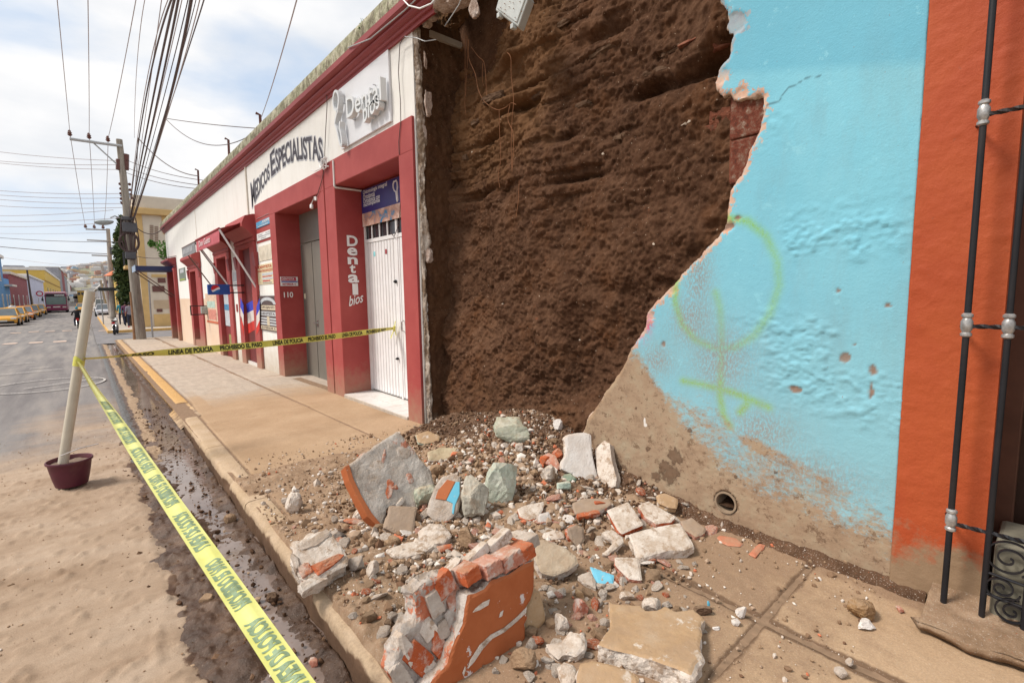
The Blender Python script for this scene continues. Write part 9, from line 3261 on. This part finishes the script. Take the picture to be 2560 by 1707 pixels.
tt_ = thing('street_tree', 'tall narrow dark tree hugging the main pole in front of the corner building', 'tree', (at_y(318, YT), YT, zs(YT)))
cs_ = [(*ony(px - 3, py, YT), r_ * .72) for px, py, r_ in ((314, 570, .55), (312, 590, .8), (315, 610, .9), (313, 632, .9), (312, 655, .9), (314, 675, .8), (311, 695, .9), (318, 640, .6), (310, 550, .4), (320, 590, .5), (322, 740, .9), (326, 760, .7), (318, 720, .7))]
foliage('crown', tt_, cs_, 5200, .16, m_leaf.m, 3)
m = MB()
m.tube([(at_y(322, YT), YT, zs(YT)), ony(320, 720, YT), ony(315, 600, YT)], [.18, .13, .06], 8)
m.build('trunk', flat('bark', (0.10, 0.07, 0.05), .95, .2, 10, .5, world=True), tt_, smooth=True)
pt_ = thing('roof_plant', 'small green weed sprouting from the mossy parapet above the dental sign', 'plant', tuple(onx(908, 78, DEN_X - .1)))
c = onx(908, 70, DEN_X - .1)
m_leaf2 = Mat('fresh_leaf', .6, .3)
m_leaf2.color((0.10, 0.22, 0.04))
foliage('leaves', pt_, [(c.x, c.y, c.z, .06), (c.x, c.y - .05, c.z + .02, .05), (c.x, c.y + .03, c.z - .06, .05)], 130, .022, m_leaf2.m, 5)
m = MB()
for k in range(6):
 m.tube([tuple(c + Vector((.02, 0, -.1))), tuple(c + Vector((random.uniform(-.05, .05), random.uniform(-.07, .07), random.uniform(.03, .12))))], .003, 4)
m.build('stem', m_leaf2.m, pt_)
pt2 = thing('wall_plant', 'green tuft of weeds on the far corner of the white building', 'plant', tuple(onx(400, 615, DEN_X)))
c = ony(405, 618, 29)
foliage('leaves', pt2, [(c.x, c.y, c.z, .35), (c.x + .1, c.y, c.z - .35, .25), (c.x - .4, c.y, c.z + .15, .15)], 300, .09, m_leaf2.m, 6)
m_orp = flat('orange_parasol', (0.55, 0.17, 0.08), .8, .1)
ps = thing('orange_parasol', 'faded orange parasol above the walkers under the tree', 'parasol', (at_y(300, 48), 48, zs(48)))
m = MB()
c = ony(301, 690, 48)
lathe(m, [(1.0, 0), (.6, .3), (.05, .55)], tuple(c), 8)
m.build('canopy', m_orp, ps)
m = MB()
m.tube([(c.x, 48, zs(48)), (c.x, 48, c.z)], .03)
m.build('pole', m_galv, ps)
st = thing('street_stall', 'dark roofed street stall with a white awning edge behind the walkers', 'stall', (at_y(312, 49), 49, zs(49)))
c = ony(312, 723, 49)
m = MB()
m.box(c.x - 1.6, c.x + 1.4, 48.5, 51, c.z - .1, c.z + .12)
m.build('roof', flat('stall_roof', (0.045, 0.05, 0.05), .8), st)
m = MB()
m.add([(c.x - .5, 48.4, c.z - .02), (c.x + .4, 48.4, c.z + .0), (c.x + .3, 48.4, c.z + .75)], [(0, 1, 2)])
m.build('white_flap', m_whp, st)
for sx in (-1.5, 1.3):
 m = MB()
 m.bar((c.x + sx, 48.6, zs(49)), (c.x + sx, 48.6, c.z), .04)
 m.build('post', m_galv, st)
m = MB()
m.box(c.x - .2, c.x + 1.3, 49.5, 50.5, zs(49), c.z - .6)
m.build('counter', flat('stall_dark', (0.05, 0.045, 0.04), .8, .3, 3), st)
def block(name, label, px0, px1, ztop_px, mat, x_face=-8.2, y0=None, y1=None, zpx=None, roof=None, wins=None, depth=14, cat='building'):
 """a house whose street face lies on x = x_face between two photo columns"""
 ya = onx(px0, 740, x_face).y if y0 is None else y0
 yb_ = onx(px1, 740, x_face).y if y1 is None else y1
 zt_ = onx(px1 if zpx is None else zpx, ztop_px, x_face).z
 t = thing(name, label, cat, (x_face, ya, zs(ya)))
 m = MB()
 m.box(x_face - depth, x_face, ya, yb_, zs(yb_) - .6, zt_)
 m.build('wall', mat, t)
 m = MB()
 m.box(x_face - depth - .2, x_face + .25, ya - .15, yb_ + .15, zt_ + .001, zt_ + .35)
 m.build('cornice', roof or m_crm, t, bev=.03)
 return t, ya, yb_, zt_
m_bluL = flat('sky_blue_wall', (0.10, 0.25, 0.50), .85, .1, 1, world=True)
m_marL = flat('maroon_wall', (0.26, 0.075, 0.080), .85, .15, 1, world=True)
m_lil = flat('pale_lilac_wall', (0.52, 0.52, 0.62), .85, .1, 1, world=True)
m_yl2 = flat('bright_yellow_wall', (0.60, 0.41, 0.10), .85, .08, 1, world=True)
m_grb = flat('grey_building', (0.26, 0.26, 0.29), .85, .2, 1, world=True)
m_wtr = flat('white_trim', (0.62, 0.60, 0.58), .8, .1, 1, world=True)
yA_ = onx(0, 740, -8.2).y
yB_ = onx(26, 740, -8.2).y
def far_windows(t, x, ya, yb_, rows, n, w_, h_, mat=None, frame_=None, name='window'):
 for z0 in rows:
  for k in range(n):
   yc = ya + (yb_ - ya) * (k + .5) / n
   m = MB()
   m.box(x - .02, x + .03, yc - w_ / 2, yc + w_ / 2, z0, z0 + h_)
   w1 = m.build(name, frame_ or m_wtr, t)
   m = MB()
   m.box(x + .031, x + .045, yc - w_ / 2 + .12, yc + w_ / 2 - .12, z0 + .12, z0 + h_ - .12)
   m.build('pane', mat or m_glass, w1)
def row_house(label, px0, px1, ypx, mat, roof, x=-8.2, nwin=3, floors=1, depth=14, name='house', door=True, ya=None):
 y0_ = onx(px0, 745, x).y if ya is None else ya
 y1_ = onx(px1, 745, x).y
 zt_ = onx(px1, ypx, x).z
 t = thing(name, label, 'building', (x, y0_, zs(y0_)))
 m = MB()
 m.box(x - depth, x, y0_ + .02, y1_ - .02, zs(y1_) - .6, zt_)
 m.build('wall', mat, t)
 m = MB()
 m.box(x - depth, x + .3, y0_ + .03, y1_ - .03, zt_ + .001, zt_ + .4)
 m.build('cornice', roof, t, bev=.03)
 rows = [zs(y1_) + .9 + 3.6 * f for f in range(floors)]
 far_windows(t, x, y0_, y1_, rows, nwin, 1.3, 1.9)
 if door:
  m = MB()
  yc = y0_ + (y1_ - y0_) * .12
  m.box(x - .02, x + .05, yc - .6, yc + .6, zs(y1_), zs(y1_) + 2.4)
  m.build('door', m_dark, t)
 return t, y0_, y1_, zt_
row_house('sky blue two storey house with white cornice bands at the left edge', -40, 14, 653, m_bluL, m_wtr, nwin=3, floors=2)
bb1 = thing('house', 'lower pale blue house with a jutting white ledge beside the sky blue one', 'building', (-8.2, onx(14, 745, -8.2).y, -1))
y0_, y1_ = onx(14, 745, -8.2).y, onx(27, 745, -8.2).y
m = MB()
m.box(-23, -8.2, y0_ + .02, y1_, -2, onx(27, 700, -8.2).z)
m.build('wall', m_bluL, bb1)
m = MB()
zl = onx(20, 714, -7.6).z
m.box(-8.19, -7.4, y0_ + .1, y1_, zl, zl + .25)
m.build('ledge', m_wtr, bb1)
far_windows(bb1, -8.2, y0_, y1_, [zs(y1_) + .8], 2, 1.2, 2.0)
row_house('single storey maroon red house with a pale cornice and carved door frames', 27, 72, 702, m_marL, m_crm, nwin=4, floors=1)
row_house('pale lilac shop front with a red roundel sign beside the bus', 72, 112, 708, m_lil, m_wtr, nwin=3, floors=1, name='shop')
rs_ = thing('round_sign', 'round red and white sign hanging beside the lilac shop', 'sign', (-7.6, onx(99, 733, -7.5).y, 2))
c = onx(99, 734, -7.5)
m = MB()
lathe(m, [(.62, -.05), (.62, .05)], tuple(c), 20, axis='Y')
m.build('rim', m_redp, rs_)
m = MB()
lathe(m, [(.40, -.07), (.40, .07)], tuple(c), 20, axis='Y')
m.build('face', m_whp, rs_)
y0_, y1_ = onx(118, 745, -8.2).y, onx(154, 745, -8.2).y
zt_y = onx(118, 681, -8.2).z
yw = thing('yellow_block', 'long bright yellow two storey building with a white parapet behind the low shops', 'building', (-8.2, y0_, -1))
xL = at_y(16, y0_)
m = MB()
m.box(xL, -8.2, y0_, y1_, -2, zt_y)
m.build('wall', m_yl2, yw)
m = MB()
m.box(xL - .2, -8.0, y0_ - .2, y1_, zt_y + .001, zt_y + .8)
m.build('parapet', m_wtr, yw)
m = MB()
m.box(xL, -8.05, y0_ - .1, y1_, zt_y - 3.2, zt_y - 2.9)
m.build('band', flat('ochre_band', (0.36, 0.21, 0.06), .8), yw)
for k in range(7):
 m = MB()
 yc = y0_ + (y1_ - y0_) * (k + .5) / 7
 m.box(-8.2, -8.12, yc - 1.3, yc + 1.3, zt_y - 8, zt_y - 5)
 m.build('window', m_dark, yw)
for k in range(4):
 xx_ = at_y(122 - k * 14, y0_)
 m = MB()
 m.box(xx_ - 2.5, xx_ - 1, y0_ - .05, y0_ - .001, zt_y - 8, zt_y - 5)
 m.build('window', m_dark, yw)
pg = thing('roof_pergola', 'grey concrete rooftop frame standing on the yellow building', 'pergola', (-20, y0_ + 8, zt_y))
x0p, x1p = at_y(20, y0_ + 4), at_y(70, y0_ + 4)
m = MB()
zp = ony(40, 664, y0_ + 4).z
m.box(x0p, x1p, y0_ + 3, y0_ + 9, zp - .6, zp)
m.build('slab', m_grb, pg)
for k in range(4):
 xx_ = x0p + (x1p - x0p - .5) * k / 3
 m = MB()
 m.box(xx_, xx_ + .6, y0_ + 3.1, y0_ + 3.6, zt_y + .8, zp - .6)
 m.build('post', m_grb, pg)
cols_ = [('slim grey green house after the yellow block', 154, 160, 686, m_grb), ('dark narrow house with a red roofline up the street', 160, 166, 692, m_marL), ('tall dark grey house up the left side', 166, 172, 704, m_grb), ('white narrow house up the left side', 172, 178, 715, m_wtr), ('brick red house up the left side', 178, 184, 722, m_marL), ('grey farthest house of the left row', 184, 189, 730, m_grb)]
for lab, a_, b_, yp, mt in cols_:
 row_house(lab, a_, b_, yp, mt, m_wtr, x=-8.2, nwin=2, floors=1, depth=10)
for lab, a_, b_, yp, mt, y_ in (('small bright yellow building closing the view behind the white pipe', 196, 222, 727, m_yl2, 400), ('white flat building left of the distant yellow one', 186, 197, 736, m_wtr, 405), ('low cream building right of the distant yellow one', 222, 246, 740, m_crm, 410), ('grey shed at the far end of the street', 246, 268, 744, m_grb, 402)):
 xa_, xb_ = at_y(a_, y_), at_y(b_, y_)
 t = thing('distant_building', lab, 'building', ((xa_ + xb_) / 2, y_, -2))
 m = MB()
 zt_ = ony(a_, yp, y_).z
 m.box(xa_, xb_, y_, y_ + 12, -6, zt_)
 m.build('wall', mt, t)
 m = MB()
 m.box(xa_ - .2, xb_ + .2, y_ - .2, y_ + 12, zt_ + .01, zt_ + .4)
 m.build('cornice', m_wtr, t)
 for k in range(3):
  m = MB()
  xx_ = xa_ + (xb_ - xa_) * (k + .5) / 3
  m.box(xx_ - .6, xx_ + .6, y_ - .05, y_ - .001, zt_ - 2.6, zt_ - 1.0)
  m.build('window', m_dark, t)
for k, (lab, y0_, y1_, h_, mt) in enumerate([('terracotta fronted house beyond the corner building', 62.5, 80, 5.0, m_marL), ('ochre house farther on the right side', 80.5, 104, 5.5, m_yl2), ('grey house last on the right side', 104.5, 250, 5, m_grb)]):
 t = thing('house', lab, 'building', (FX, y0_, zs(y0_)))
 m = MB()
 m.box(FX + .3, 16, y0_, y1_, -3, zs(y0_) + h_)
 m.build('wall', mt, t)
 m = MB()
 m.box(FX, 16, y0_, y1_, zs(y0_) + h_ + .001, zs(y0_) + h_ + .4)
 m.build('cornice', m_wtr, t)
 for q_ in range(4):
  m = MB()
  yc = y0_ + (y1_ - y0_) * (q_ + .5) / 4
  m.box(FX + .25, FX + .299, yc - .7, yc + .7, zs(y0_) + .3, zs(y0_) + 2.6)
  m.build('window', m_dark, t)
def hill_h(x, y):
 """ridge seen over the end of the street"""
 x = np.asarray(x, float)
 y = np.asarray(y, float)
 a = np.exp(-((x - 75) / 150.0) ** 2 - ((y - 800) / 240.0) ** 2) * 30
 b = np.exp(-((x - 250) / 200.0) ** 2 - ((y - 820) / 260.0) ** 2) * 32
 c = np.exp(-((x + 40) / 120.0) ** 2 - ((y - 950) / 300.0) ** 2) * 17
 p_ = P3(x, y, 0 * x)
 n_ = fbm(p_, .008, 4, seed=55).reshape(x.shape)
 return (a + b + c) * (1 + .25 * n_) - 6
hx_ = np.linspace(-500, 800, 110)
hy_ = np.linspace(430, 1300, 90)
X, Y = np.meshgrid(hx_, hy_, indexing='ij')
Z = hill_h(X, Y)
hm = Mat('hill_scrub', .95, .1)
hm.color(hm.ramp(hm.noise(.02, 7, .7), [(.3, (0.13, 0.15, 0.10)), (.55, (0.24, 0.23, 0.17)), (.75, (0.34, 0.29, 0.22))]))
me = np_mesh('hill', P3(X, Y, Z), grid_faces(110, 90), [hm.m])
tag(link('hill', me), kind='structure')
hcol = [flat('hill_house_%s' % n, c, .9) for n, c in (('white', (.62, .60, .58)), ('grey', (.40, .40, .42)), ('ochre', (.55, .42, .28)), ('brick', (.42, .24, .19)), ('blue', (.32, .42, .52)))]
rs = np.random.RandomState(12)
hmeshes = []
for mt in hcol:
 m = MB()
 m.box(-.5, .5, -.5, .5, -.6, .5)
 m.box(-.3, .3, -.2, .4, .501, .72)
 o = m.build('tmp', mt)
 hmeshes.append(o.data)
 bpy.data.objects.remove(o)
m = MB()
wmesh = []
HL = {0: 'white', 1: 'grey', 2: 'ochre', 3: 'brick red', 4: 'pale blue'}
n_h = 0
while n_h < 230:
 d = rs.uniform(450, 860)
 px = rs.uniform(95, 330)
 r__ = ray(px, 750)
 x_, y_ = r__.x / r__.y * d, d
 z_ = float(hill_h(np.array([x_]), np.array([y_]))[0])
 if z_ < 0:
  continue
 k = rs.choice(5, p=[.4, .2, .18, .14, .08])
 o = link('hillside_house', hmeshes[k])
 s_ = rs.uniform(5, 11)
 o.scale = (s_, s_ * .8, rs.uniform(3, 5.5))
 o.location = (x_, y_, z_ + 1)
 o.rotation_euler = (0, 0, rs.uniform(-.5, .5))
 tag(o, 'tiny ' + HL[int(k)] + ' house among many on the distant hillside', 'house', HL[int(k)] + ' houses on the hillside')
 n_h += 1
hz = MB()
hz.box(-700, 1000, -60, 1350, -8, 75)
hzm = bpy.data.materials.new('thin_haze')
hzm.use_nodes = True
nt = hzm.node_tree
nt.nodes.clear()
ou = nt.nodes.new('ShaderNodeOutputMaterial')
pv = nt.nodes.new('ShaderNodeVolumePrincipled')
pv.inputs['Color'].default_value = (.88, .92, 1, 1)
pv.inputs['Density'].default_value = .0006
pv.inputs['Anisotropy'].default_value = .1
nt.links.new(pv.outputs[0], ou.inputs['Volume'])
HAZE = False
if HAZE:
 tag(hz.build('haze', hzm), 'thin pale haze over the street', 'haze', kind='stuff')
